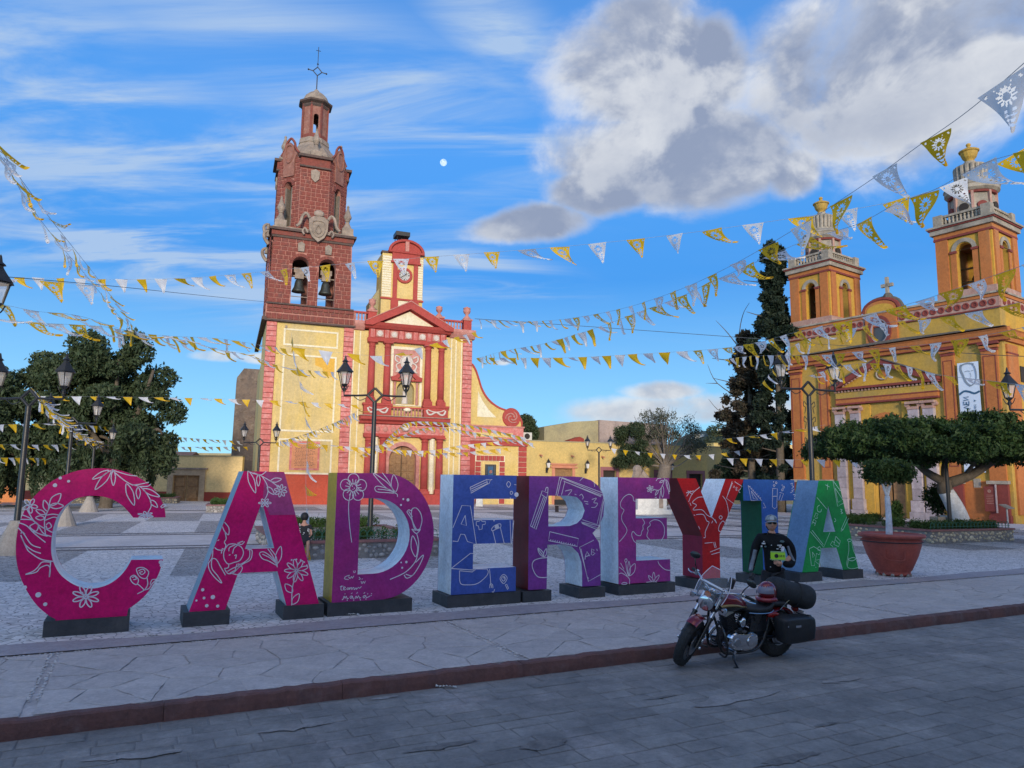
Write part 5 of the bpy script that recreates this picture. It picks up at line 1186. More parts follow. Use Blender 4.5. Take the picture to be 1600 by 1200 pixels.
# left: yellow wall with the carved door, a lower stretch with roof tiles behind, orange house
yw = thing('garden_wall', 'pale yellow wall with a carved wooden double door and stone frame', 'wall', (-33.0, 67.5, 0), RA(2))
wall_with('wall_face', 0, 8.1, 0, 4.1, [[(1.9, .01), (4.3, .01), (4.3, 2.35), (1.9, 2.35)]], 0, .5, 'c_pale', yw)
MB().box(-.05, 8.1, -.06, .56, 4.1, 4.2).build('coping', M['c_olive'], yw); MB().box(0, 1.4, -.04, 0, 0, .85).build('dado', M['c_dado'], yw); MB().box(4.8, 8.1, -.04, 0, 0, .85).build('dado', M['c_dado'], yw)
b = MB(); b.prism([(1.4, 0), (4.8, 0), (4.8, 2.9), (1.4, 2.9)], [[(1.9, .01), (4.3, .01), (4.3, 2.35), (1.9, 2.35)]], -.1, 0); b.build('stone_frame', M['door_stone'], yw); MB().box(1.2, 5.0, -.22, 0, 2.9, 3.05).build('door_cornice', M['grey_stone'], yw)
pm = MB().bev(-.42, .42, -.05, 0, -.44, .44, .06).mesh('door_panel', M['wood_door'])
for s in (0, 1):
    lf = MB().box(1.92 + s * 1.2, 3.06 + s * 1.22, .12, .2, 0, 2.35).build('door_leaf', M['wood_door'], yw)
    for j in range(2): inst('door_panel', pm, lf, (2.5 + s * 1.2, .12, .62 + j * 1.1))
lw_ = thing('garden_wall', 'lower yellow wall with a maroon foot left of the carved door', 'wall', (-45.0, 67.1, 0), RA(2))
wall_with('wall_face', 0, 12.0, 0, 3.05, [], 0, .4, 'c_pale', lw_); MB().box(0, 12, -.04, 0, 0, .8).build('dado', M['c_dado'], lw_); MB().box(0, 12, -.08, .5, 3.05, 3.2).build('coping', M['c_dado'], lw_)
rf = thing('tiled_house', 'house with a pinkish tiled roof behind the lower yellow wall', 'house', (-45, 72, 0), RA(2))
MB().box(0, 12, 0, 8, 0, 3.4).build('wall', M['c_pale'], rf); MB().prism([(-.3, 3.3), (4, 4.8), (8.3, 3.3)], [], -.2, 12.2, plane='yz').build('roof', M['roof_tile'], rf)
hbk = thing('far_house', 'pale flat roofed house far behind the yellow wall', 'house', (-60, 105, 0), 0); MB().box(0, 32, 0, 10, -1.3, 5.3).build('wall', M['c_pale'], hbk); MB().box(-.2, 32.2, -.2, 10.2, 5.3, 5.6).build('roof', M['c_olive'], hbk)
og = thing('orange_house', 'orange house with dark barred windows behind the pepper tree', 'house', (-66, 71, -1.3), RA(3))
oh = [[(5.5, 3.2), (7.6, 3.2), (7.6, 6.2), (5.5, 6.2)], [(14.9, 3.2), (17.4, 3.2), (17.4, 6.2), (14.9, 6.2)], [(11.5, 0.1), (13.0, .1), (13.0, 3.4), (11.5, 3.4)]]
wall_with('wall', 0, 21.5, 0, 6.8, oh, 0, .5, 'c_orange', og); MB().box(0, 21.5, .5, 10, 0, 6.5).build('body', M['c_orange'], og); MB().box(-.1, 21.6, -.12, 10, 6.8, 7.0).build('cornice', M['c_olive'], og)
for (a, b_, c, d) in oh:
    w = MB().box(a[0], b_[0], .3, .35, a[1], c[1]).build('window', M['window_dark'], og); g = MB()
    for i in range(7): g.cyl((a[0] + .1 + i * (b_[0] - a[0] - .2) / 6, .1, a[1]), (a[0] + .1 + i * (b_[0] - a[0] - .2) / 6, .1, c[1]), .03, n=4)
    g.build('window_bars', M['iron_black'], w)
# added building, unseen behind the camera across the road, to shade the foreground
sb = thing('shade_building', 'unseen two storey pale building added behind the viewer to shade the foreground', 'building', inL(-35, -21.5), L_RZ)
sbo = []
for i in range(13):
    sbo.append([(3 + i * 6, .1), (4.6 + i * 6, .1), (4.6 + i * 6, 3.0), (3 + i * 6, 3.0)]); sbo.append([(3.2 + i * 6, 4.4), (4.5 + i * 6, 4.4), (4.5 + i * 6, 6.4), (3.2 + i * 6, 6.4)])
wall_with('shade_wall', 0, 84, -.2, SHADE_H, sbo, -.5, 0, 'c_pale', sb); MB().box(0, 84, -9, -.5, -.2, SHADE_H - .4).build('body', M['c_pale'], sb)
for i in range(13):
    MB().box(3 + i * 6, 4.6 + i * 6, -.45, -.35, .1, 3.0).build('door', M['wood_door'], sb); MB().box(3.2 + i * 6, 4.5 + i * 6, -.45, -.35, 4.4, 6.4).build('window', M['window_dark'], sb)

# ------------------------------------------------------------------ far hill
def hill(name, x0, x1, y, zb, zt, seed, dd=260):
    rnd = random.Random(seed); n = 60; vs = []; fs = []
    for i in range(n + 1):
        x = x0 + (x1 - x0) * i / n; e = math.sin(math.pi * i / n) ** .6
        h = zb + (zt - zb) * e * (.8 + .2 * math.sin(i * .35 + seed)) + rnd.uniform(-.7, .7)
        vs += [(x, y, zb), (x, y + dd * .5, zb + (h - zb) * .7), (x, y + dd, h), (x, y + dd * 1.8, zb)]
    for i in range(n):
        for k in range(3): fs.append((4 * i + k, 4 * i + 4 + k, 4 * i + 5 + k, 4 * i + 1 + k))
    return MB().add(vs, fs).build(name, M['leaf_hill'], None, kind='structure')
hill('hill', 30, 560, 420, -8, 60, 2); hill('hill', -900, -120, 900, -8, 40, 5)
def hz(x, y): 
    e = math.sin(math.pi * min(1, max(0, (x - 30) / 530))) ** .6; i = 60 * (x - 30) / 530; h = -8 + 68 * e * (.8 + .2 * math.sin(i * .35 + 2)); k = (y - 420) / 260
    return -8 + (h + 8) * (.7 * k / .5 if k < .5 else .7 + .3 * (k - .5) / .5)
random.seed(21)
hcols = ['ac_white', 'c_pale', 'c_orange', 'pale_marble', 'c_pinkwall', 'c_yellow']
for i in range(46):
    y = random.uniform(450, 650); x = y * random.uniform(.225, .42); w = random.uniform(6, 13); h = random.uniform(3, 6)
    b = MB(); b.box(-w / 2, w / 2, 0, 8, -3, h); b.box(-w / 2 - .3, w / 2 + .3, -.3, 8.3, h, h + .4)
    for q in range(2): b.box(-w / 4 + q * w / 2 - .6, -w / 4 + q * w / 2 + .6, -.06, 0, h * .35, h * .7)
    o = b.build('hillside_house', M[random.choice(hcols)], None, loc=(x, y, hz(x, y)), rz=random.uniform(-.4, .4)); tag(o, 'tiny pale house among the trees on the far hill', 'house', 'houses on the far hill')

# ------------------------------------------------------------------ trees
def leaf_cloud(blobs, n, size, seed, name, m, parent, shell=.55, flat=False, droop=0.0):
    """many small leaf faces spread through a set of ellipsoids (x, y, z, rx, ry, rz)"""
    rs = np.random.RandomState(seed); vol = np.array([b[3] * b[4] * b[5] for b in blobs]) ** .8; pick = rs.choice(len(blobs), n, p=vol / vol.sum()); B = np.array([b[:6] for b in blobs])[pick]
    d = rs.normal(size=(n, 3)); d /= np.linalg.norm(d, axis=1)[:, None]; r = shell + (1 - shell) * rs.rand(n, 1) ** .6; r *= 1 + .10 * np.sin(d[:, :1] * 7 + B[:, :1] * 3) * np.cos(d[:, 2:3] * 6)
    clump = rs.normal(scale=.06, size=(n, 3)); c = B[:, :3] + d * r * B[:, 3:6] + clump
    a = rs.normal(size=(n, 3)); a[:, 2] -= droop * 2; a /= np.linalg.norm(a, axis=1)[:, None]; t = rs.normal(size=(n, 3)); bb = np.cross(a, t); bb /= np.linalg.norm(bb, axis=1)[:, None]
    s = (size * (0.6 + .8 * rs.rand(n)))[:, None]
    v = np.stack([c - a * s, c + bb * s * .42, c + a * s, c - bb * s * .42], 1).reshape(-1, 3)
    me = bpy.data.meshes.new(name); me.vertices.add(4 * n); me.vertices.foreach_set('co', v.astype(np.float32).ravel()); me.loops.add(4 * n); me.loops.foreach_set('vertex_index', np.arange(4 * n, dtype=np.int32))
    me.polygons.add(n); me.polygons.foreach_set('loop_start', np.arange(0, 4 * n, 4, dtype=np.int32)); me.polygons.foreach_set('loop_total', np.full(n, 4, dtype=np.int32)); me.materials.append(M[m]); me.update(calc_edges=True); me.validate()
    o = bpy.data.objects.new(name, me); link(o); o.parent = parent; return o
def limbs(parent, specs, m='bark', name='trunk', seg=8):
    b = MB()
    for pts, r0, r1 in specs: b.tube(pts, [r0, r1], seg, 4)
    return b.build(name, M[m], parent, smooth=True)
def scatter_blobs(cx, cy, cz, rx, ry, rz, n, s, seed):
    rnd = random.Random(seed); out = []
    while len(out) < n:
        x, y, z = (rnd.uniform(-1, 1) for _ in range(3))
        if x * x + y * y + z * z > 1: continue
        k = s * rnd.uniform(.7, 1.3); out.append((cx + x * rx, cy + y * ry, cz + z * rz, k, k, k * .75))
    return out
# umbrella-shaped laurel on the right
p = on_ground(1460, 830); LT = Vector((19.0, 31.6, 0.35))
LT.x = 19.0
tl = thing('laurel_tree', 'wide flat clipped laurel tree with a whitewashed leaning trunk in the stone planter', 'tree', LT)
W = 5.35
limbs(tl, [([(.45, 0, -.1), (.15, 0, .9), (-.25, 0, 1.7)], .42, .30)], 'limewash', 'painted_trunk', 12)
limbs(tl, [([(-.25, 0, 1.65), (-.3, 0, 1.95), (-.2, 0, 2.2)], .32, .26), ([(-.1, 0, 2.05), (.9, -.1, 2.45), (2.0, -.2, 3.2), (3.0, -.3, 4.0)], .24, .11), ([(-.3, 0, 2.1), (-.95, .1, 2.5), (-1.6, .2, 3.1), (-2.6, .3, 3.6)], .20, .09), ([(-.25, 0, 2.15), (-.1, .2, 2.9), (.5, .3, 3.6)], .15, .07), ([(1.3, -.1, 2.75), (.8, .2, 3.1), (.2, .2, 3.7)], .12, .06), ([(1.8, -.2, 3.1), (1.9, .3, 3.7)], .1, .05), ([(-1.0, .1, 2.5), (-1.1, -.4, 3.6)], .1, .05), ([(.6, 0, 2.35), (.9, -.9, 3.4)], .1, .05)], 'bark', 'limbs')
bl = []
rnd = random.Random(3)
for i in range(800):
    a, r = rnd.uniform(0, 2 * math.pi), math.sqrt(rnd.random()); x = r * math.cos(a) * W; y = r * math.sin(a) * W * .86; top = 1.85 * math.sqrt(max(0, 1 - r ** 2.4)); z = 2.95 + .30 * r + rnd.uniform(-.02, 1) * top + .12 * math.sin(x * 1.3); k = rnd.uniform(.20, .36)
    bl.append((x - .45, y, z, k, k, k * .72))
leaf_cloud(bl, 95000, .085, 5, 'crown', 'leaf_laurel', tl, .45)
# pepper trees on the left
def pepper(x, y, hgt, w, seed, label, off=0):
    t = thing('pepper_tree', label, 'tree', (x, y, -.9)); rnd = random.Random(seed)
    limbs(t, [([(0, 0, 0), (.2, 0, 2.5), (.1, .2, hgt * .45)], .5, .3), ([(.1, .1, hgt * .35), (1.8, 0, hgt * .6), (2.6, .2, hgt * .85)], .28, .1), ([(.1, .1, hgt * .35), (-2, 0, hgt * .55), (-3.2, .4, hgt * .7)], .26, .1), ([(.1, .2, hgt * .45), (.4, -.5, hgt * .9)], .24, .08), ([(.1, .1, hgt * .3), (3.2, -.4, hgt * .5), (w * .75, 0, hgt * .48)], .2, .07)], 'bark', 'trunk')
    b = []
    for i in range(64):
        a = rnd.uniform(0, 2 * math.pi); r = rnd.random() ** .5; zz = rnd.uniform(.30, 1.0); ww = w * math.sin(math.pi * min(.98, zz * .80 + .10)) ** .7
        b.append((r * math.cos(a) * ww, r * math.sin(a) * ww * .7, zz * hgt, rnd.uniform(.7, 1.35), rnd.uniform(.7, 1.35), rnd.uniform(.6, 1.1)))
    leaf_cloud(b, 42000, .17, seed, 'crown', 'leaf_pepper', t, .45, droop=.35)
    hb_ = []
    for i in range(34):
        a = rnd.uniform(0, 2 * math.pi); hb_.append((math.cos(a) * w * rnd.uniform(.5, .95), math.sin(a) * w * .7, hgt * rnd.uniform(.22, .42), .32, .32, rnd.uniform(.9, 1.6)))
    leaf_cloud(hb_, 9000, .12, seed + 50, 'hanging_twigs', 'leaf_pepper', t, .2, droop=.9)
pepper(-28.4, 51.5, 12.6, 4.9, 31, 'tallest dark pepper tree nearest to the bell tower')
pepper(-33.0, 52.5, 11.6, 5.6, 32, 'middle pepper tree with a rounded crown on the left')
pepper(-37.6, 49.5, 9.2, 5.2, 33, 'lower pepper tree at the left edge of the picture')
# cypresses beside the orange church
def cypress(x, y, hgt, r, seed, label, m='leaf_cypress', n=26000, loose=.5):
    t = thing('cypress_tree', label, 'tree', (x, y, 0)); rnd = random.Random(seed); b = []
    limbs(t, [([(0, 0, 0), (.1, 0, hgt * .5), (0, .1, hgt * .97)], .38, .05)] + [([(0, 0, hgt * k), (math.cos(k * 40) * r, math.sin(k * 40) * r, hgt * k + .6)], .07, .02) for k in [.15 + .07 * j for j in range(11)]], 'bark', 'trunk', 6)
    for i in range(150):
        k = rnd.random() ** .8 * .93 + .07; rr = r * rnd.uniform(.7, 1.25) * min(1, (1.03 - k) ** .62 * 1.45) * (.80 + .22 * math.sin(k * 17 + seed)); a = rnd.uniform(0, 6.28); q = rnd.random() ** .5 * rr; s_ = rnd.uniform(.3, .62) * loose * 2
        b.append((q * math.cos(a), q * math.sin(a), k * hgt, s_, s_, s_ * rnd.uniform(.7, 1.2)))
    leaf_cloud(b, n, .17, seed, 'crown', m, t, .15)
    return t
cy1 = inB(-5.3, .2); cypress(cy1[0], cy1[1], 21.5, 2.35, 41, 'tall dark cypress pressed against the left side of the orange church', n=46000)
cy2 = inB(-8.9, 1.4); t2 = cypress(cy2[0], cy2[1], 14.6, 3.0, 42, 'shorter rusty cypress with bare branches left of the tall one', 'leaf_rust', 34000, .5)
limbs(t2, [([(0, 0, 12), (-.6, 0, 14.6), (-.3, 0, 16.5), (.3, 0, 17.6)], .06, .015), ([(-.2, 0, 13), (-1.6, 0, 14.9), (-2.6, 0, 16)], .06, .012), ([(-.2, 0, 9), (-2.6, 0, 10.6), (-3.4, 0, 12.2)], .06, .012), ([(-2.6, 0, 10.6), (-3.6, 0, 10.6)], .04, .01), ([(0, 0, 6), (-2.4, 0, 7.2), (-3.2, .2, 7.4)], .06, .015), ([(0, 0, 8), (-2.2, .3, 8.2), (-3.3, .3, 9.3)], .05, .012)], 'bark', 'bare_branch', 5)
b = scatter_blobs(0, 0, 3.2, 3.6, 2, 2.2, 26, .8, 77)
us = thing('bushy_tree', 'low dark bushy tree under the cypresses beside the orange church', 'tree', (inB(-12, 6)[0], inB(-12, 6)[1], 0)); leaf_cloud(b, 16000, .14, 8, 'crown', 'leaf_pepper', us); limbs(us, [([(0, 0, 0), (.2, 0, 3)], .2, .1)])
# old tree with bare crown in front of the low building
ot = thing('old_tree', 'old thick trunked tree with a half bare crown before the yellow building', 'tree', inA(29.0, -3.0)); rnd = random.Random(6); sp = [([(-.4, 0, 0), (-.1, 0, 2.2), (.2, 0, 4.0)], .75, .62)]
tips = []
for i in range(34):
    a = rnd.uniform(-1.3, 1.3); l = rnd.uniform(2.5, 4.6); x = math.sin(a) * l; z = 4.0 + math.cos(a) * l * 1.05; yy = rnd.uniform(-1.4, 1.4)
    sp.append(([(.2, 0, 3.7), (.2 + x * .45, yy * .5, 4.0 + (z - 4) * .45 + .1), (.2 + x, yy, z)], .085, .02)); tips.append((.2 + x, yy, z))
    for k in range(4): sp.append(([(.2 + x * .6, yy * .7, 4 + (z - 4) * .6), (.2 + x + rnd.uniform(-1.2, 1.2), yy, z + rnd.uniform(.0, 1.5))], .032, .008))
for dx, dz in ((-3.6, 3.0), (-2.6, 2.6), (2.8, 4.6)): sp.append(([(0, 0, 3.8), (dx * .5, 0, 3.9), (dx, 0, dz + .3)], .09, .02))
limbs(ot, sp, 'bark_pale', 'trunk', 7)
leaf_cloud([(x, y, z + .3, .9, .8, .9) for x, y, z in tips if x > -1.5], 5200, .10, 61, 'thin_leaves', 'leaf_dry', ot, .1)
leaf_cloud([(-2.8 + rnd.uniform(-1.5, 1.2), rnd.uniform(-1.2, 1.2), 5.9 + rnd.uniform(-1.8, 1.9), .75, .7, .6) for _ in range(22)], 15000, .11, 62, 'green_leaves', 'leaf_pepper', ot, .3)
rt = thing('roof_tree', 'dense dark green tree rising behind the annex beside the scroll volute', 'tree', inA(18.6, 9)); leaf_cloud(scatter_blobs(0, 0, 7.0, 3.0, 2.2, 2.2, 42, .75, 12) + scatter_blobs(-1.6, 0, 8.2, 1.4, 1, 1.2, 10, .6, 13), 26000, .15, 12, 'crown', 'leaf_pepper', rt, .4); limbs(rt, [([(0, 0, 0), (.1, 0, 6)], .3, .15)])
random.seed(31)
for i in range(9):                                             # trees at the foot and along the crest of the hill
    y = random.uniform(150, 330); x = y * random.uniform(.23, .43); h = random.uniform(4, 7)
    t = thing('hill_tree', 'dark rounded tree on the slope below the far hill', 'tree', (x, y, -1.3 + max(0, (y - 150) * .012)), group='trees on the slope')
    leaf_cloud(scatter_blobs(0, 0, h * .75, h * .6, h * .5, h * .4, 10, h * .22, i), 1500, .5, 90 + i, 'crown', 'leaf_hill', t, .4); limbs(t, [([(0, 0, -1), (0, 0, h * .7)], .25, .12)])
for i in range(60):
    y = random.uniform(440, 675); x = y * random.uniform(.22, .44); h = random.uniform(5, 12)
    t = thing('hill_tree', 'small dark tree between the houses of the far hill', 'tree', (x, y, hz(x, y) - 1), group='trees on the far hill')
    leaf_cloud([(0, 0, h * .6, h * .45, h * .4, h * .5)], 260, 1.1, 190 + i, 'crown', 'leaf_hill', t, .4)

# ------------------------------------------------------------------ the big painted letters
def letter(name, label, outline, holes, front, bases, sides=None, depth=.66, other='side_white'):
    """outline in metres along the row (x) and up (z); sides maps an outline edge number to its own paint"""
    ox = min(p[0] for p in outline); t = thing(name, label, 'letter', inL(ox, .03), L_RZ, None)
    sh = lambda L: [(x - ox, z) for x, z in L]
    O = sh(outline); Hs = [sh(h) for h in holes]; F = .012
    fr = MB(); fr.prism(O, Hs, 0, F); f = fr.build('front_panel', M[front], t)
    bk = MB(); bk.prism(O, Hs, depth - F, depth); bk.build('back_panel', M[front], t)
    groups = {}; n = len(O)
    for i in range(n): groups.setdefault((sides or {}).get(i, other), []).append((O[i], O[(i + 1) % n]))
    for h in Hs:
        for i in range(len(h)): groups.setdefault('side_white', []).append((h[i], h[(i + 1) % len(h)]))
    for m_, es in groups.items():
        b = MB()
        for p, q in es:
            d = Vector((q[0] - p[0], q[1] - p[1])); l = d.length
            if l < 1e-6: continue
            b.add([(p[0], F, p[1]), (q[0], F, q[1]), (q[0], depth - F, q[1]), (p[0], depth - F, p[1])], [(0, 1, 2, 3)])
        b.build('side_panel', M[m_], t)
    for x0, x1, h in bases:
        c = MB(); c.box(x0 - ox, x1 - ox, -.03, depth + .06, 0, h); c.build('plinth', M['letter_base'], t)
    t['ox'] = ox; return t, f
ELL = lambda cx, cz, rx, rz, a0, a1, n=26: [(cx + rx * math.cos(RA(a0 + (a1 - a0) * i / n)), cz + rz * math.sin(RA(a0 + (a1 - a0) * i / n))) for i in range(n + 1)]
sm2 = lambda L, n=3: [(p.x, p.y) for p in smooth_pts([(a, c, 0) for a, c in L], n)]
cC = sm2([(1.46, 1.65), (1.44, 1.77), (1.38, 1.92), (1.27, 2.08), (1.13, 2.20), (.95, 2.30), (.76, 2.36), (.56, 2.38), (.4, 2.37), (.25, 2.34), (.1, 2.28), (-.04, 2.20), (-.16, 2.09), (-.27, 1.95), (-.35, 1.79), (-.40, 1.62), (-.42, 1.45), (-.42, 1.28), (-.40, 1.09), (-.35, .90), (-.27, .71), (-.17, .54), (-.07, .41), (.06, .29), (.14, .24)]) + [(.14, .22), (1.04, .21)]
cC += sm2([(1.05, .32), (1.16, .40), (1.27, .51), (1.36, .66), (1.43, .83), (1.47, 1.02)]) + [(1.04, 1.03)] + sm2([(1.04, 1.03), (.98, .90), (.89, .78), (.77, .69), (.63, .645), (.50, .645), (.36, .69), (.24, .77), (.13, .88), (.05, 1.03), (.01, 1.18), (0, 1.35), (.01, 1.53), (.05, 1.69), (.13, 1.83), (.25, 1.93), (.39, 1.97), (.55, 1.97), (.71, 1.93), (.84, 1.85), (.94, 1.75), (1.02, 1.65)])[1:]
cut = [(1.88, .22), (2.40, .22), (2.56, .77), (3.16, .77), (3.33, .22), (3.85, .22), (3.18, 2.37), (2.55, 2.37)]
LC, fC = letter('letter_c', 'magenta letter C with white flower drawings at the left end of the row', cC, [], 'letter_magenta', [(0, 1.08, .22)])
LA, fA = letter('letter_a', 'magenta letter A with a drawn mother and child and a pale blue side', cut, [[(2.86, 1.89), (2.64, 1.14), (3.09, 1.14)]], 'letter_magenta', [(1.80, 2.47, .22), (3.28, 3.93, .22)], {7: 'side_steel', 0: 'side_white'})
LD, fD = letter('letter_d', 'violet letter D with a big drawn flower, a tulip and an olive side', [(4.06, .22), (4.95, .22)] + ELL(4.9, 1.295, .94, 1.075, -87, 90, 30) + [(4.06, 2.37)], [[(4.48, .66)] + ELL(4.75, 1.30, .64, .64, -90, 90, 22) + [(4.48, 1.94)]], 'letter_violet', [(3.99, 5.46, .22)], {33: 'side_olive'})
LE, fE = letter('letter_e', 'blue letter E with a drawn pencil, ruler letters and grey white side', [(6.2, .22), (7.51, .22), (7.51, .66), (6.62, .66), (6.62, 1.11), (7.43, 1.11), (7.43, 1.54), (6.62, 1.54), (6.62, 1.93), (7.5, 1.93), (7.5, 2.37), (6.2, 2.37)], [], 'letter_blue', [(6.12, 7.60, .21)], {})
rr_ = [(7.78, .22), (8.18, .22), (8.19, 1.05), (8.55, 1.05), (8.75, 1.0), (8.90, .87), (8.97, .70), (8.99, .5), (8.99, .22), (9.42, .22), (9.42, .85), (9.38, 1.07), (9.23, 1.25), (9.38, 1.38), (9.49, 1.58), (9.52, 1.85), (9.47, 2.05), (9.36, 2.20), (9.20, 2.30), (8.98, 2.36), (8.8, 2.37), (7.78, 2.37)]
LR, fR = letter('letter_r', 'purple letter R with a drawn blackboard sum and a dark maroon side', rr_, [[(8.21, 1.40), (8.7, 1.40), (8.87, 1.45), (8.99, 1.55), (9.05, 1.70), (8.99, 1.86), (8.87, 1.96), (8.7, 1.99), (8.21, 1.99)]], 'letter_purple', [(7.65, 8.27, .20), (8.89, 9.51, .20)], {21: 'side_maroon'})
LE2, fE2 = letter('letter_e', 'plum letter E with drawn profiles of a woman and a baby, pale side', [(9.86, .22), (11.18, .22), (11.18, .67), (10.30, .67), (10.30, 1.09), (11.11, 1.09), (11.11, 1.53), (10.30, 1.53), (10.30, 1.93), (11.19, 1.93), (11.19, 2.37), (9.86, 2.37)], [], 'letter_plum', [(9.84, 11.28, .20)], {})
LY, fY = letter('letter_y', 'red letter Y with a drawn globe map and crimson left side', [(12.07, .22), (12.56, .22), (12.57, 1.15), (13.34, 2.37), (12.79, 2.37), (12.35, 1.50), (11.93, 2.37), (11.40, 2.37), (12.08, 1.12)], [], 'letter_red', [(11.9, 12.75, .20)], {7: 'side_maroon', 8: 'side_crimson'})
LT_, fT = letter('letter_t', 'azure letter T with drawn test tubes behind the motorcyclist, dark green side', [(13.86, .22), (14.36, .22), (14.36, 1.89), (14.94, 1.89), (14.94, 2.37), (13.31, 2.37), (13.31, 1.89), (13.86, 1.89)], [], 'letter_azure', [(13.7, 14.5, .20)], {5: 'side_darkgreen', 6: 'side_darkgreen', 7: 'side_darkgreen'})
LA2, fA2 = letter('letter_a', 'green letter A with a drawn flask at the right end of the row', [(15.10, .22), (15.62, .22), (15.77, .76), (16.30, .76), (16.5, .22), (17.04, .22), (16.47, 2.37), (15.78, 2.37)], [[(16.07, 1.78), (15.85, 1.14), (16.28, 1.14)]], 'letter_green', [(14.98, 15.72, .21), (16.43, 17.17, .21)], {7: 'side_blue'})
# lighter panel on the first A
b = MB(); b.prism([(2.87 - 1.88, 1.92), (2.99 - 1.88, 1.67), (3.40 - 1.88, 1.67), (3.185 - 1.88, 2.36), (2.88 - 1.88, 2.36)], [], -.004, 0); b.build('light_panel', M['letter_magenta_light'], fA)

# white line drawings: strokes noted in enlarged views of the photograph and laid on the letters' front plane
def drawing(t, parent, name, view, strokes, dots=(), w=.016, m='line_white'):
    x0, y0, s = view; ox = t['ox']; b = MB()
    P = lambda X, Y: (lambda q: (q[0] - ox, q[1]))(face_xz(x0 + X / s, y0 + Y / s, .03))
    for st in strokes:
        closed = st[0] == 'c'; straight = st[0] == 's'; pts = [P(*q) for q in (st[1:] if isinstance(st[0], str) else st)]
        b.ribbon(pts, w * .84, 0, .0055, closed, 1 if straight else 5)
    for X, Y, r in dots:
        c = P(X, Y); b.prism([(c[0] + r * math.cos(RA(a)), c[1] + r * math.sin(RA(a))) for a in range(0, 360, 30)], [], -.0055, -.004)
    return b.build(name, M[m], parent)
def petals(cx, cy, r0, r1, n, a0=0, wd=.16, sy=1.0):
    out = []
    for i in range(n):
        a = a0 + 2 * math.pi * i / n; c, s = math.cos(a), math.sin(a)
        out.append(['c'] + [(cx + (r * c - k * s) , cy + (r * s + k * c) * sy) for r, k in ((r0, 0), ((r0 + r1) / 2, wd * r1), (r1, wd * .5 * r1), (r1, -wd * .5 * r1), ((r0 + r1) / 2, -wd * r1))])
    return out
def leaf(x0, y0, x1, y1, w):
    dx, dy = x1 - x0, y1 - y0; l = math.hypot(dx, dy); nx, ny = -dy / l * w, dx / l * w
    return ['c', (x0, y0), (x0 + dx * .45 + nx, y0 + dy * .45 + ny), (x1, y1), (x0 + dx * .45 - nx, y0 + dy * .45 - ny)]
VC = (20, 720, 4.138)
drawing(LC, fC, 'branch_drawing', VC, [leaf(620, 62, 515, 118, 14), leaf(635, 65, 532, 186, 20), leaf(650, 62, 650, 160, 14), [(640, 58), (700, 110), (760, 150), (830, 172), (880, 235), (895, 290), (870, 340)], leaf(735, 148, 785, 288, 22), leaf(810, 172, 812, 246, 14),
    [(640, 58), (740, 90), (800, 98)], [(770, 158), (830, 150), (880, 138)], [(810, 165), (870, 165), (892, 150)], leaf(840, 180, 950, 232, 16), leaf(890, 255, 936, 300, 14), [(955, 300), (975, 280), (990, 290), (960, 305)]] + petals(858, 352, 8, 50, 6, .4, .18, .45))
drawing(LC, fC, 'dove_and_leaves_drawing', VC, [[(38, 400), (90, 420), (140, 470), (212, 528)], [(34, 432), (70, 470), (120, 540), (180, 563)], [(52, 480), (80, 540), (130, 580), (182, 598)], [(60, 500), (90, 565), (110, 590), (180, 635), (260, 650)], [(52, 470), (62, 460), (78, 475)], [(245, 650), (236, 752), (242, 700), (225, 675), (180, 690), (150, 720), (82, 735)], [(240, 655), (190, 655), (160, 690), (130, 715), (85, 732)],
    [(62, 350), (110, 370), (160, 410), (210, 440)], [(50, 378), (110, 380), (130, 385)], [(90, 310), (130, 380), (165, 415), (150, 455), (110, 425), (150, 400)], [(165, 420), (200, 470), (250, 490)], [(130, 455), (180, 475), (225, 488)], [(212, 480), (205, 400), (215, 350), (245, 290)], leaf(240, 290, 310, 212, 26), leaf(238, 292, 328, 292, 18), leaf(225, 325, 202, 255, 18), leaf(210, 345, 150, 318, 14), leaf(205, 370, 148, 368, 14), [(215, 352), (260, 345), (295, 350)], [(210, 385), (260, 365), (285, 368)], [(215, 415), (235, 400), (250, 425), (225, 440), (215, 420)], [(215, 440), (250, 460), (265, 458)]] + petals(112, 290, 6, 46, 5, .2, .24), ((307, 111, .022), (273, 158, .028), (361, 132, .02)))
drawing(LC, fC, 'rose_drawing', VC, [['c', (800, 700), (840, 690), (878, 718), (860, 760), (820, 748)], [(812, 712), (840, 700), (855, 718), (835, 735), (820, 722), (840, 716)], ['c', (760, 755), (785, 740), (812, 768), (800, 800), (772, 785)], [(770, 755), (790, 748), (798, 765), (780, 768)], [(868, 755), (872, 800), (850, 835), (805, 860)], [(805, 795), (830, 815), (848, 834)], [(850, 835), (880, 825), (900, 795), (925, 770)], [(888, 800), (900, 770), (930, 766)]], ((957, 655, .03), (962, 675, .026)))
drawing(LC, fC, 'daisy_drawing', VC, petals(472, 878, 12, 84, 8, math.pi / 8, .17, .82), ((472, 877, .012), (78, 818, .026), (165, 866, .036), (210, 927, .026), (452, 850, .008)), w=.020)
b = MB(); b.prism([(.02, .215), (.18, .215), (.26, .225), (.02, .262)], [], -.03, 0); 
VA = (270, 720, 4.284)
drawing(LA, fA, 'branch_drawing', VA, [[(500, 68), (540, 85), (590, 100), (660, 140), (715, 180)], leaf(505, 70, 553, 215, 20), leaf(572, 92, 572, 170, 12), [(540, 80), (590, 95), (625, 70)], leaf(655, 135, 727, 122, 14), [(598, 105), (630, 160), (635, 215), (612, 265)], leaf(632, 175, 678, 225, 14)] + petals(722, 200, 8, 40, 8, .2, .2) + petals(616, 282, 6, 40, 6, 0, .2, .7))
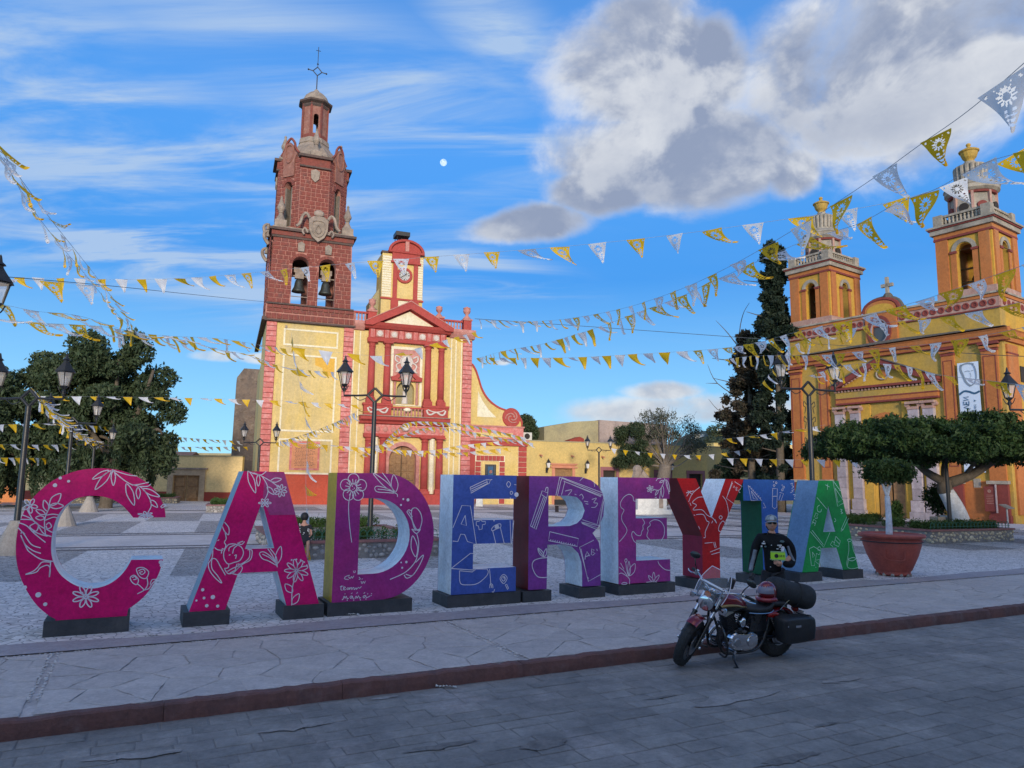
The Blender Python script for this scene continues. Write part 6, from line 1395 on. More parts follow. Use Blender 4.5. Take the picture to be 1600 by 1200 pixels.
drawing(LA, fA, 'mother_and_child_drawing', VA, [[(345, 410), (375, 450), (372, 495), (345, 470), (332, 440)], [(350, 480), (357, 520), (345, 545), (355, 565), (345, 590), (330, 590), (325, 620)], [(280, 580), (300, 595), (335, 600)], [(300, 535), (310, 528)], [(268, 600), (262, 650), (238, 690), (250, 740), (290, 790), (328, 818), (300, 770), (262, 720), (262, 660), (290, 660), (320, 710), (352, 765)],
    ['c', (350, 590), (375, 560), (420, 558), (460, 580), (472, 620), (450, 665), (410, 680), (370, 690), (345, 660), (340, 620)], [(375, 605), (380, 580), (418, 562)], [(400, 620), (410, 585), (440, 560)], [(432, 550), (460, 560), (480, 540)], [(440, 548), (470, 538)], [(375, 632), (385, 628)], [(412, 635), (425, 630), (420, 655)], [(375, 690), (370, 715), (345, 720)], [(430, 690), (420, 730), (470, 690), (520, 660), (530, 600), (500, 595)], [(515, 598), (510, 650), (460, 690), (435, 690)],
    [(345, 720), (370, 755), (410, 745), (450, 705), (465, 720), (440, 760), (400, 755)], [(365, 740), (400, 720), (445, 700)], [(380, 752), (430, 725)]], ((200, 863, .024), (268, 912, .032), (209, 918, .020), (158, 935, .016), (227, 970, .026), (300, 972, .024)))
drawing(LA, fA, 'sprig_drawing', VA, [['c', (580, 620), (610, 610), (660, 645), (700, 700), (640, 670), (600, 655)], leaf(695, 690, 722, 572, 20), [(635, 588), (670, 640), (700, 712)], [(650, 585), (690, 640), (698, 690)], [(600, 625), (650, 650), (698, 692)]])
drawing(LA, fA, 'tall_flower_drawing', VA, petals(828, 735, 6, 76, 9, .35, .17, .95)[0:9] + [[(828, 740), (800, 850), (795, 970)], leaf(800, 880, 752, 825, 22), leaf(800, 960, 845, 890, 20)], ((795, 664, .014), (827, 660, .014), (856, 664, .014), (880, 678, .012), (897, 699, .012)))
VD = (490, 720, 4.8)
drawing(LD, fD, 'anemone_drawing', VD, petals(298, 202, 26, 96, 5, -.3, .42, 1.05) + [['c', (272, 195), (298, 170), (324, 200), (302, 232), (275, 222)], [(280, 230), (262, 330), (268, 470), (285, 612)]] + [[(298 + 30 * math.cos(a), 202 + 32 * math.sin(a)), (298 + 62 * math.cos(a), 202 + 66 * math.sin(a))] for a in [i * .42 for i in range(15)]], ((290, 190, .01), (305, 205, .01), (295, 215, .008)), w=.015)
drawing(LD, fD, 'leaf_drawing', VD, [leaf(612, 242, 445, 92, 18), [(515, 90), (560, 150), (600, 225)], leaf(612, 235, 600, 104, 26), ['c', (458, 205), (480, 190), (540, 205), (612, 240), (540, 238), (475, 232)], [(480, 212), (560, 222), (622, 248), (628, 270)]], ((672, 287, .018), (707, 293, .028), (655, 331, .018)))
drawing(LD, fD, 'tulip_drawing', VD, [['c', (735, 372), (765, 352), (800, 390), (812, 450), (790, 520), (765, 505), (738, 440)], [(698, 385), (712, 368), (730, 372), (745, 355), (770, 352)], [(700, 385), (735, 440), (752, 500), (765, 515)], [(712, 378), (740, 420)], [(735, 512), (765, 520), (800, 512), (770, 545), (735, 512)], [(772, 545), (788, 620), (775, 720), (745, 780), (680, 840), (572, 890)], leaf(765, 720, 742, 562, 24), [(765, 762), (822, 706), (800, 770), (750, 850), (700, 880), (678, 855)], [(690, 850), (730, 862), (752, 850)]], ((656, 762, .014), (695, 759, .022), (664, 802, .018)), w=.018)
drawing(LD, fD, 'handwriting', VD, [[(270, 858), (240, 868), (232, 885), (262, 890)], [(262, 868), (272, 882), (285, 868), (290, 880), (302, 862)], [(298, 825), (302, 838), (312, 834), (310, 822)], [(340, 872), (350, 885), (338, 890)], [(360, 888), (368, 884)], [(355, 902), (362, 920), (372, 905), (380, 918), (388, 900)],
    [(208, 935), (204, 965), (216, 970)], [(198, 945), (222, 938)], [(222, 960), (238, 950), (226, 945), (224, 966), (242, 966)], [(258, 950), (248, 960), (258, 966), (266, 950), (270, 966), (276, 952), (284, 952), (286, 966), (294, 952), (302, 952), (304, 966), (318, 952), (320, 964), (335, 950), (345, 955), (358, 942)],
    [(222, 1038), (228, 1015), (236, 1030), (244, 1015), (252, 1034), (262, 1030)], [(285, 1012), (272, 1020), (280, 1032), (290, 1014), (294, 1032), (305, 1028)], [(312, 1034), (318, 1014), (326, 1030), (336, 1012), (344, 1030), (355, 1024)], [(385, 1008), (370, 1018), (378, 1028), (390, 1010), (396, 1026), (425, 1012)], [(232, 1000), (238, 996)], [(280, 998), (290, 990)], [(322, 996), (330, 985)], [(375, 995), (385, 986)]], ((216, 1040, .009), (252, 1045, .009), (300, 1044, .009), (350, 1042, .009), (392, 1036, .009), (405, 998, .008), (432, 1010, .008), (434, 996, .008)), w=.012)
VE = (665, 725, 5.219)
drawing(LE, fE, 'pencil_drawing', VE, [['s', (362, 190), (498, 126), (528, 130), (518, 158), (500, 165), (368, 238), (362, 190)], ['s', (366, 206), (502, 144)], ['s', (370, 222), (506, 158)], ['s', (498, 126), (503, 165)], ['s', (528, 130), (542, 126)], ['c', (660, 165), (676, 142), (692, 165), (676, 190)], ['s', (722, 168), (738, 170)], ['c', (690, 228), (700, 222), (710, 235), (700, 248), (690, 242)]], ((740, 250, .045), (690, 278, .010), (676, 160, .0)), w=.014)
drawing(LE, fE, 'outlined_a_drawing', VE, [['s', (222, 520), (295, 338), (365, 342), (412, 652), (340, 632), (318, 575), (285, 572), (262, 632), (220, 628)], ['s', (322, 418), (288, 490), (332, 502), (322, 418)], ['s', (412, 470), (438, 466), (438, 458), (452, 458), (460, 468), (488, 470), (486, 490), (462, 496), (460, 530), (436, 536), (430, 506), (412, 500), (412, 470)]])
drawing(LE, fE, 'test_paper_drawing', VE, [['c', (538, 528), (565, 500), (608, 488), (610, 515), (575, 530), (545, 545)], ['s', (545, 540), (572, 650)], ['s', (608, 515), (640, 648)], ['s', (688, 460), (696, 648)], ['s', (700, 652), (718, 462)], ['s', (210, 850), (365, 728), (386, 730)], ['s', (208, 852), (378, 864), (408, 862)]], ((557, 462, .014), (580, 512, .045)))
drawing(LE, fE, 'satchel_drawing', VE, [['s', (276, 870), (380, 880), (410, 856), (505, 856)], [(276, 870), (282, 970), (340, 985), (420, 975), (490, 920), (510, 880), (500, 858)], [(520, 856), (528, 940), (530, 990)], [(522, 1012), (524, 985), (530, 975), (545, 985), (548, 1012)], [(535, 985), (537, 1010)], ['c', (606, 935), (635, 900), (664, 930), (636, 975)], ['c', (618, 932), (636, 915), (650, 935), (634, 955)], [(630, 930), (642, 925), (640, 942)], ['s', (648, 985), (660, 980), (676, 1015), (668, 1024), (648, 985)], [(540, 1040), (552, 1045), (562, 1020)]], w=.015)
VR = (800, 730, 5.581)
drawing(LR, fR, 'pencil_drawing', VR, [['s', (160, 512), (262, 205), (312, 225), (300, 268), (208, 542), (160, 512)], ['s', (176, 520), (275, 258)], ['s', (192, 530), (288, 262)], ['s', (258, 240), (300, 268)], [(290, 205), (298, 178), (312, 180), (310, 222)]], w=.016)
drawing(LR, fR, 'blackboard_drawing', VR, [['s', (382, 245), (415, 85)], ['s', (395, 248), (425, 120), (440, 85)], ['s', (430, 245), (460, 125)], ['s', (418, 88), (800, 248), (740, 500), (612, 458)], ['s', (442, 92), (792, 225)], ['s', (450, 122), (778, 250)], ['s', (470, 130), (775, 258)], ['s', (805, 262), (765, 512), (600, 478)], ['s', (795, 300), (752, 530), (610, 486)], ['s', (745, 545), (608, 490)], ['s', (590, 118), (622, 88)], ['s', (712, 118), (720, 170)],
    [(462, 208), (520, 198), (485, 248)], [(545, 235), (560, 240)], [(588, 250), (605, 235), (620, 262), (612, 280)], [(628, 296), (662, 302)], [(640, 318), (664, 322)], [(695, 282), (735, 270), (712, 308), (745, 315), (725, 348), (690, 350)]], w=.015)
drawing(LR, fR, 'ruler_and_book_drawing', VR, [['s', (328, 562), (578, 622), (568, 690), (318, 640), (328, 562)]] + [['s', (335 + k * 19, 642 + k * 4), (338 + k * 19, 628 + k * 4)] for k in range(12)] + [['s', (712, 636), (588, 698), (665, 995), (778, 932)], ['s', (600, 712), (655, 962), (668, 968)], ['s', (635, 805), (640, 770), (652, 735), (678, 775)], ['s', (640, 780), (672, 768)], ['s', (690, 765), (694, 712), (716, 722), (700, 740), (724, 750), (700, 768)], ['s', (738, 712), (742, 730)]], w=.016)
drawing(LR, fR, 'apple_drawing', VR, [[(315, 788), (285, 790), (240, 795), (190, 815), (175, 860), (195, 920), (225, 955), (270, 962), (312, 960)], leaf(275, 780, 225, 706, 16), leaf(280, 782, 298, 710, 12), [(228, 715), (250, 745), (275, 778)]], w=.018)
drawing(LE2, fE2, 'olive_branch_drawing', VR, [[(1330, 100), (1315, 150), (1280, 200), (1225, 190)], [(1325, 95), (1350, 140), (1368, 235)], leaf(1345, 110, 1372, 215, 12), leaf(1310, 160, 1312, 262, 12), [(1300, 180), (1285, 275)], leaf(1275, 200, 1248, 245, 8), [(1255, 120), (1270, 100), (1300, 98)], leaf(1320, 115, 1285, 135, 8), [(1245, 265), (1260, 262)]] + petals(1205, 190, 4, 30, 6, .3, .2))
drawing(LE2, fE2, 'woman_profile_drawing', VR, [[(1085, 295), (1060, 292), (1052, 255), (1020, 236), (975, 260), (945, 310), (950, 350), (975, 375), (955, 420), (960, 470), (1000, 540), (985, 590), (935, 650)], [(1136, 448), (1155, 485), (1140, 510), (1142, 540), (1130, 560), (1120, 595), (1085, 590), (1055, 560), (1042, 590), (1060, 640), (1082, 660)]])
drawing(LE2, fE2, 'baby_profile_drawing', VR, [[(1200, 632), (1175, 600), (1185, 555), (1180, 530), (1205, 505), (1200, 480), (1240, 458), (1290, 470), (1325, 520), (1325, 590), (1300, 640)], [(1270, 818), (1285, 850), (1330, 890), (1378, 900)]])
drawing(LE2, fE2, 'plant_drawing', VR, [[(932, 930), (960, 925), (1020, 970), (1022, 1020)], [(990, 825), (1000, 900), (1015, 950)], ['c', (982, 815), (992, 798), (1002, 812), (992, 830)], leaf(1020, 950, 1018, 820, 12), leaf(1025, 945, 1070, 840, 24), [(932, 870), (975, 905), (1005, 950)], [(945, 835), (975, 890)], ['c', (955, 1020), (970, 1005), (1000, 1010), (995, 1020)], leaf(1235, 1000, 1234, 915, 12), leaf(1232, 1000, 1188, 945, 12), leaf(1240, 1000, 1282, 940, 12), [(1170, 1003), (1230, 998), (1262, 1002)]])
VY = (1020, 735, 4.706)
drawing(LY, fY, 'map_drawing', VY, [[(262, 232), (290, 170), (345, 122)], [(248, 190), (275, 150)], [(255, 150), (292, 178)], [(245, 165), (300, 150)], [(370, 195), (330, 200), (290, 235), (320, 255), (295, 290), (360, 290), (400, 330), (440, 350), (468, 388), (455, 360)], [(318, 325), (370, 325), (395, 370), (412, 385), (385, 450), (385, 490), (372, 495)], ['c', (486, 345), (498, 333), (510, 345), (498, 358)], [(512, 188), (540, 230), (555, 320), (535, 410)], [(508, 455), (482, 440), (490, 400), (515, 372), (535, 400), (530, 440)], [(335, 410), (345, 432)], [(432, 388), (440, 370)], [(272, 238), (280, 260)], [(300, 328), (310, 330)]], w=.017)
drawing(LY, fY, 'book_drawing', VY, [['s', (582, 80), (540, 205), (602, 250)], ['s', (600, 82), (655, 118), (640, 140)], ['s', (590, 128), (596, 112), (604, 130)], ['s', (610, 146), (612, 122), (622, 128), (613, 136), (622, 146), (610, 146)], ['s', (642, 140), (630, 146), (634, 160), (642, 164)], ['s', (540, 205), (585, 90)], ['s', (380, 535), (438, 530)], ['s', (445, 528), (455, 568), (465, 566), (455, 526)], ['s', (420, 600), (495, 570)], ['s', (430, 618), (495, 600)]], w=.015)
drawing(LT_, fT, 'set_square_drawing', VY, [['s', (700, 110), (722, 222), (800, 222), (700, 110)], ['s', (722, 150), (738, 205), (770, 215), (722, 150)], ['s', (810, 275), (830, 275), (812, 238)]] + [['s', (708 + k * 13, 122 + k * 14), (716 + k * 13, 116 + k * 14)] for k in range(7)], w=.014)
drawing(LT_, fT, 'test_tube_drawing', VY, [['s', (880, 132), (915, 135), (910, 270), (895, 282), (878, 268), (880, 132)], ['s', (878, 190), (914, 190)], ['s', (930, 162), (960, 170), (940, 225)], ['s', (938, 175), (925, 222)], ['c', (884, 110), (892, 104), (898, 112), (890, 118)], ['c', (900, 88), (908, 84), (912, 94), (904, 98)], ['c', (945, 140), (955, 135), (958, 146), (948, 150)], ['c', (955, 120), (964, 116), (968, 126), (958, 130)], [(1010, 100), (1025, 95), (1022, 112), (1035, 118), (1020, 135)], ['s', (1020, 150), (1038, 140)], [(1010, 165), (1030, 155)], [(1030, 180), (1045, 178), (1040, 195)]], ((887, 84, .014), (950, 108, .012), (1040, 208, .014)), w=.014)
drawing(LA2, fA2, 'set_square_drawing', VY, [['s', (1322, 72), (1358, 265), (1400, 240)], ['s', (1340, 130), (1360, 235), (1395, 215), (1340, 130)], ['s', (1325, 80), (1380, 150)], ['s', (1285, 98), (1282, 142)], ['s', (1268, 105), (1298, 122)], ['s', (1205, 198), (1278, 285)]] + [['s', (1330 + k * 8, 88 + k * 12), (1337 + k * 8, 84 + k * 12)] for k in range(6)], w=.014, m='line_mint')
drawing(LA2, fA2, 'letters_drawing', VY, [['s', (1168, 395), (1182, 360), (1200, 372), (1188, 408)], ['s', (1175, 378), (1195, 392)], ['s', (1185, 345), (1198, 312), (1215, 322), (1205, 335), (1212, 350), (1192, 352)], [(1240, 285), (1232, 305), (1212, 300), (1208, 270), (1225, 255)], ['s', (1158, 450), (1255, 565), (1302, 455)], ['s', (1170, 440), (1252, 545)], [(1378, 285), (1390, 290), (1382, 302), (1395, 312), (1382, 318)], [(1335, 350), (1345, 370), (1332, 378)]], w=.014, m='line_mint')
drawing(LA2, fA2, 'flask_drawing', VY, [['c', (1428, 512), (1445, 504), (1462, 512), (1445, 524)], [(1438, 525), (1440, 590), (1425, 690), (1450, 722), (1500, 715), (1520, 690), (1475, 590), (1462, 525)], ['c', (1438, 655), (1470, 640), (1492, 650), (1465, 665)], [(1430, 700), (1440, 640)], ['s', (1345, 485), (1378, 520), (1365, 560), (1330, 545), (1345, 485)], ['s', (1340, 510), (1370, 540)], ['s', (1322, 560), (1305, 545), (1320, 520), (1338, 535)], ['s', (1425, 340), (1385, 430), (1382, 448), (1398, 436), (1438, 352)], ['s', (1385, 430), (1398, 436)],
    ['s', (1150, 575), (1182, 560), (1232, 590), (1222, 620), (1202, 610), (1195, 660), (1225, 655), (1218, 690), (1190, 665), (1188, 700), (1165, 700), (1150, 575)], ['s', (1172, 600), (1190, 625), (1175, 640), (1172, 600)], ['s', (1212, 568), (1225, 560), (1235, 575), (1228, 590), (1212, 585), (1212, 568)]], ((1198, 712, .010),), w=.014, m='line_mint')

# ------------------------------------------------------------------ lamp posts, planters, pot, bases
def lamp_post(px, py, depth, zarm, label, base='plain', rz=0.0, z0=0.0, twin=1.04):
    q = at(px, py, depth); t = thing('street_lamp', label, 'street lamp', (q.x, q.y, z0), rz, 'double armed lanterns of the plaza'); h = zarm - z0
    b = MB(); b.lathe((0, 0, 0), [(.13, 0), (.11, .5), (.085, .6), (.075, h - .25)], 12); b.build('post', M['iron_black'], t, smooth=True, auto=40)
    if base == 'cone': MB().lathe((0, 0, 0), [(.55, 0), (.52, .1), (.2, .85), (.17, .95)], 14).build('concrete_base', M['concrete_cone'], t)
    b = MB(); r = .25; pts = [(-r, 0, h), (0, 0, h + r), (r, 0, h), (0, 0, h - r)]
    for i in range(4): b.cyl(pts[i], pts[(i + 1) % 4], .042, n=8)
    b.build('diamond', M['iron_black'], t)
    for s in (-1, 1):
        a = MB(); a.tube([(s * r, 0, h), (s * .6, 0, h - .02), (s * twin, 0, h - .02), (s * twin, 0, h + .12)], .034, 8); a.tube([(s * .3, 0, h - .1), (s * .5, 0, h - .18), (s * .7, 0, h - .06)], .014, 5, 3); arm = a.build('arm', M['iron_black'], t)
        x = s * twin; zb = h + .12
        f = MB()
        for k in range(4):
            c, d = math.cos(k * math.pi / 2 + .78), math.sin(k * math.pi / 2 + .78)
            f.tube([(x, 0, zb), (x + c * .10, d * .10, zb + .08), (x + c * .16, d * .16, zb + .22)], .014, 5, 3)
        f.lathe((x, 0, zb), [(.05, 0), (.06, .08), (.03, .14), (.09, .2), (.12, .24)], 8)
        for k in range(6):
            c, d = math.cos(k * math.pi / 3), math.sin(k * math.pi / 3); f.cyl((x + c * .125, d * .125, zb + .24), (x + c * .225, d * .225, zb + .66), .014, n=5)
        f.lathe((x, 0, zb), [(.25, .64), (.25, .68)], 6)
        lanm = f.build('lantern_frame', M['iron_black'], t)
        MB().lathe((x, 0, zb), [(.115, .25), (.215, .65)], 6).build('lantern_glass', M['lantern_glass'], lanm)
        MB().lathe((x, 0, zb), [(.035, .26), (.05, .42), (.03, .52), (0, .56)], 8).build('bulb', M['lantern_glow'], lanm)
        MB().lathe((x, 0, zb), [(.30, .66), (.27, .70), (.16, .84), (.08, .96), (.07, 1.0), (.12, 1.02), (.05, 1.08), (.025, 1.2), (0, 1.24)], 6).build('lantern_roof', M['iron_black'], lanm)
    return t
lamp_post(579, 800, 24.5, 5.08, 'black double lantern street lamp in front of the church facade', 'plain', RA(3))
lamp_post(28, 800, 21.3, 4.50, 'black double lantern street lamp at the far left behind the magenta C', 'cone', RA(-4))
t = lamp_post(1267, 700, 24.0, 5.42, 'black double lantern street lamp with scrolls before the orange church', 'plain', RA(15))
b = MB()
for s in (-1, 1):
    for z in (4.9, 4.4, 3.7): b.tube([(s * .1, 0, z), (s * .2, 0, z + .1), (s * .22, 0, z - .05), (s * .14, 0, z - .1), (s * .18, 0, z - .3)], .012, 5, 3)
b.build('scrolls', M['iron_black'], t)
lamp_post(1634, 700, 23.0, 4.73, 'black double lantern street lamp at the right edge, post out of view', 'plain')
lamp_post(-116, 700, 14.0, 5.25, 'black street lamp at the upper left edge, mostly out of view', 'cone')
lamp_post(100, 800, 33.0, 4.62, 'nearer of two street lamps in front of the pepper trees', 'cone', RA(5))
lamp_post(140, 780, 45.5, 4.15, 'farther of two street lamps in front of the pepper trees', 'cone', RA(5))
lamp_post(936, 760, 66.0, 5.1, 'small distant double street lamp before the yellow low building', 'plain')
lamp_post(402, 760, 47.0, 4.5, 'distant double street lamp beside the left corner of the tower', 'plain')
for px, dp, lb in ((1482, 30.5, 'plain black pole behind the laurel tree trunk'), (36, 62, 'thin distant lamp pole before the orange house')):
    q = at(px, 780, dp); t = thing('pole', lb, 'pole', (q.x, q.y, 0)); MB().lathe((0, 0, 0), [(.09, 0), (.06, 4.2)], 8).build('post', M['iron_black'], t); MB().lathe((0, 0, 4.2), [(.1, 0), (.17, .4), (.05, .6)], 6).build('lantern', M['iron_black'], t)

def planter(name, label, org, rz, L, D, h, stone, seed, hoops=True):
    t = thing(name, label, 'planter', org, rz); rnd = random.Random(seed)
    MB().box(0, L, 0, D, 0, h - .07).build('mortar_wall', M['planter_mortar'], t)
    b = MB(); b.prism([(-.06, -.06), (L + .06, -.06), (L + .06, D + .06), (-.06, D + .06)], [[(.25, .25), (L - .25, .25), (L - .25, D - .25), (.25, D - .25)]], h - .07, h, plane='xy'); b.build('coping', M['planter_coping'], t)
    MB().box(.24, L - .24, .24, D - .24, h - .12, h - .05).build('soil', M['pot_soil'], t)
    sm = [MB().ball((0, 0, 0), .1, 7, 5, (rnd.uniform(.8, 1.3), .35, rnd.uniform(.6, .9))).mesh('river_stone', M[stone], True) for _ in range(5)]
    stuff = MB(); cnt = 0
    def face(n, fx):
        nonlocal cnt
        placed = []
        for _ in range(n * 14):
            if len(placed) >= n: break
            u, z, s = rnd.random(), rnd.uniform(.07, h - .14), rnd.uniform(.5, 1.15); ln = fx(0)[3]; 
            if all(math.hypot((u - a) * ln, z - c) > .085 * (s + e) for a, c, e in placed): placed.append((u, z, s))
        for u, z, s in placed:
            x, y, r, _ = fx(u); q = rnd.choice(sm)
            if cnt < 220: inst('river_stone', q, t, (x, y, z), r, (s, 1, s)); cnt += 1
    face(int(L * h * 26), lambda u: (u * L, 0.0, 0.0, L)); face(int(D * h * 14), lambda u: (0.0, u * D, RA(90), D))
    hd = []
    for i in range(int((L + D) * 7)):
        k = rnd.random(); e = rnd.choice((0, 1, 2))
        x, y = ((.45 + k * (L - .9), .45) if e == 0 else ((.45, .45 + k * (D - .9)) if e == 1 else (.45 + k * (L - .9), D - .45))); hd.append((x, y, h + .13 + rnd.uniform(-.03, .04), .22, .2, .15))
    leaf_cloud(hd, int((L + D) * 1700), .04, seed, 'hedge', 'leaf_hedge', t, .4)
    if hoops:
        b = MB(); n = int(L / .22)
        for i in range(n): x = .1 + i * (L - .2) / n; b.tube([(x, .1, h), (x + .02, .1, h + .2), (x + .11, .1, h + .28), (x + .2, .1, h + .2), (x + .22, .1, h)], .011, 4, 2)
        b.cyl((.05, .1, h + .1), (L - .05, .1, h + .1), .012, n=4); b.build('hoop_fence', M['fence_green'], t)
    return t
p = on_ground(689, 868.5); e = Vector((math.sin(RA(66)), math.cos(RA(66)), 0)); o_ = p - e * 4.7
planter('stone_planter', 'long river stone planter with a hedge and green hoop fence behind the D', (o_.x, o_.y, 0), math.atan2(e.y, e.x), 4.7, 7.0, .52, 'river_stone', 3)
planter('stone_planter', 'warm coloured river stone planter around the laurel tree on the right', (16.64, 29.19, 0), RA(90 - 66.7), 5.0, 6.5, .55, 'river_stone_warm', 4)
q = on_ground(322, 801); planter('stone_planter', 'small distant stone planter with hedge left of the first A', (q.x, q.y, 0), RA(20), 4.5, 3.5, .5, 'river_stone', 5, False)
q = on_ground(120, 787); planter('stone_planter', 'far low planter seen through the letter C', (q.x - 2, q.y, 0), RA(20), 9, 4, .5, 'river_stone_warm', 6, False)
# things in and around the laurel planter
sbx = Vector((16.64, 29.19, 0)); ex_ = Vector((math.cos(RA(23.3)), math.sin(RA(23.3)), 0)); ey_ = Vector((-ex_.y, ex_.x, 0))
q = sbx + ex_ * 3.6 + ey_ * 2.2; t = thing('small_tree', 'small orange leaved tree in the planter before the maroon pedestal', 'tree', (q.x, q.y, .45)); limbs(t, [([(0, 0, 0), (.05, 0, .8), (-.3, 0, 1.3)], .045, .02), ([(.03, 0, .5), (.35, 0, 1.2)], .035, .015), ([(-.02, 0, 0), (-.2, .1, .9)], .03, .015)], 'bark_pale')
leaf_cloud([(-.35, 0, 1.35, .38, .35, .42), (.35, 0, 1.25, .4, .35, .4), (0, .1, .95, .38, .35, .4), (-.1, 0, 1.7, .25, .25, .25)], 2400, .07, 5, 'crown', 'leaf_laurel', t, .35)
leaf_cloud([(-.2, 0, 1.2, .5, .4, .5), (.3, 0, 1.3, .4, .35, .4)], 350, .06, 6, 'orange_leaves', 'pennant_gold' if False else 'leaf_rust', t, .5)
q = sbx + ex_ * 2.6 + ey_ * 1.6; t = thing('utility_box', 'pale marble and grey box standing in the laurel planter', 'box', (q.x, q.y, .45), RA(23)); MB().box(0, .55, 0, .4, 0, .5).build('grey_half', M['concrete_cone'], t); MB().box(.56, .9, -.02, .4, 0, .55, .05).build('pale_half', M['pale_marble'], t)
q = sbx + ex_ * 1.6 + ey_ * 2.9; t = thing('shrub', 'green shrub beside the whitewashed laurel trunk', 'plant', (q.x, q.y, .45)); leaf_cloud([(0, 0, .4, .35, .3, .45), (.1, 0, .85, .2, .2, .3)], 1500, .07, 15, 'leaves', 'leaf_hedge', t, .2)
q = at(1575, 820, 33.5); t = thing('information_stand', 'thin white information stand by the maroon pedestal', 'sign', (q.x, q.y, 0), RA(30)); MB().cyl((0, 0, 0), (0, 0, 1.35), .035, n=8).build('post', M['pale_marble'], t); b = MB(); b.M = Matrix.Translation((0, 0, 1.38)) @ Matrix.Rotation(RA(25), 4, 'X'); b.box(-.3, .3, -.2, .2, -.02, .02); b.build('panel', M['concrete_cone'], t)
# potted tree
q = on_ground(1396, 899); t = thing('flower_pot', 'huge terracotta red pot standing at the right end of the letters', 'pot', (q.x, q.y, 0))
MB().lathe((0, 0, 0), [(.36, .02), (.40, .06), (.40, .12), (.44, .16), (.60, .52), (.68, .78), (.685, .84), (.72, .86), (.72, .89), (.68, .91), (.69, .95), (.77, .97), (.79, 1.01), (.77, 1.05), (.70, 1.06), (.66, 1.02)], 32).build('pot', M['pot_red'], t, smooth=True, auto=35)
MB().lathe((0, 0, 0), [(.67, .99), (0, 1.0)], 24).build('soil', M['pot_soil'], t)
b = MB(); b.lathe((0, 0, 0), [(.705, .845), (.74, .865), (.705, .885)], 32); b.build('dark_band', M['letter_base'], t)
b = MB(); b.M = Matrix.Rotation(RA(-22), 4, 'Z'); b.tube([(-.22, -.655, .70), (-.20, -.62, .46), (0, -.615, .43), (.20, -.62, .44), (.22, -.655, .70)], .014, 5, 3); b.build('cartouche', M['pot_red'], t)
b = MB(); 
for a in range(0, 360, 30): b.ball((.38 * math.cos(RA(a)), .38 * math.sin(RA(a)), .04), .05, 6, 4)
b.build('rubble_foot', M['concrete_cone'], t)
u_ = thing('potted_tree', 'small round headed tree with a white painted stem in the red pot', 'tree', (q.x - .05, q.y, 1.0)); limbs(u_, [([(0, 0, 0), (.01, 0, .5), (0, 0, 1.0)], .085, .06)], 'limewash', 'painted_stem', 10)
limbs(u_, [([(0, 0, 1.0), (-.1, 0, 1.3), (-.22, 0, 1.65)], .04, .02), ([(0, 0, 1.0), (.1, 0, 1.3), (.22, 0, 1.65)], .045, .02), ([(0, 0, 1.1), (.02, .1, 1.6)], .03, .02), ([(-.1, 0, 1.3), (-.32, 0, 1.6)], .02, .01), ([(.1, 0, 1.3), (.1, -.1, 1.6)], .02, .01)], 'limewash', 'forks', 7)
rnd = random.Random(4); leaf_cloud([(rnd.uniform(-.46, .46), rnd.uniform(-.4, .4), 1.60 + rnd.uniform(-.10, .20), .18, .18, .15) for _ in range(34)], 9000, .05, 9, 'crown', 'leaf_laurel', u_, .35)
# monument between the E and the Y
q = on_ground(1020, 804); t = thing('monument', 'pale stone monument base with a worn pink figure seen through the plum E', 'monument', (q.x, q.y, 0), RA(15))
MB().box(-1.4, 1.4, -.2, 2.2, 0, .35).build('step', M['pale_marble'], t); MB().box(-1.15, 1.1, 0, 2, .35, 1.25).build('pedestal', M['pale_marble'], t); MB().box(.5, .8, -.03, 0, .45, 1.1).build('inset', M['grey_stone'], t)
b = MB(); b.tube([(-.9, 1, 1.2), (-.9, 1, 2.2), (-.7, 1, 3.0)], [.35, .3], 8, 3); b.tube([(-.5, 1, 2.9), (.1, 1, 2.3), (.6, 1, 1.3)], [.35, .25], 8, 3); b.ball((-.7, 1, 3.15), .36, 8, 6); b.build('worn_figure', M['grey_stone'], t)
for px, py, lb in ((1000, 788, 'pinkish box like kiosk beyond the letter R'),): pass
q = on_ground(884, 800); t = thing('bench', 'dark iron bench seen through the letter R', 'bench', (q.x, q.y, 0), RA(20)); MB().box(-.8, .8, -.2, .25, .42, .47).build('seat', M['iron_black'], t); MB().box(-.8, .8, .25, .3, .5, .9).build('backrest', M['iron_black'], t)
for s in (-.7, .7): MB().box(s - .04, s + .04, -.2, .28, 0, .42).build('leg', M['iron_black'], t)
q = on_ground(749, 791); t = thing('white_post', 'short white post before the red dado seen through the blue E', 'post', (q.x, q.y, 0)); MB().box(-.3, .3, -.3, .3, 0, 1.25, .04).build('block', M['pale_marble'], t)
# litter
q = on_ground(545, 962); t = thing('litter', 'crumpled pale plastic wrapper lying at the foot of the D plinth', 'litter', (q.x, q.y, .012)); b = MB(); rnd = random.Random(2)
for i in range(9): x = i * .035 - .15; b.add([(x, rnd.uniform(-.03, 0), rnd.uniform(0, .02)), (x + .05, rnd.uniform(-.03, 0), rnd.uniform(0, .03)), (x + .04, rnd.uniform(.01, .05), rnd.uniform(0, .02)), (x, rnd.uniform(.01, .05), rnd.uniform(.01, .03))], [(0, 1, 2, 3)])
b.build('wrapper', M['litter_white'], t)
q = on_ground(694, 1074, -.15); t = thing('litter', 'scrap of crumpled paper lying on the road near the kerb', 'litter', (q.x, q.y, -.148)); b = MB()
for i in range(6): x = i * .04 - .1; b.add([(x, rnd.uniform(-.03, 0), rnd.uniform(0, .02)), (x + .05, rnd.uniform(-.03, 0), rnd.uniform(0, .03)), (x + .04, rnd.uniform(.01, .05), rnd.uniform(0, .02)), (x, rnd.uniform(.01, .05), rnd.uniform(.01, .03))], [(0, 1, 2, 3)])
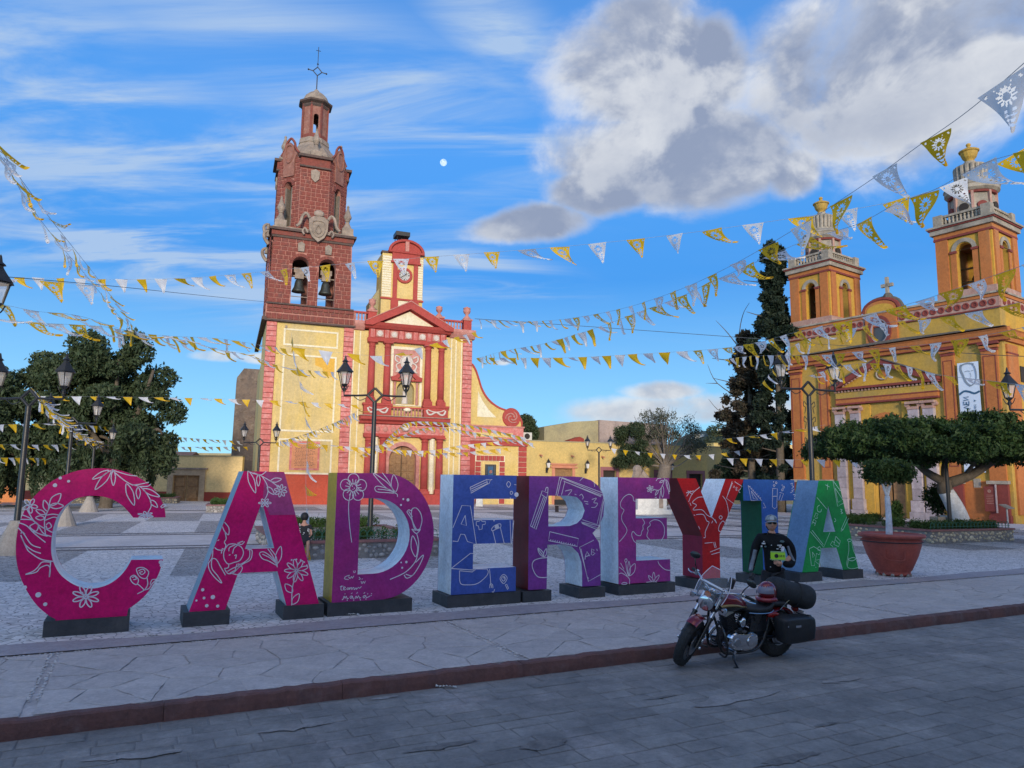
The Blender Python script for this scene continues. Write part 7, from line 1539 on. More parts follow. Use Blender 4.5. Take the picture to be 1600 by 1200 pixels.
b.build('paper', M['litter_white'], t)
# worn and broken spots of the road
for px, py, w_, h_, m_ in ((1150, 1090, .75, .12, 'road_worn'), (850, 1163, .30, .07, 'road_hole'), (1235, 1186, .42, .04, 'road_hole'), (1316, 1062, .40, .08, 'road_worn'), (465, 1136, .42, .07, 'road_worn'), (690, 1166, .42, .05, 'road_hole'), (1030, 1090, .28, .02, 'road_hole'), (210, 1180, .4, .08, 'road_worn'), (1290, 1132, .18, .02, 'road_hole'), (600, 1090, .2, .03, 'road_worn')):
    q = on_ground(px, py, -.15); rr = random.Random(px); n = 22; ph = rr.uniform(0, 6)
    sheet('road_patch', [tuple((q + L_E * (w_ * math.cos(6.283 * i / n) * rr.uniform(.6, 1.1)) + nrm(L_E) * (h_ * 1.6 * math.sin(6.283 * i / n) * rr.uniform(.5, 1.2) + .3 * h_ * math.cos(6.283 * i / n + ph)))[:2]) for i in range(n)], -.1475, m_)
# cars on the lower street at the far left
def car(px, depth, m, label, rz):
    q = at(px, 790, depth); t = thing('parked_car', label, 'car', (q.x, q.y, -1.34), rz, 'cars parked on the lower street'); W = .86
    b = MB(); b.prism([(-2.1, .35), (2.1, .35), (2.15, .75), (1.9, .92), (1.1, 1.0), (.55, 1.42), (-.9, 1.46), (-1.7, 1.05), (-2.1, .95)], [], -W, W); b.build('body', M[m], t)
    b = MB(); b.prism([(1.0, 1.02), (.5, 1.38), (-.85, 1.41), (-1.5, 1.06)], [], -W - .01, W + .01); b.build('side_windows', M['car_glass'], t)
    b = MB(); b.add([(1.12, -W * .85, 1.01), (1.12, W * .85, 1.01), (.58, W * .75, 1.40), (.58, -W * .75, 1.40)], [(0, 1, 2, 3)]); b.build('windscreen', M['car_glass'], t)
    for x in (-1.3, 1.3):
        for y in (-W, W): w = MB().lathe((x, y, .33), [(0, -.1), (.33, -.1), (.33, .1), (0, .1)], 16, axis='y').build('wheel', M['rubber'], t); MB().lathe((x, y + math.copysign(.105, y), .33), [(0, 0), (.2, 0)], 12, axis='y').build('rim', M['chrome_dull'], w)
    for y in (-.6, .6): MB().box(2.1, 2.17, y - .15, y + .15, .68, .8).build('headlight', M['dial_white'], t)
car(6, 53, 'car_blue', 'blue parked car at the left edge behind the lamp cone', RA(-60)); car(24, 56, 'car_dark', 'black parked car beside the leaning lamp post', RA(-50)); car(50, 60, 'car_silver', 'silver parked car just left of the letter C', RA(-50)); car(-18, 50, 'car_silver', 'silver parked car cut by the left picture edge', RA(-60))

# ------------------------------------------------------------------ motorcycle
def skin_mesh(name, pts, edges, m, parent, root=0, sub=2, branch=True):
    """continuous limb or body grown from a skeleton: pts = [(x, y, z, rx, ry)]"""
    me = bpy.data.meshes.new(name); bm = bmesh.new(); ly = bm.verts.layers.skin.verify(); vs = []
    for i, p in enumerate(pts):
        v = bm.verts.new(p[:3]); v[ly].radius = (p[3], p[4] if len(p) > 4 else p[3]); v[ly].use_root = (i == root); vs.append(v)
    for a, c in edges: bm.edges.new((vs[a], vs[c]))
    bm.to_mesh(me); bm.free(); me.materials.append(M[m]); o = bpy.data.objects.new(name, me); link(o); o.parent = parent
    s = o.modifiers.new('skin', 'SKIN'); s.use_smooth_shade = True; u = o.modifiers.new('subdivision', 'SUBSURF'); u.levels = sub; u.render_levels = sub
    return o
fw, rw_ = Vector((2.40, 10.11, 0)), Vector((3.80, 10.79, 0)); mid_ = (fw + rw_) / 2; hd_ = (fw - rw_).normalized()
bike = thing('motorcycle', 'parked crimson and black cruiser motorcycle with windshield leaning on its stand at the kerb', 'motorcycle', (mid_.x, mid_.y, -.155))
bike.rotation_mode = 'QUATERNION'
rot = Matrix(((hd_.x, -hd_.y, 0), (hd_.y, hd_.x, 0), (0, 0, 1))).to_4x4()
bike.rotation_quaternion = (rot @ Matrix.Rotation(RA(-9), 4, 'X')).to_quaternion()      # leans to its left, towards the camera
def build_bike():
    T = bike
    def wheel(name, x, r, w, Mx, spokes=9):
        b = MB(); b.M = Mx; R_ = r; prof = [(r - .10, -w * .42), (r - .05, -w * .5), (r - .018, -w * .42), (r, -w * .18), (r, w * .18), (r - .018, w * .42), (r - .05, w * .5), (r - .10, w * .42), (r - .10, -w * .42)]
        b.lathe((x, 0, r), prof, 40, axis='y'); ty = b.build('tyre', M['rubber'], T, smooth=True, auto=30); ty.name = name
        g = MB(); g.M = Mx
        for i in range(26):
            a = 2 * math.pi * i / 26
            for s in (-1, 1):
                p0 = (x + (r + .001) * math.cos(a), s * w * .05, r + (r + .001) * math.sin(a)); p1 = (x + (r - .016) * math.cos(a + .10), s * w * .44, r + (r - .016) * math.sin(a + .10)); g.cyl(p0, p1, .006, n=4)
        g.build('tread', M['leather_black'], ty)
        b = MB(); b.M = Mx; b.lathe((x, 0, r), [(r - .12, -w * .36), (r - .09, -w * .42), (r - .10, -w * .3), (r - .13, -w * .1), (r - .13, w * .1), (r - .10, w * .3), (r - .09, w * .42), (r - .12, w * .36)], 32, axis='y')
        b.lathe((x, 0, r), [(.0, -.07), (.045, -.07), (.05, -.03), (.05, .03), (.045, .07), (0, .07)], 14, axis='y')
        for i in range(spokes):
            a = 2 * math.pi * i / spokes
            for da in (-.09, .09): b.cyl((x + .04 * math.cos(a), .03, r + .04 * math.sin(a)), (x + (r - .11) * math.cos(a + da), .03, r + (r - .11) * math.sin(a + da)), .011, n=5)
        b.build('rim', M['bike_black'], ty, smooth=True, auto=35)
        b = MB(); b.M = Mx; b.lathe((x, 0, r), [(.075, .075), (.145, .075), (.145, .082), (.075, .082), (.075, .075)], 28, axis='y'); b.build('brake_disc', M['chrome_dull'], ty)
        return ty
    I = Matrix.Identity(4)
    # steering: everything on the fork turns about the inclined head axis
    hp = Vector((.50, 0, .86)); ax = (hp - Vector((.80, 0, .33))).normalized(); ST = Matrix.Translation(hp) @ Matrix.Rotation(RA(32), 4, ax) @ Matrix.Translation(-hp)
    wheel('front_wheel', .80, .335, .125, ST); wheel('rear_wheel', -.76, .325, .155, I)
    b = MB(); b.M = ST
    fen = []
    for i in range(13):
        a = RA(62 + i * 66 / 12); 
        for k in range(7): t_ = RA(-90 + k * 30); fen.append((.80 + (.36 + .025 * math.cos(t_)) * math.cos(a), .078 * math.sin(t_), .335 + (.36 + .025 * math.cos(t_)) * math.sin(a)))
    b.add(fen, [(i * 7 + k, i * 7 + k + 1, i * 7 + 8 + k, i * 7 + 7 + k) for i in range(12) for k in range(6)]); b.build('front_fender', M['bike_crimson'], T, smooth=True)
    for s in (-1, 1):
        y = s * .115; lo = Vector((.80, y, .33)); d = ax
        b = MB(); b.M = ST; b.cyl(lo - d * .03, lo + d * .40, .033, .03, 12); b.cyl(lo + d * .395, lo + d * .42, .037, n=12); b.build('fork_slider', M['bike_black'], T, smooth=True, auto=40)
        b = MB(); b.M = ST; b.cyl(lo + d * .42, lo + d * .76, .024, n=12); b.build('fork_tube', M['chrome'], T, smooth=True, auto=40)
        b = MB(); b.M = ST; b.ball(lo + Vector((0, s * .04, 0)), .022, 8, 5); b.ball(lo + d * .1 + Vector((.0, s * .035, 0)), .03, 8, 5, (1, .5, 1)); b.build('axle_cap', M['chrome'], T, smooth=True)
        b = MB(); b.M = ST; b.tube([lo + d * .62 + Vector((0, s * .0, 0)), lo + d * .60 + Vector((.02, s * .1, 0))], .014, 6); q = lo + d * .60 + Vector((.03, s * .12, 0)); b.build('signal_stalk', M['bike_black'], T)
        b = MB(); b.M = ST; b.lathe((q.x, q.y, q.z), [(0, -.04), (.03, -.03), (.04, .01), (.038, .02), (0, .025)], 12, axis='x'); b.build('turn_signal', M['chrome'], T, smooth=True, auto=40)
    b = MB(); b.M = ST; u = Vector((.80, 0, .33)) + ax * .55; v = Vector((.80, 0, .33)) + ax * .74
    for c in (u, v): b.box(c.x - .05, c.x + .05, -.15, .15, c.z - .018, c.z + .018)
    b.build('fork_clamp', M['bike_black'], T)
    # headlamp nacelle
    hl = Vector((.60, 0, .88)); b = MB(); b.M = ST; b.lathe(hl, [(0, -.12), (.06, -.11), (.092, -.05), (.1, .04), (.1, .05)], 22, axis='x'); hh = b.build('headlight', M['bike_black'], T, smooth=True)
    b = MB(); b.M = ST; b.lathe(hl, [(.088, .05), (.104, .045), (.106, .06), (.09, .07)], 24, axis='x'); b.build('headlight_rim', M['chrome'], hh, smooth=True)
    b = MB(); b.M = ST; b.lathe(hl, [(.09, .055), (.07, .066), (0, .072)], 20, axis='x'); b.build('headlight_lens', M['lens_clear'], hh, smooth=True)
    b = MB(); b.M = ST; b.lathe(hl, [(.085, .04), (.05, .0), (0, -.02)], 16, axis='x'); b.ball(hl + Vector((.035, 0, .03)), .03, 8, 5); b.ball(hl + Vector((.035, 0, -.03)), .03, 8, 5); b.build('reflector', M['chrome_dull'], hh, smooth=True)
    # handlebar, grips, levers, mirrors, gauge
    b = MB(); b.M = ST; b.tube([(.46, -.05, .98), (.47, -.16, 1.06), (.36, -.31, 1.09), (.22, -.42, 1.05)], .013, 8, 4); b.tube([(.46, .05, .98), (.47, .16, 1.06), (.36, .31, 1.09), (.22, .42, 1.05)], .013, 8, 4); b.cyl((.46, -.05, .98), (.46, .05, .98), .013); b.cyl((.49, 0, .9), (.46, 0, 1.0), .025); b.build('handlebar', M['chrome'], T, smooth=True)
    for s in (-1, 1):
        b = MB(); b.M = ST; b.cyl((.30, s * .365, 1.077), (.17, s * .455, 1.03), .021, n=10); b.build('grip', M['rubber'], T, smooth=True, auto=40)
        b = MB(); b.M = ST; b.tube([(.36, s * .32, 1.085), (.40, s * .38, 1.07), (.32, s * .45, 1.04), (.22, s * .50, 1.02)], .009, 6, 3); b.box(.33, .39, s * .33 - .02, s * .33 + .02, 1.06, 1.12); b.build('lever', M['chrome'], T)
        b = MB(); b.M = ST; b.tube([(.37, s * .32, 1.09), (.44, s * .36, 1.22), (.42, s * .40, 1.30)], .008, 6, 3); stalk = b.build('mirror', M['bike_black'], T)
        b = MB(); b.M = ST @ Matrix.Translation((.42, s * .41, 1.33)) @ Matrix.Rotation(RA(s * -12), 4, 'X'); b.ball((0, 0, 0), .062, 14, 8, (.28, 1.25, .8)); b.build('mirror_head', M['bike_black'], stalk, smooth=True)
    b = MB(); b.M = ST @ Matrix.Translation((.52, 0, 1.03)) @ Matrix.Rotation(RA(-45), 4, 'Y'); b.lathe((0, 0, 0), [(0, -.05), (.05, -.04), (.055, 0), (.05, .01), (0, .01)], 16); b.build('speedometer', M['chrome'], T, smooth=True, auto=40)
    b = MB(); b.M = ST; b.box(.36, .40, .12, .2, 1.12, 1.26); b.cyl((.38, .15, 1.06), (.38, .16, 1.13), .01, n=6); b.build('phone_mount', M['bike_black'], T)
    # windshield: curved clear sheet with bright uprights
    b = MB(); b.M = ST; vs = []; nu, nv = 10, 8
    for j in range(nv + 1):
        z = .95 + .40 * j / nv; wv = .22 * (1 - .28 * (j / nv) ** 2.2) * (.9 + .1 * math.sin(j / nv * 3.1)); xr = .76 - .22 * j / nv
        for i in range(nu + 1): a = -1 + 2 * i / nu; vs.append((xr - .12 * a * a, wv * a, z - .05 * a * a * (j / nv)))
    b.add(vs, [(j * (nu + 1) + i, j * (nu + 1) + i + 1, (j + 1) * (nu + 1) + i + 1, (j + 1) * (nu + 1) + i) for j in range(nv) for i in range(nu)]); ws = b.build('windshield', M['screen_clear'], T, smooth=True)
    b = MB(); b.M = ST
    for s in (-1, 1): b.tube([(.68, s * .14, .92), (.66, s * .15, 1.02), (.62, s * .15, 1.16)], .011, 6)
    b.box(.60, .66, -.17, .17, 1.13, 1.15); b.build('screen_bracket', M['chrome'], ws)
    b = MB(); b.M = ST; edge_ = [vs[j * (nu + 1)] for j in range(nv + 1)] + [vs[nv * (nu + 1) + i] for i in range(nu + 1)] + [vs[j * (nu + 1) + nu] for j in range(nv, -1, -1)]; b.tube(edge_, .005, 5); b.build('screen_edge', M['line_white'], ws)
    b = MB(); b.M = ST; b.prism([(.05 * math.cos(RA(a)) , 1.03 + .035 * math.sin(RA(a))) for a in range(0, 360, 30)], [], .70, .703, plane='yz'); b.build('sticker', M['lamp_amber'], ws)
    # tank: crimson with gold flash and black lower half
    def loft(name, m, secs, parent=T, n=14, x0=None):
        """skin through oval sections: (x, zc, half width, half height, squareness)"""
        vs = []
        for x, zc, w, h, q in secs:
            for k in range(n):
                t_ = 2 * math.pi * k / n; c, s = math.cos(t_), math.sin(t_); vs.append((x, w * math.copysign(abs(c) ** q, c), zc + h * math.copysign(abs(s) ** q, s)))
        m_ = len(secs); fs = [(j * n + k, j * n + (k + 1) % n, (j + 1) * n + (k + 1) % n, (j + 1) * n + k) for j in range(m_ - 1) for k in range(n)] + [tuple(range(n)), tuple(range((m_ - 1) * n, m_ * n))]
        return MB().add(vs, fs).build(name, M[m], parent, smooth=True, auto=60)
    tk = loft('fuel_tank', 'bike_crimson', [(.44, .84, .03, .05, .9), (.40, .845, .085, .095, .85), (.30, .85, .125, .12, .8), (.15, .84, .135, .115, .8), (.02, .81, .115, .095, .8), (-.10, .775, .07, .06, .9), (-.15, .76, .02, .03, 1)], n=20)
    b = MB()
    for s in (-1, 1): b.tube([(.41, s * .088, .80), (.30, s * .130, .825), (.15, s * .139, .82), (.02, s * .118, .79), (-.10, s * .072, .762)], [.020, .010], 6, 4)
    b.build('gold_flash', M['bike_gold'], tk, smooth=True)
    loft('tank_underside', 'bike_black', [(.40, .79, .08, .055, .9), (.30, .79, .131, .065, .8), (.15, .78, .142, .065, .8), (.02, .76, .118, .055, .8), (-.10, .74, .07, .04, .9)], tk, n=16)
    MB().lathe((.2, -.03, .955), [(.04, 0), (.045, .015), (.035, .03), (0, .034)], 14).build('filler_cap', M['chrome'], tk, smooth=True)
    # frame
    b = MB(); b.tube([(.50, 0, .86), (.2, 0, .70), (-.25, 0, .66), (-.45, 0, .60)], .022, 8, 4); 
    for s in (-1, 1): b.tube([(.50, 0, .80), (.42, s * .09, .55), (.34, s * .13, .22), (.1, s * .14, .17), (-.3, s * .14, .2), (-.45, s * .13, .45), (-.5, s * .11, .66)], .018, 8, 4)
    b.cyl((.47, 0, .93), (.53, 0, .76), .035, n=12); b.build('frame', M['bike_black'], T, smooth=True)
    # engine: two finned cylinders, cases, covers
    b = MB(); b.box(-.18, .24, -.12, .12, .26, .46, .02); b.lathe((.0, 0, .33), [(0, -.13), (.15, -.13), (.17, -.1), (.17, .1), (.15, .13), (0, .13)], 20, axis='y'); b.build('crankcase', M['bike_black'], T)
    for tilt, x in ((22, .10), (-22, -.08)):
        Mx = Matrix.Translation((x, 0, .44)) @ Matrix.Rotation(RA(tilt), 4, 'Y'); b = MB(); b.M = Mx
        for k in range(9): b.box(-.075 + (k > 6) * .01, .075 - (k > 6) * .01, -.085, .085, .02 + k * .027, .034 + k * .027)
        b.cyl((0, 0, 0), (0, 0, .26), .058, n=14); cy_ = b.build('cylinder', M['leather_black'], T)
        b = MB(); b.M = Mx; b.box(-.07, .07, -.08, .08, .26, .32, .015); b.build('rocker_cover', M['chrome_dull'], cy_)
        b = MB(); b.M = Mx; b.cyl((.02 * (1 if tilt > 0 else -1), -.09, -.02), (.02, -.09, .24), .012, n=8); b.build('pushrod_tube', M['chrome'], cy_)
    # chrome primary cover on the left side
    prof = [(.24, .30), (.26, .36), (.23, .43), (.14, .46), (0, .44), (-.12, .45), (-.22, .42), (-.25, .33), (-.22, .25), (-.12, .22), (.05, .22), (.18, .235)]
    P = [(p.x, p.y) for p in smooth_pts([(a, c, 0) for a, c in prof], 4, True)]
    pc = MB().prism(P, [], .12, .175).build('primary_cover', M['chrome'], T)
    b = MB(); cx_ = sum(p[0] for p in P) / len(P); cz_ = sum(p[1] for p in P) / len(P); n = len(P)
    ring_ = lambda k, y: [(cx_ + (p[0] - cx_) * k, y, cz_ + (p[1] - cz_) * k) for p in P]
    b.add(ring_(1, .175) + ring_(.93, .195) + ring_(.80, .20), [(i, (i + 1) % n, n + (i + 1) % n, n + i) for i in range(n)] + [(n + i, n + (i + 1) % n, 2 * n + (i + 1) % n, 2 * n + i) for i in range(n)] + [tuple(range(2 * n, 3 * n))]); b.build('cover_face', M['chrome'], pc, smooth=True, auto=30)
    MB().lathe((-.12, .2, .335), [(.085, 0), (.08, .022), (.05, .03), (0, .032)], 22, axis='y').build('derby_cover', M['chrome'], pc, smooth=True, auto=40)
    MB().lathe((.14, .2, .34), [(.055, 0), (.05, .018), (0, .022)], 18, axis='y').build('inspection_cover', M['chrome_dull'], pc, smooth=True, auto=40)
    b = MB()
    for x, z in P[::5]: b.ball((cx_ + (x - cx_) * .9, .197, cz_ + (z - cz_) * .9), .009, 6, 4)
    b.build('cover_bolts', M['chrome_dull'], pc)
    b = MB(); b.lathe((.05, .13, .60), [(.05, 0), (.052, .05), (.03, .075), (0, .08)], 18, axis='y'); b.ball((.05, .18, .6), .055, 12, 8, (.85, .6, 1.2)); b.build('horn_cover', M['chrome'], T, smooth=True, auto=50)
    b = MB(); b.lathe((.02, -.13, .62), [(0, -.06), (.1, -.05), (.12, 0), (.1, .02)], 20, axis='y'); b.build('air_cleaner', M['chrome'], T, smooth=True, auto=40)
    for z, x in ((.23, -.25), (.15, -.15)): b = MB(); b.tube([(.2, -.12, .50), (.3, -.17, .34), (.2, -.19, z + .06), (-.2, -.2, z), (-.95, -.2, z + .02)], [.024, .04], 10, 4); b.build('exhaust_pipe', M['chrome'], T, smooth=True)
    # forward controls, pegs, engine guard, gear lever, stand
    b = MB(); b.tube([(.42, .1, .62), (.46, .26, .55), (.44, .34, .36), (.40, .28, .20), (.36, .12, .18)], .014, 8, 4); b.tube([(.42, -.1, .62), (.46, -.26, .55), (.44, -.34, .36), (.40, -.28, .20), (.36, -.12, .18)], .014, 8, 4); b.build('engine_guard', M['bike_black'], T, smooth=True)
    for s in (-1, 1):
        b = MB(); b.cyl((.30, s * .14, .27), (.32, s * .34, .28), .014, n=8); b.cyl((.32, s * .24, .28), (.32, s * .36, .28), .024, n=10); b.build('foot_peg', M['chrome'], T)
        b = MB(); b.tube([(.30, s * .16, .27), (.42, s * .22, .36), (.44, s * .29, .38)], .009, 6, 2); b.cyl((.44, s * .25, .38), (.44, s * .33, .38), .014, n=8); b.build('foot_lever', M['chrome'], T)
    b = MB(); b.tube([(.12, .12, .24), (.18, .20, .12), (.22, .34, .05)], [.016, .012], 8, 2); b.box(.19, .28, .30, .38, .045, .055); b.build('side_stand', M['bike_black'], T)
    # rear: swingarm, shocks, belt guard, seat, fender, plate, lights
    b = MB(); 
    for s in (-1, 1): b.tube([(-.22, s * .12, .33), (-.76, s * .11, .325)], .022, 8)
    b.build('swingarm', M['bike_black'], T)
    for s in (-1, 1):
        b = MB(); b.cyl((-.66, s * .15, .36), (-.46, s * .15, .66), .018, n=8)
        for k in range(9): c = Vector((-.63, s * .15, .405)).lerp(Vector((-.49, s * .15, .615)), k / 8); b.lathe(c, [(.028, -.008), (.034, 0), (.028, .008)], 12)
        b.build('shock', M['bike_black'], T)
    b = MB(); b.lathe((-.76, .09, .325), [(.0, 0), (.10, 0), (.115, .006), (.10, .014), (0, .014)], 26, axis='y'); b.build('belt_pulley', M['chrome_dull'], T); b = MB(); b.cyl((-.76, .10, .435), (-.12, .10, .42), .008, n=5); b.cyl((-.76, .10, .215), (-.12, .10, .26), .008, n=5); b.build('belt', M['rubber'], T)
    loft('seat', 'leather_black', [(-.06, .735, .05, .03, .8), (-.12, .735, .11, .045, .75), (-.25, .725, .155, .055, .7), (-.40, .725, .165, .06, .7), (-.50, .745, .15, .075, .7), (-.56, .79, .12, .05, .8)], n=18)
    loft('pillion_seat', 'leather_black', [(-.54, .775, .10, .045, .8), (-.62, .785, .125, .05, .75), (-.78, .78, .12, .045, .75), (-.90, .765, .07, .03, .8)], n=16)
    b = MB(); b.tube([(-.10, .13, .70), (-.28, .165, .69), (-.46, .16, .69), (-.56, .12, .71)], .007, 5, 4); b.build('seat_piping', M['chrome_dull'], T)
    MB().lathe((-.25, .155, .64), [(0, 0), (.07, 0), (.075, -.03)], 14, axis='y').build('side_panel', M['bike_black'], T)
    MB().box(-.42, -.12, .12, .15, .44, .66, .01).build('oil_tank', M['bike_black'], T)
    b = MB(); fen = []
    for i in range(13):
        a = RA(35 + i * 125 / 12)
        for k in range(7): t_ = RA(-90 + k * 30); fen.append((-.76 + (.37 + .03 * math.cos(t_)) * math.cos(a), .095 * math.sin(t_), .325 + (.37 + .03 * math.cos(t_)) * math.sin(a)))
    b.add(fen, [(i * 7 + k, i * 7 + k + 1, i * 7 + 8 + k, i * 7 + 7 + k) for i in range(12) for k in range(6)]); b.build('rear_fender', M['bike_crimson'], T, smooth=True)
    MB().ball((-1.10, 0, .66), .06, 10, 6, (.8, 1, .8)).build('tail_light', M['lamp_red'], T, smooth=True)
    b = MB(); b.tube([(-.7, .10, .70), (-.85, .12, .84), (-1.05, .12, .86), (-1.05, -.12, .86), (-.85, -.12, .84), (-.7, -.10, .70)], .011, 6, 3); b.cyl((-.9, .12, .855), (-.9, -.12, .855), .009); b.build('luggage_rack', M['chrome'], T)
    MB().box(-1.19, -1.17, -.09, .09, .52, .64).build('number_plate', M['pale_marble'], T)
    for s in (-1, 1):
        b = MB(); b.cyl((-1.02, s * .1, .64), (-1.04, s * .3, .64), .008, n=6); sg = b.build('signal_stalk', M['bike_black'], T); b = MB(); b.lathe((-1.04, s * .32, .64), [(0, -.035), (.034, -.02), (.04, .02), (0, .03)], 12, axis='x'); b.build('turn_signal', M['bike_black'], T, smooth=True)
        y0, y1 = (.19, .40) if s > 0 else (-.40, -.19); b = MB()
        pr = [(-.55, .36), (-.50, .60), (-.56, .665), (-1.02, .66), (-1.10, .60), (-1.12, .40), (-1.06, .33), (-.62, .31)]; PP = [(p.x, p.y) for p in smooth_pts([(a, c, 0) for a, c in pr], 3, True)]; n = len(PP); cx2 = sum(p[0] for p in PP) / n; cz2 = sum(p[1] for p in PP) / n
        rg = lambda k, y: [(cx2 + (p[0] - cx2) * k, y, cz2 + (p[1] - cz2) * k) for p in PP]
        b.add(rg(.95, y0) + rg(1, y0 + .03) + rg(1, y1 - .04) + rg(.95, y1 - .01) + rg(.86, y1), [(j * n + i, j * n + (i + 1) % n, (j + 1) * n + (i + 1) % n, (j + 1) * n + i) for j in range(4) for i in range(n)] + [tuple(range(n)), tuple(range(4 * n, 5 * n))]); sb_ = b.build('saddlebag', M['leather_black'], T, smooth=True, auto=50)
        MB().box(-.80, -.70, s * .40 - .004, s * .40 + .006, .545, .575).build('latch', M['chrome'], sb_); MB().box(-.57, -.55, s * .40 - .01, s * .40 + .005, .56, .58).build('stud', M['chrome'], sb_)
    MB().ball((-.52, .16, .655), .07, 10, 6, (1.6, .3, .55)).build('red_reflector', M['lamp_red'], T, smooth=True)
build_bike()
BM = Matrix.Translation(bike.location) @ bike.rotation_quaternion.to_matrix().to_4x4()
def on_bike(x, y, z): return BM @ Vector((x, y, z))
# full face helmet resting on the seat, duffel bag strapped across the back
h0 = on_bike(-.52, .02, .90); hm = thing('helmet', 'crimson full face helmet with clear visor resting on the motorcycle seat', 'helmet', h0, math.atan2(hd_.y, hd_.x) + RA(25))
MB().ball((0, 0, .05), .135, 20, 12, (1.1, .95, 1.0)).build('shell', M['bike_crimson'], hm, smooth=True)
b = MB(); 
vs = []
for j in range(5):
    e = RA(-6 + j * 11)
    for i in range(11): a = RA(-65 + i * 13); vs.append((.152 * math.cos(a) * math.cos(e) * 1.02, .135 * math.sin(a) * math.cos(e), .04 + .138 * math.sin(e)))
b.add(vs, [(j * 11 + i, j * 11 + i + 1, j * 11 + 12 + i, j * 11 + 11 + i) for j in range(4) for i in range(10)]); b.build('visor', M['visor_glass'], hm, smooth=True)
b = MB(); b.tube([(.03, -.13, -.05), (.12, -.08, -.06), (.15, 0, -.06), (.12, .08, -.06), (.03, .13, -.05)], .035, 8, 3); b.build('chin_bar', M['bike_crimson'], hm, smooth=True)
b = MB(); b.ribbon([(-.05, .02), (-.03, .05), (-.01, .02), (.01, .05), (.03, .02)], .012, -.131); b.ribbon([(.05, .05), (.075, .02), (.05, .02), (.075, .05)], .012, -.128); b.build('silver_mark', M['chrome_dull'], hm)
d0 = on_bike(-.93, .0, .90); df = thing('duffel_bag', 'long black roll bag strapped across the back of the motorcycle', 'bag', d0, math.atan2(hd_.y, hd_.x) + RA(165))
b = MB(); prof = []
nn_ = 14
for i in range(nn_ + 1):
    t_ = i / nn_; x = -.36 + .78 * t_; r = .168 * (1 - abs(2 * t_ - 1) ** 7) ** .5 + .004; r *= (1.0 + .05 * math.sin(t_ * 9)); prof.append((max(r, .001), x))
b.lathe((0, 0, 0), prof, 20, axis='x'); o = b.build('bag_body', M['bag_cloth'], df, smooth=True); o.rotation_euler = (0, RA(14), 0)
b = MB()
for x in (-.15, .12): b.tube([(x, .174 * math.cos(a), .174 * math.sin(a)) for a in [2 * math.pi * k / 16 for k in range(16)]], .010, 5, closed=True)
o = b.build('strap', M['rubber'], df); o.rotation_euler = (0, RA(14), 0)

# ------------------------------------------------------------------ rider standing behind the motorcycle
pp = at(1208, 900, 11.75); pr_ = thing('person', 'man in cap, sunglasses and black riding jacket holding a lime green card behind the motorcycle', 'person', (pp.x, pp.y, 0), RA(-12))
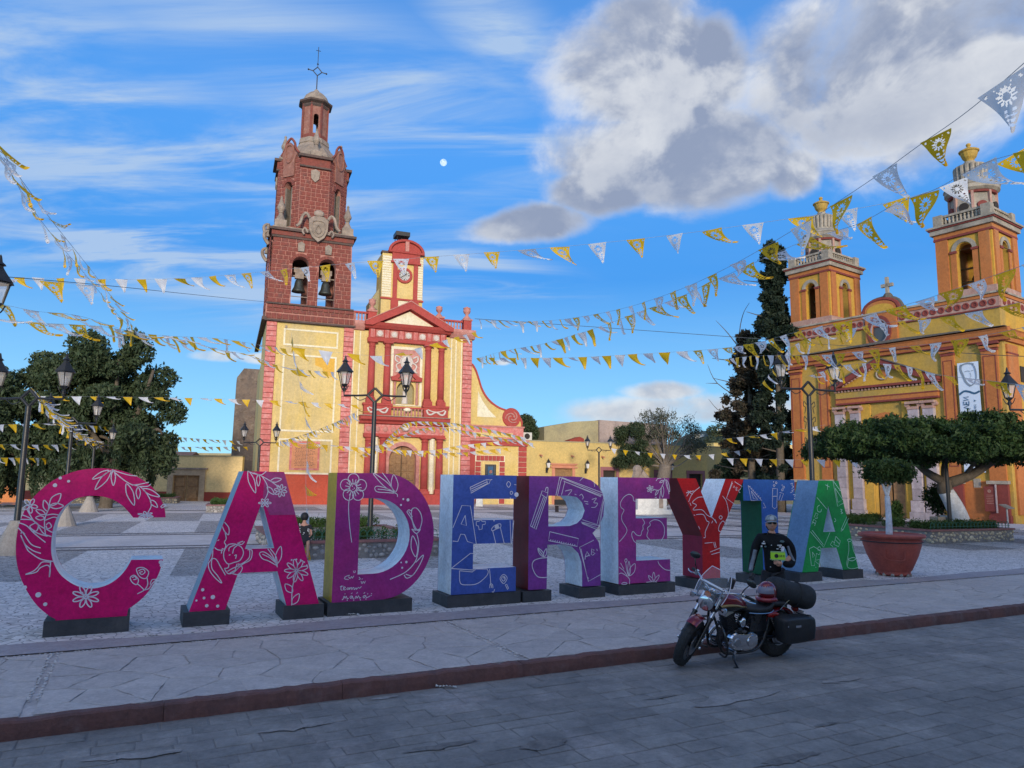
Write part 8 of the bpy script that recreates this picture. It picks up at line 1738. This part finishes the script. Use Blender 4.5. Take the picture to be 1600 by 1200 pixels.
# local frame: he faces -Y (towards the camera); his left hand is at +X
def build_rider():
    T = pr_
    body = [(0, 0, .93, .07, .06), (.0, .0, 1.10, .07, .06), (.0, .0, 1.28, .12, .09), (.0, .01, 1.40, .10, .08), (0, 0, 1.50, .055, .055), (0, -.01, 1.57, .055, .06),
            (.09, 0, .86, .06, .06), (.12, .0, .50, .05, .055), (.13, .02, .12, .042, .045), (-.09, 0, .86, .06, .06), (-.13, -.02, .50, .05, .055), (-.14, 0, .12, .042, .045),
            (.19, .01, 1.40, .06, .06), (.30, .03, 1.16, .045, .045), (.16, -.20, 1.08, .036, .036), (-.19, .01, 1.40, .06, .06), (-.29, -.02, 1.15, .045, .045), (-.33, -.17, .94, .035, .035)]
    ed = [(0, 1), (1, 2), (2, 3), (3, 4), (4, 5), (0, 6), (6, 7), (7, 8), (0, 9), (9, 10), (10, 11), (3, 12), (12, 13), (13, 14), (3, 15), (15, 16), (16, 17)]
    bd = skin_mesh('body', body, ed, 'skin', T, 0, 1)
    # head
    b = MB(); b.ball((0, -.012, 1.645), .098, 22, 16, (.80, .95, 1.16)); hd = b
    vs = []
    for v in b.v:                                              # narrow the jaw, flatten the face a little
        x, y, z = v
        if z < 1.63: k = 1 - (1.63 - z) * 1.9; x *= k; y = -.012 + (y + .012) * (k * .5 + .5) - (1.63 - z) * .12
        vs.append((x, y, z))
    b.v = vs; head = b.build('head', M['skin'], T, smooth=True)
    b = MB(); b.tube([(0, -.100, 1.675), (0, -.118, 1.650), (0, -.122, 1.632), (0, -.102, 1.622)], [.010, .015], 8, 3); b.ball((-.013, -.106, 1.627), .009, 6, 5); b.ball((.013, -.106, 1.627), .009, 6, 5); b.build('nose', M['skin'], head, smooth=True)
    b = MB(); b.tube([(-.026, -.097, 1.592), (0, -.106, 1.594), (.026, -.097, 1.592)], .0045, 6, 3); b.tube([(-.022, -.096, 1.584), (0, -.104, 1.582), (.022, -.096, 1.584)], .005, 6, 3); b.build('mouth', M['a_rose'], head, smooth=True)
    for s in (-1, 1): b = MB(); b.ball((s * .079, .0, 1.635), .03, 8, 8, (.35, .6, 1.05)); b.build('ear', M['skin'], head, smooth=True)
    b = MB(); b.ball((0, .03, 1.62), .092, 16, 10, (.88, .85, 1.0)); b.build('hair', M['hair_black'], head, smooth=True)
    # wraparound sunglasses
    sg = None
    for s in (-1, 1):
        b = MB(); b.M = Matrix.Translation((s * .034, -.100, 1.662)) @ Matrix.Rotation(RA(s * 14), 4, 'Z'); b.prism([(.031 * math.cos(RA(a)), .020 * math.sin(RA(a)) * (1.1 if a < 180 else .95)) for a in range(0, 360, 24)], [], -.006, .004); q = b.build('lens', M['bike_black'], head, smooth=False)
    b = MB(); b.cyl((-.012, -.108, 1.668), (.012, -.108, 1.668), .004, n=6)
    for s in (-1, 1): b.tube([(s * .062, -.090, 1.668), (s * .080, -.05, 1.665), (s * .082, .0, 1.655)], .004, 5)
    b.build('glasses_frame', M['bike_black'], head)
    # cap: crown with panels, curved brim
    cp = MB(); cp.lathe((0, .002, 1.69), [(.090, 0), (.094, .025), (.086, .06), (.06, .085), (.025, .098), (0, .10)], 18); cp = cp.build('cap', M['cap_grey'], T, smooth=True)
    b = MB(); vs = []
    for j in range(4):
        for i in range(9): a = RA(-62 + i * 15.5); r = .088 + .022 * j; vs.append((r * math.sin(a) * .95, -r * math.cos(a) * (1 + .05 * j), 1.702 - .006 * j - .035 * math.sin(a) ** 2))
    b.add(vs, [(j * 9 + i, j * 9 + i + 1, j * 9 + 10 + i, j * 9 + 9 + i) for j in range(3) for i in range(8)]); b.build('brim', M['cap_grey'], cp, smooth=True)
    b = MB(); b.prism([(-.03, 1.715), (.03, 1.715), (.028, 1.765), (0, 1.775), (-.028, 1.765)], [], -.098, -.090); b.build('cap_patch', M['patch_white'], cp)
    MB().ball((0, .002, 1.79), .008, 6, 4).build('cap_button', M['cap_grey'], cp)
    # jacket with sleeves (one continuous garment), trousers, boots
    jk = [(0, 0, .86, .155, .13), (.01, 0, 1.12, .165, .14), (0, -.005, 1.28, .188, .145), (0, .0, 1.40, .15, .115), (0, 0, 1.475, .075, .075), (0, -.004, 1.515, .068, .07),
          (.17, .01, 1.41, .095, .10), (.27, .025, 1.31, .082, .085), (.305, .03, 1.14, .07, .07), (.26, -.12, 1.03, .062, .06), (.13, -.235, 1.055, .052, .05),
          (-.17, .01, 1.41, .095, .10), (-.245, .0, 1.30, .080, .080), (-.285, -.02, 1.15, .066, .066), (-.325, -.10, 1.02, .056, .056), (-.355, -.19, .92, .048, .048)]
    je = [(0, 1), (1, 2), (2, 3), (3, 4), (4, 5), (3, 6), (6, 7), (7, 8), (8, 9), (9, 10), (3, 11), (11, 12), (12, 13), (13, 14), (14, 15)]
    ja = skin_mesh('jacket', jk, je, 'jacket_black', T, 1, 2)
    skin_mesh('trousers', [(0, 0, 1.02, .15, .12), (.09, 0, .86, .105, .105), (.12, -.01, .50, .08, .082), (.13, .02, .10, .066, .068), (-.09, 0, .86, .105, .105), (-.13, -.03, .50, .08, .082), (-.14, 0, .10, .066, .068)], [(0, 1), (1, 2), (2, 3), (0, 4), (4, 5), (5, 6)], 'jeans_black', T, 0, 2)
    for x, y in ((.13, .02), (-.14, 0)): skin_mesh('boot', [(x, y, .16, .06, .06), (x, y, .05, .055, .055), (x, y - .1, .045, .05, .042), (x, y - .19, .035, .042, .032)], [(0, 1), (1, 2), (2, 3)], 'leather_black', T, 0, 2)
    # grey inner panels of the sleeves, patches and studs on the chest
    b = MB(); b.tube([(-.265, -.085, 1.24), (-.295, -.10, 1.12), (-.335, -.165, 1.02), (-.36, -.22, .93)], [.030, .034], 8, 4); b.build('grey_sleeve_panel', M['sleeve_grey'], ja, smooth=True)
    b = MB(); b.tube([(.225, -.075, 1.31), (.255, -.075, 1.20), (.285, -.085, 1.12), (.30, -.11, 1.08)], [.018, .026], 8, 4); b.build('grey_sleeve_panel', M['sleeve_grey'], ja, smooth=True)
    def patch(name, x, z, w, h, m, y=None, oval=False):
        y = -(.150 - 1.2 * x * x) if y is None else y; b = MB(); b.M = Matrix.Translation((x, y - .012, z)) @ Matrix.Rotation(RA(x * 170), 4, 'Z')
        b.prism([(w / 2 * math.cos(RA(a)), h / 2 * math.sin(RA(a))) for a in range(0, 360, 30)] if oval else [(-w / 2, -h / 2), (w / 2, -h / 2), (w / 2, h / 2), (-w / 2, h / 2)], [], -.004, .012); return b.build(name, M[m], ja)
    patch('chest_patch', .135, 1.385, .07, .036, 'patch_teal', None, True); patch('chest_patch', .09, 1.325, .07, .018, 'patch_white'); patch('chest_patch', .10, 1.30, .03, .022, 'patch_white'); patch('chest_patch', -.145, 1.345, .055, .022, 'patch_white'); patch('chest_patch', -.14, 1.375, .02, .016, 'patch_white')
    patch('chest_patch', -.175, 1.30, .022, .022, 'patch_white'); patch('chest_patch', -.12, 1.30, .035, .025, 'patch_teal', None, True); patch('chest_patch', .06, 1.27, .04, .014, 'patch_white', None, True); patch('chest_patch', .115, 1.262, .025, .018, 'patch_white', None, True)
    for x, z in ((-.03, 1.325), (-.05, 1.11), (-.055, .99)): patch('stud', x, z, .018, .014, 'patch_white', None, True)
    # hands: palm and five bent fingers each
    def hand(o, fwd, up, curl, m):
        """o wrist, fwd the way the fingers point, up the back of the hand"""
        f = Vector(fwd).normalized(); n_ = Vector(up).normalized(); s_ = f.cross(n_); o = Vector(o); pts = []; ed_ = []
        def P(a, c, d, r): v = o + f * a + s_ * c + n_ * d; pts.append((v.x, v.y, v.z, r, r)); return len(pts) - 1
        w0 = P(0, 0, 0, .027); pm_ = P(.045, 0, 0, .033); ed_.append((w0, pm_)); kb = P(.075, 0, 0, .028); ed_.append((pm_, kb))
        for k, (c, L_) in enumerate(((-.030, .062), (-.010, .074), (.011, .070), (.030, .055))):
            a = P(.088, c, 0, .0105); d = P(.088 + L_ * .45, c, -L_ * .25 * curl, .0095); e = P(.088 + L_ * (.45 + .35 * (1 - curl * .8)), c, -L_ * (.25 + .5) * curl, .0085); ed_ += [(kb, a), (a, d), (d, e)]
        a = P(.03, -.042, -.008, .0125); d = P(.06, -.056, -.02 * curl - .01, .011); e = P(.085, -.048, -.035 * curl - .012, .0095); ed_ += [(pm_, a), (a, d), (d, e)]
        return skin_mesh('hand', pts, ed_, m, T, 1, 1)
    hand((.115, -.245, 1.057), (-1, -.18, .18), (0, -.9, -.2), .75, 'skin'); hand((-.357, -.205, .905), (-.05, -.6, -.75), (-.5, -.7, .5), .6, 'leather_black')
    return T
build_rider()
cdn = Vector((pp.x, pp.y, 0)); c_, s_ = math.cos(RA(-12)), math.sin(RA(-12)); loc = lambda x, y, z: (cdn.x + c_ * x - s_ * y, cdn.y + s_ * x + c_ * y, z)
cd = thing('card', 'small lime green card with a round dark emblem held before the rider’s chest', 'card', loc(.045, -.275, 1.125), RA(-12))
MB().box(-.125, .125, 0, .004, -.005, .115).build('card_sheet', M['sign_lime'], cd); MB().box(-.125, .125, -.001, 0, .115, .137).build('card_top_band', M['sign_band'], cd); MB().box(-.11, .125, -.001, 0, -.022, -.005).build('card_bottom_band', M['sign_band'], cd)
b = MB(); b.lathe((-.025, -.002, .055), [(.024, 0), (.036, 0), (.036, -.001), (.024, -.001)], 18, axis='y'); b.build('emblem_ring', M['ink'], cd); MB().lathe((-.025, -.002, .055), [(0, 0), (.022, 0)], 14, axis='y').build('emblem_centre', M['kerb_red'], cd)
b = MB()
for x in (.035, .065, .10): b.box(x - .008, x + .008, -.002, -.0005, .035, .075)
b.cyl((-.11, -.001, .1), (-.11, -.001, .101), .002); b.build('card_marks', M['ink'], cd); cd.scale = (.87, .87, .87)

# woman in a floral dress seated on the planter corner
wp = at(474, 850, 20.6); wt = thing('person', 'black haired woman in a black and white floral dress sitting on the planter corner', 'person', (wp.x, wp.y, .50), RA(20))
skin_mesh('body', [(0, 0, .10, .12, .10), (0, 0, .32, .10, .08), (0, 0, .46, .08, .06), (0, 0, .56, .035, .035), (0, 0, .66, .07, .08), (.15, 0, .45, .035, .035), (.2, -.08, .22, .03, .03), (.08, -.2, .12, .025, .025), (-.15, 0, .45, .035, .035), (-.2, -.08, .22, .03, .03), (-.06, -.2, .12, .025, .025), (.09, -.2, .06, .07, .07), (.09, -.42, .02, .05, .05), (.09, -.44, -.38, .035, .035), (-.09, -.2, .06, .07, .07), (-.09, -.42, .02, .05, .05), (-.09, -.44, -.38, .035, .035)],
          [(0, 1), (1, 2), (2, 3), (3, 4), (2, 5), (5, 6), (6, 7), (2, 8), (8, 9), (9, 10), (0, 11), (11, 12), (12, 13), (0, 14), (14, 15), (15, 16)], 'skin', wt, 0, 1)
dr = skin_mesh('dress', [(0, .01, .08, .17, .14), (0, 0, .30, .13, .11), (0, 0, .45, .12, .09), (.15, 0, .44, .06, .06), (.19, -.03, .33, .055, .055), (-.15, 0, .44, .06, .06), (-.19, -.03, .33, .055, .055), (0, -.22, .08, .16, .10), (0, -.42, .0, .15, .10)], [(0, 1), (1, 2), (2, 3), (3, 4), (2, 5), (5, 6), (0, 7), (7, 8)], 'dress_black', wt, 0, 2)
b = MB(); rnd = random.Random(3)
for i in range(60):
    z = rnd.uniform(.0, .5); a = rnd.uniform(0, 6.28); r = .165 - .09 * z; b.ball((r * math.cos(a) * 1.05, r * .9 * math.sin(a), z), .022, 5, 4, (1, 1, 1))
b.build('white_flowers', M['dress_floral'], dr)
MB().ball((0, .02, .70), .115, 14, 10, (.95, 1, 1.05)).build('hair', M['hair_black'], wt, smooth=True)

# ------------------------------------------------------------------ bunting: strings of cut paper pennants
PW, PL_ = .47, .50
def pennant_mesh(name, m, shear, lift, curl, seed, n=34):
    rnd = random.Random(seed); vs = []; fs = []; ph = rnd.uniform(0, 6)
    def hole(x, t):
        d = math.hypot(x, (t - .27) * PL_ * 1.0 / 1.0); a = math.atan2((t - .27) * PL_, x)
        if d < .018: return False
        if .030 < d < .098 and abs(math.sin(a * 6)) > .50 + (d > .085) * .35 + (d < .04) * .25: return True
        hw = PW / 2 * (1 - t)
        for tt, side in ((.56, 1), (.56, -1), (.66, 1), (.66, -1), (.76, 1), (.76, -1), (.86, 1), (.86, -1)):
            cx = side * hw * .42; u = (x - cx) * side; v = (t - tt) * PL_
            if abs(u * .7 + v) < .020 and abs(v - u * .4) < .014 + 0 * t: return True
        for sx in (-1, 1):
            if math.hypot(x - sx * PW * .37, (t - .085) * PL_) < .016: return True
            if math.hypot(x - sx * PW * .18, (t - .075) * PL_) < .012: return True
        return False
    yy = zz = 0.0; path = [(0.0, 0.0)]
    for j in range(n):
        t = (j + .5) / n; th = lift + curl * t * t; yy += math.sin(th) * PL_ / n; zz -= math.cos(th) * PL_ / n; path.append((yy, zz))
    for j in range(n + 1):
        t = j / n; w = PW * (1 - t) + .012; y, z = path[j]
        for i in range(n + 1):
            q = i / n - .5; x = q * w; vs.append((x + shear * t ** 1.5 * PL_, y + .035 * t * math.sin(q * 5 + ph) + .02 * math.sin(t * 6 + ph), z * (1 - .25 * abs(shear) * t) + .02 * t * math.sin(q * 6 + ph + 1)))
    for j in range(n):
        t = (j + .5) / n; w = PW * (1 - t) + .012
        for i in range(n):
            if n < 20 or not hole(((i + .5) / n - .5) * w, t): a = j * (n + 1) + i; fs.append((a, a + 1, a + n + 2, a + n + 1))
    me = bpy.data.meshes.new(name); me.from_pydata(vs, [], fs); me.materials.append(M[m]); me.polygons.foreach_set('use_smooth', [True] * len(me.polygons)); me.update(); return me
VARS = [(.25, .15, .3), (.75, .35, .6), (1.0, .8, .5), (.5, 1.1, .5), (1.25, 1.25, .3), (-.1, .5, .9), (.9, .1, 1.3), (.1, 1.45, .4)]
PEN = {}
for col, m in (('gold', 'pennant_gold'), ('white', 'pennant_white')):
    for hi in (0, 1): PEN[col, hi] = [pennant_mesh('pennant', m, *v, seed=i, n=34 if hi else 16) for i, v in enumerate(VARS)]
WIND = Vector((1, .25, 0)).normalized()
def bunting(label, path, spacing, seed, size=1.0, hi=None, wind=(1, .25), calm=0.0, r=.004, pens=True, only=None):
    rnd = random.Random(seed); pts = smooth_pts([at(*p) for p in path], 10); o = pts[0]; t = thing('bunting' if pens else 'cable', label, 'bunting' if pens else 'cable', o)
    b = MB(); b.tube([p - o for p in pts], r, 4); b.build('string' if pens else 'cable_line', M['string' if pens else 'wire'], t)
    if not pens: return t
    W = Vector((*wind, 0)).normalized(); acc = spacing * .5; k = seed % 2
    for a, c in zip(pts, pts[1:]):
        d = c - a; L_ = d.length
        while acc < L_:
            p = a + d * (acc / L_); tx = Vector((d.x, d.y, 0)).normalized(); sh = W.dot(tx); rz = math.atan2(tx.y, tx.x); dep = (p - EYE).length
            if sh < 0: rz += math.pi; sh = -sh
            if rnd.random() < calm: v = 0
            elif sh > .75: v = rnd.choice((0, 1, 1, 2, 6, 3))
            elif sh > .4: v = rnd.choice((0, 1, 1, 2, 6, 5))
            else: v = rnd.choice((0, 1, 2, 3, 5, 6))
            side = Vector((-math.sin(rz), math.cos(rz), 0)).dot(W)
            o_ = bpy.data.objects.new('pennant', PEN['gold' if k % 2 else 'white', 1 if dep < 26 else 0][v]); link(o_); o_.parent = t; o_.location = p - o
            s = size * rnd.uniform(.9, 1.08); o_.scale = (s, s * (1 if side >= 0 else -1), s); slope = math.atan2(d.z, math.hypot(d.x, d.y)) * (1 if Vector((math.cos(rz), math.sin(rz), 0)).dot(tx) > 0 else -1)
            o_.rotation_euler = (rnd.uniform(-.25, .25), -slope, rz + rnd.uniform(-.25, .25)); k += 1; acc += spacing * rnd.uniform(.93, 1.07)
        acc -= L_
    return t
bunting('long pennant string crossing the sky from the left edge to the upper right', [(-20, 432, 27), (255, 436, 25), (550, 411, 20), (925, 381, 17), (1224, 343, 14.5), (1440, 303, 13), (1640, 215, 12)], .93, 2, calm=.55)
bunting('nearest pennant string, steep, rising to the top right corner', [(745, 499, 38), (800, 502, 33), (870, 500, 27), (960, 485, 21), (1045, 459, 17), (1133, 420, 14), (1245, 356, 11.5), (1358, 283, 9.6), (1435, 228, 8.5), (1523, 165, 7.5), (1660, 45, 6.4)], 1.06, 4, calm=.1, size=1.02)
bunting('second rising pennant string just below the nearest one', [(745, 560, 42), (790, 548, 36), (845, 538, 32), (895, 524, 28), (945, 508, 25), (1000, 487, 22), (1060, 465, 19.5), (1104, 444, 17.5), (1180, 410, 15.5), (1260, 375, 14), (1340, 350, 12.5), (1401, 318, 11.2), (1463, 295, 10.2), (1537, 255, 9.5), (1650, 225, 8.5)], .9, 5, calm=.15, size=1.25)
bunting('pennant string level over the low building, rising across the orange church', [(745, 559, 36), (880, 559, 31), (1000, 553, 27), (1110, 546, 24), (1180, 536, 21), (1240, 520, 18.5), (1330, 500, 16.5), (1440, 469, 14.5), (1520, 442, 13), (1640, 400, 11)], .80, 6, size=1.1)
bunting('pennant string passing below the oval window of the orange church', [(1130, 562, 30), (1180, 556, 26), (1279, 555, 20), (1333, 550, 18), (1387, 544, 16.5), (1447, 538, 15), (1537, 524, 13), (1640, 503, 11)], .80, 9)
bunting('pennant string over the pediment of the orange church from the scrolled lamp', [(1262, 588, 24), (1324, 570, 20), (1402, 570, 17), (1465, 585, 15), (1555, 596, 13.5), (1650, 608, 12.5)], .62, 10, calm=.2)
bunting('pennant string rising over the frieze of the orange church', [(1190, 600, 30), (1215, 570, 27), (1240, 540, 24), (1300, 520, 20), (1380, 505, 17), (1463, 497, 15), (1539, 484, 13.5), (1640, 462, 12)], .85, 11)
bunting('steep pennant string falling from the left edge to the tall pepper tree', [(-25, 205, 9), (10, 258, 10), (45, 318, 12), (90, 378, 15), (130, 425, 18.5), (165, 468, 22), (190, 498, 25), (215, 524, 28)], 1.0, 12, size=.95, wind=(1, -.1))
bunting('second steep pennant string beside the first at the left edge', [(-30, 190, 8), (0, 232, 9), (40, 290, 11), (85, 350, 13), (125, 400, 16), (160, 445, 20), (192, 488, 24), (216, 522, 28)], 1.2, 13, size=.95, wind=(1, -.1))
bunting('pennant string high at the left edge with a long bare cable end', [(-30, 436, 17), (45, 438, 17.5), (90, 441, 18), (150, 447, 19)], .95, 14, size=1.15)
bunting('upper of two pennant strings running from the left edge to the church tower', [(-20, 470, 17), (55, 486, 18.5), (125, 494, 20.5), (205, 518, 25), (265, 525, 28), (310, 527, 31), (350, 530, 33), (395, 537, 36), (445, 545, 40)], .95, 15, size=1.2)
bunting('lower of two pennant strings running from the left edge to the church tower', [(-20, 497, 17), (55, 504, 18.5), (165, 511, 22), (225, 524, 26), (290, 532, 31), (340, 546, 34), (390, 555, 38), (450, 575, 42), (530, 582, 48)], .95, 16, size=1.2)
bunting('pennant string over the white framed tower wall towards the church corner', [(445, 541, 26), (540, 552, 26), (600, 556, 27), (650, 545, 28), (700, 530, 30), (745, 518, 33)], 1.0, 17)
bunting('level pennant string at lantern height from the left lamp to the church', [(48, 619, 40), (180, 620, 43), (300, 622, 46), (430, 626, 48), (560, 633, 50)], .88, 18, calm=.4, size=1.1)
bunting('dense tangled pennant string dropping away from the left street lamp', [(50, 606, 21.3), (75, 634, 25), (95, 655, 30), (112, 672, 37), (135, 682, 44), (160, 694, 54)], .42, 19, size=1.15)
bunting('far pennant string under the pepper tree crowns', [(-10, 664, 40), (60, 662, 43), (130, 664, 47), (200, 671, 55), (290, 684, 64), (372, 689, 70)], .8, 20)
bunting('lower far pennant string under the pepper tree crowns', [(-10, 694, 42), (80, 695, 46), (160, 692, 52), (260, 698, 62), (385, 698, 70)], .8, 21)
bunting('lowest far pennant string along the pepper tree trunks', [(-10, 715, 44), (90, 716, 50), (180, 718, 56), (270, 720, 62)], .62, 22, calm=.8)
bunting('pennant string rising across the plaque side of the tower wall', [(430, 692, 55), (465, 682, 52), (500, 670, 47), (535, 655, 41), (562, 640, 36)], .55, 23)
bunting('small pennant string level over the stone plaque', [(440, 690, 50), (520, 696, 52), (600, 702, 54), (700, 708, 56), (790, 700, 58)], .55, 24)
bunting('dense pennant arc hanging before the church balcony', [(562, 712, 58), (590, 700, 56), (615, 676, 53), (640, 660, 50), (690, 660, 48), (730, 664, 46), (770, 672, 45), (820, 684, 44)], .34, 25, size=.8)
bunting('second dense pennant arc just below the church balcony', [(560, 700, 56), (600, 694, 55), (630, 680, 54), (670, 668, 52), (720, 672, 50), (780, 684, 48), (830, 692, 47)], .36, 26, size=.8)
bunting('thin pennant string across the church door columns', [(575, 692, 50), (620, 702, 52), (670, 704, 54), (720, 696, 55), (775, 690, 56)], .5, 27)
bunting('level pennant string with small triangles before the orange church columns', [(1130, 716, 44), (1230, 718, 42), (1350, 719, 40), (1480, 722, 38)], .85, 28, calm=1.0)
bunting('pennant string in front of the cypresses', [(1130, 686, 46), (1185, 680, 44), (1240, 672, 42), (1290, 664, 41)], .8, 29)
bunting('far pennant string sagging over the yellow low building', [(950, 700, 60), (1020, 708, 60), (1100, 711, 60), (1180, 700, 58)], 1.0, 30, calm=.6)
bunting('upright pennant string hanging down beside the seated woman', [(455, 520, 27), (466, 590, 25), (474, 630, 24), (480, 680, 23), (478, 745, 22), (479, 800, 21), (479, 862, 20.3)], .95, 31)
bunting('bare cable from the left edge across the sky to the red tower', [(-20, 430, 17), (165, 446, 22), (300, 460, 30), (418, 472, 50)], 1, 1, pens=False, r=.012)
bunting('bare cable from the church corner post to the cypress', [(742, 498, 62), (945, 512, 56), (1235, 533, 50)], 1, 1, pens=False, r=.022)
bunting('bare cable crossing the upper wall of the orange church', [(1235, 535, 30), (1400, 545, 22), (1560, 555, 17), (1650, 558, 15)], 1, 1, pens=False, r=.010)

# moon: a small pale disc far away in the sky
mp = look_dir(693, 254); mn = thing('moon', 'pale daytime moon in the blue sky between the two churches', 'moon', EYE + mp * 4500)
m = bpy.data.materials.new('moonlight'); m.use_nodes = True; t = NT(m.node_tree); b_ = m.node_tree.nodes['Principled BSDF']; tc = t.n('ShaderNodeTexCoord'); c = t.mix(t.ramp(t.noise(tc.outputs['Object'], .06, 3), .40, .60), (.45, .56, .74), (.26, .42, .70)); t.l(c, b_.inputs['Emission Color']); b_.inputs['Emission Strength'].default_value = 1.0; b_.inputs['Base Color'].default_value = (0, 0, 0, 1)
b = MB(); b.ball((0, 0, 0), 4500 * 5.2 / FPX, 24, 16); b.build('moon_disc', m, mn, smooth=True)
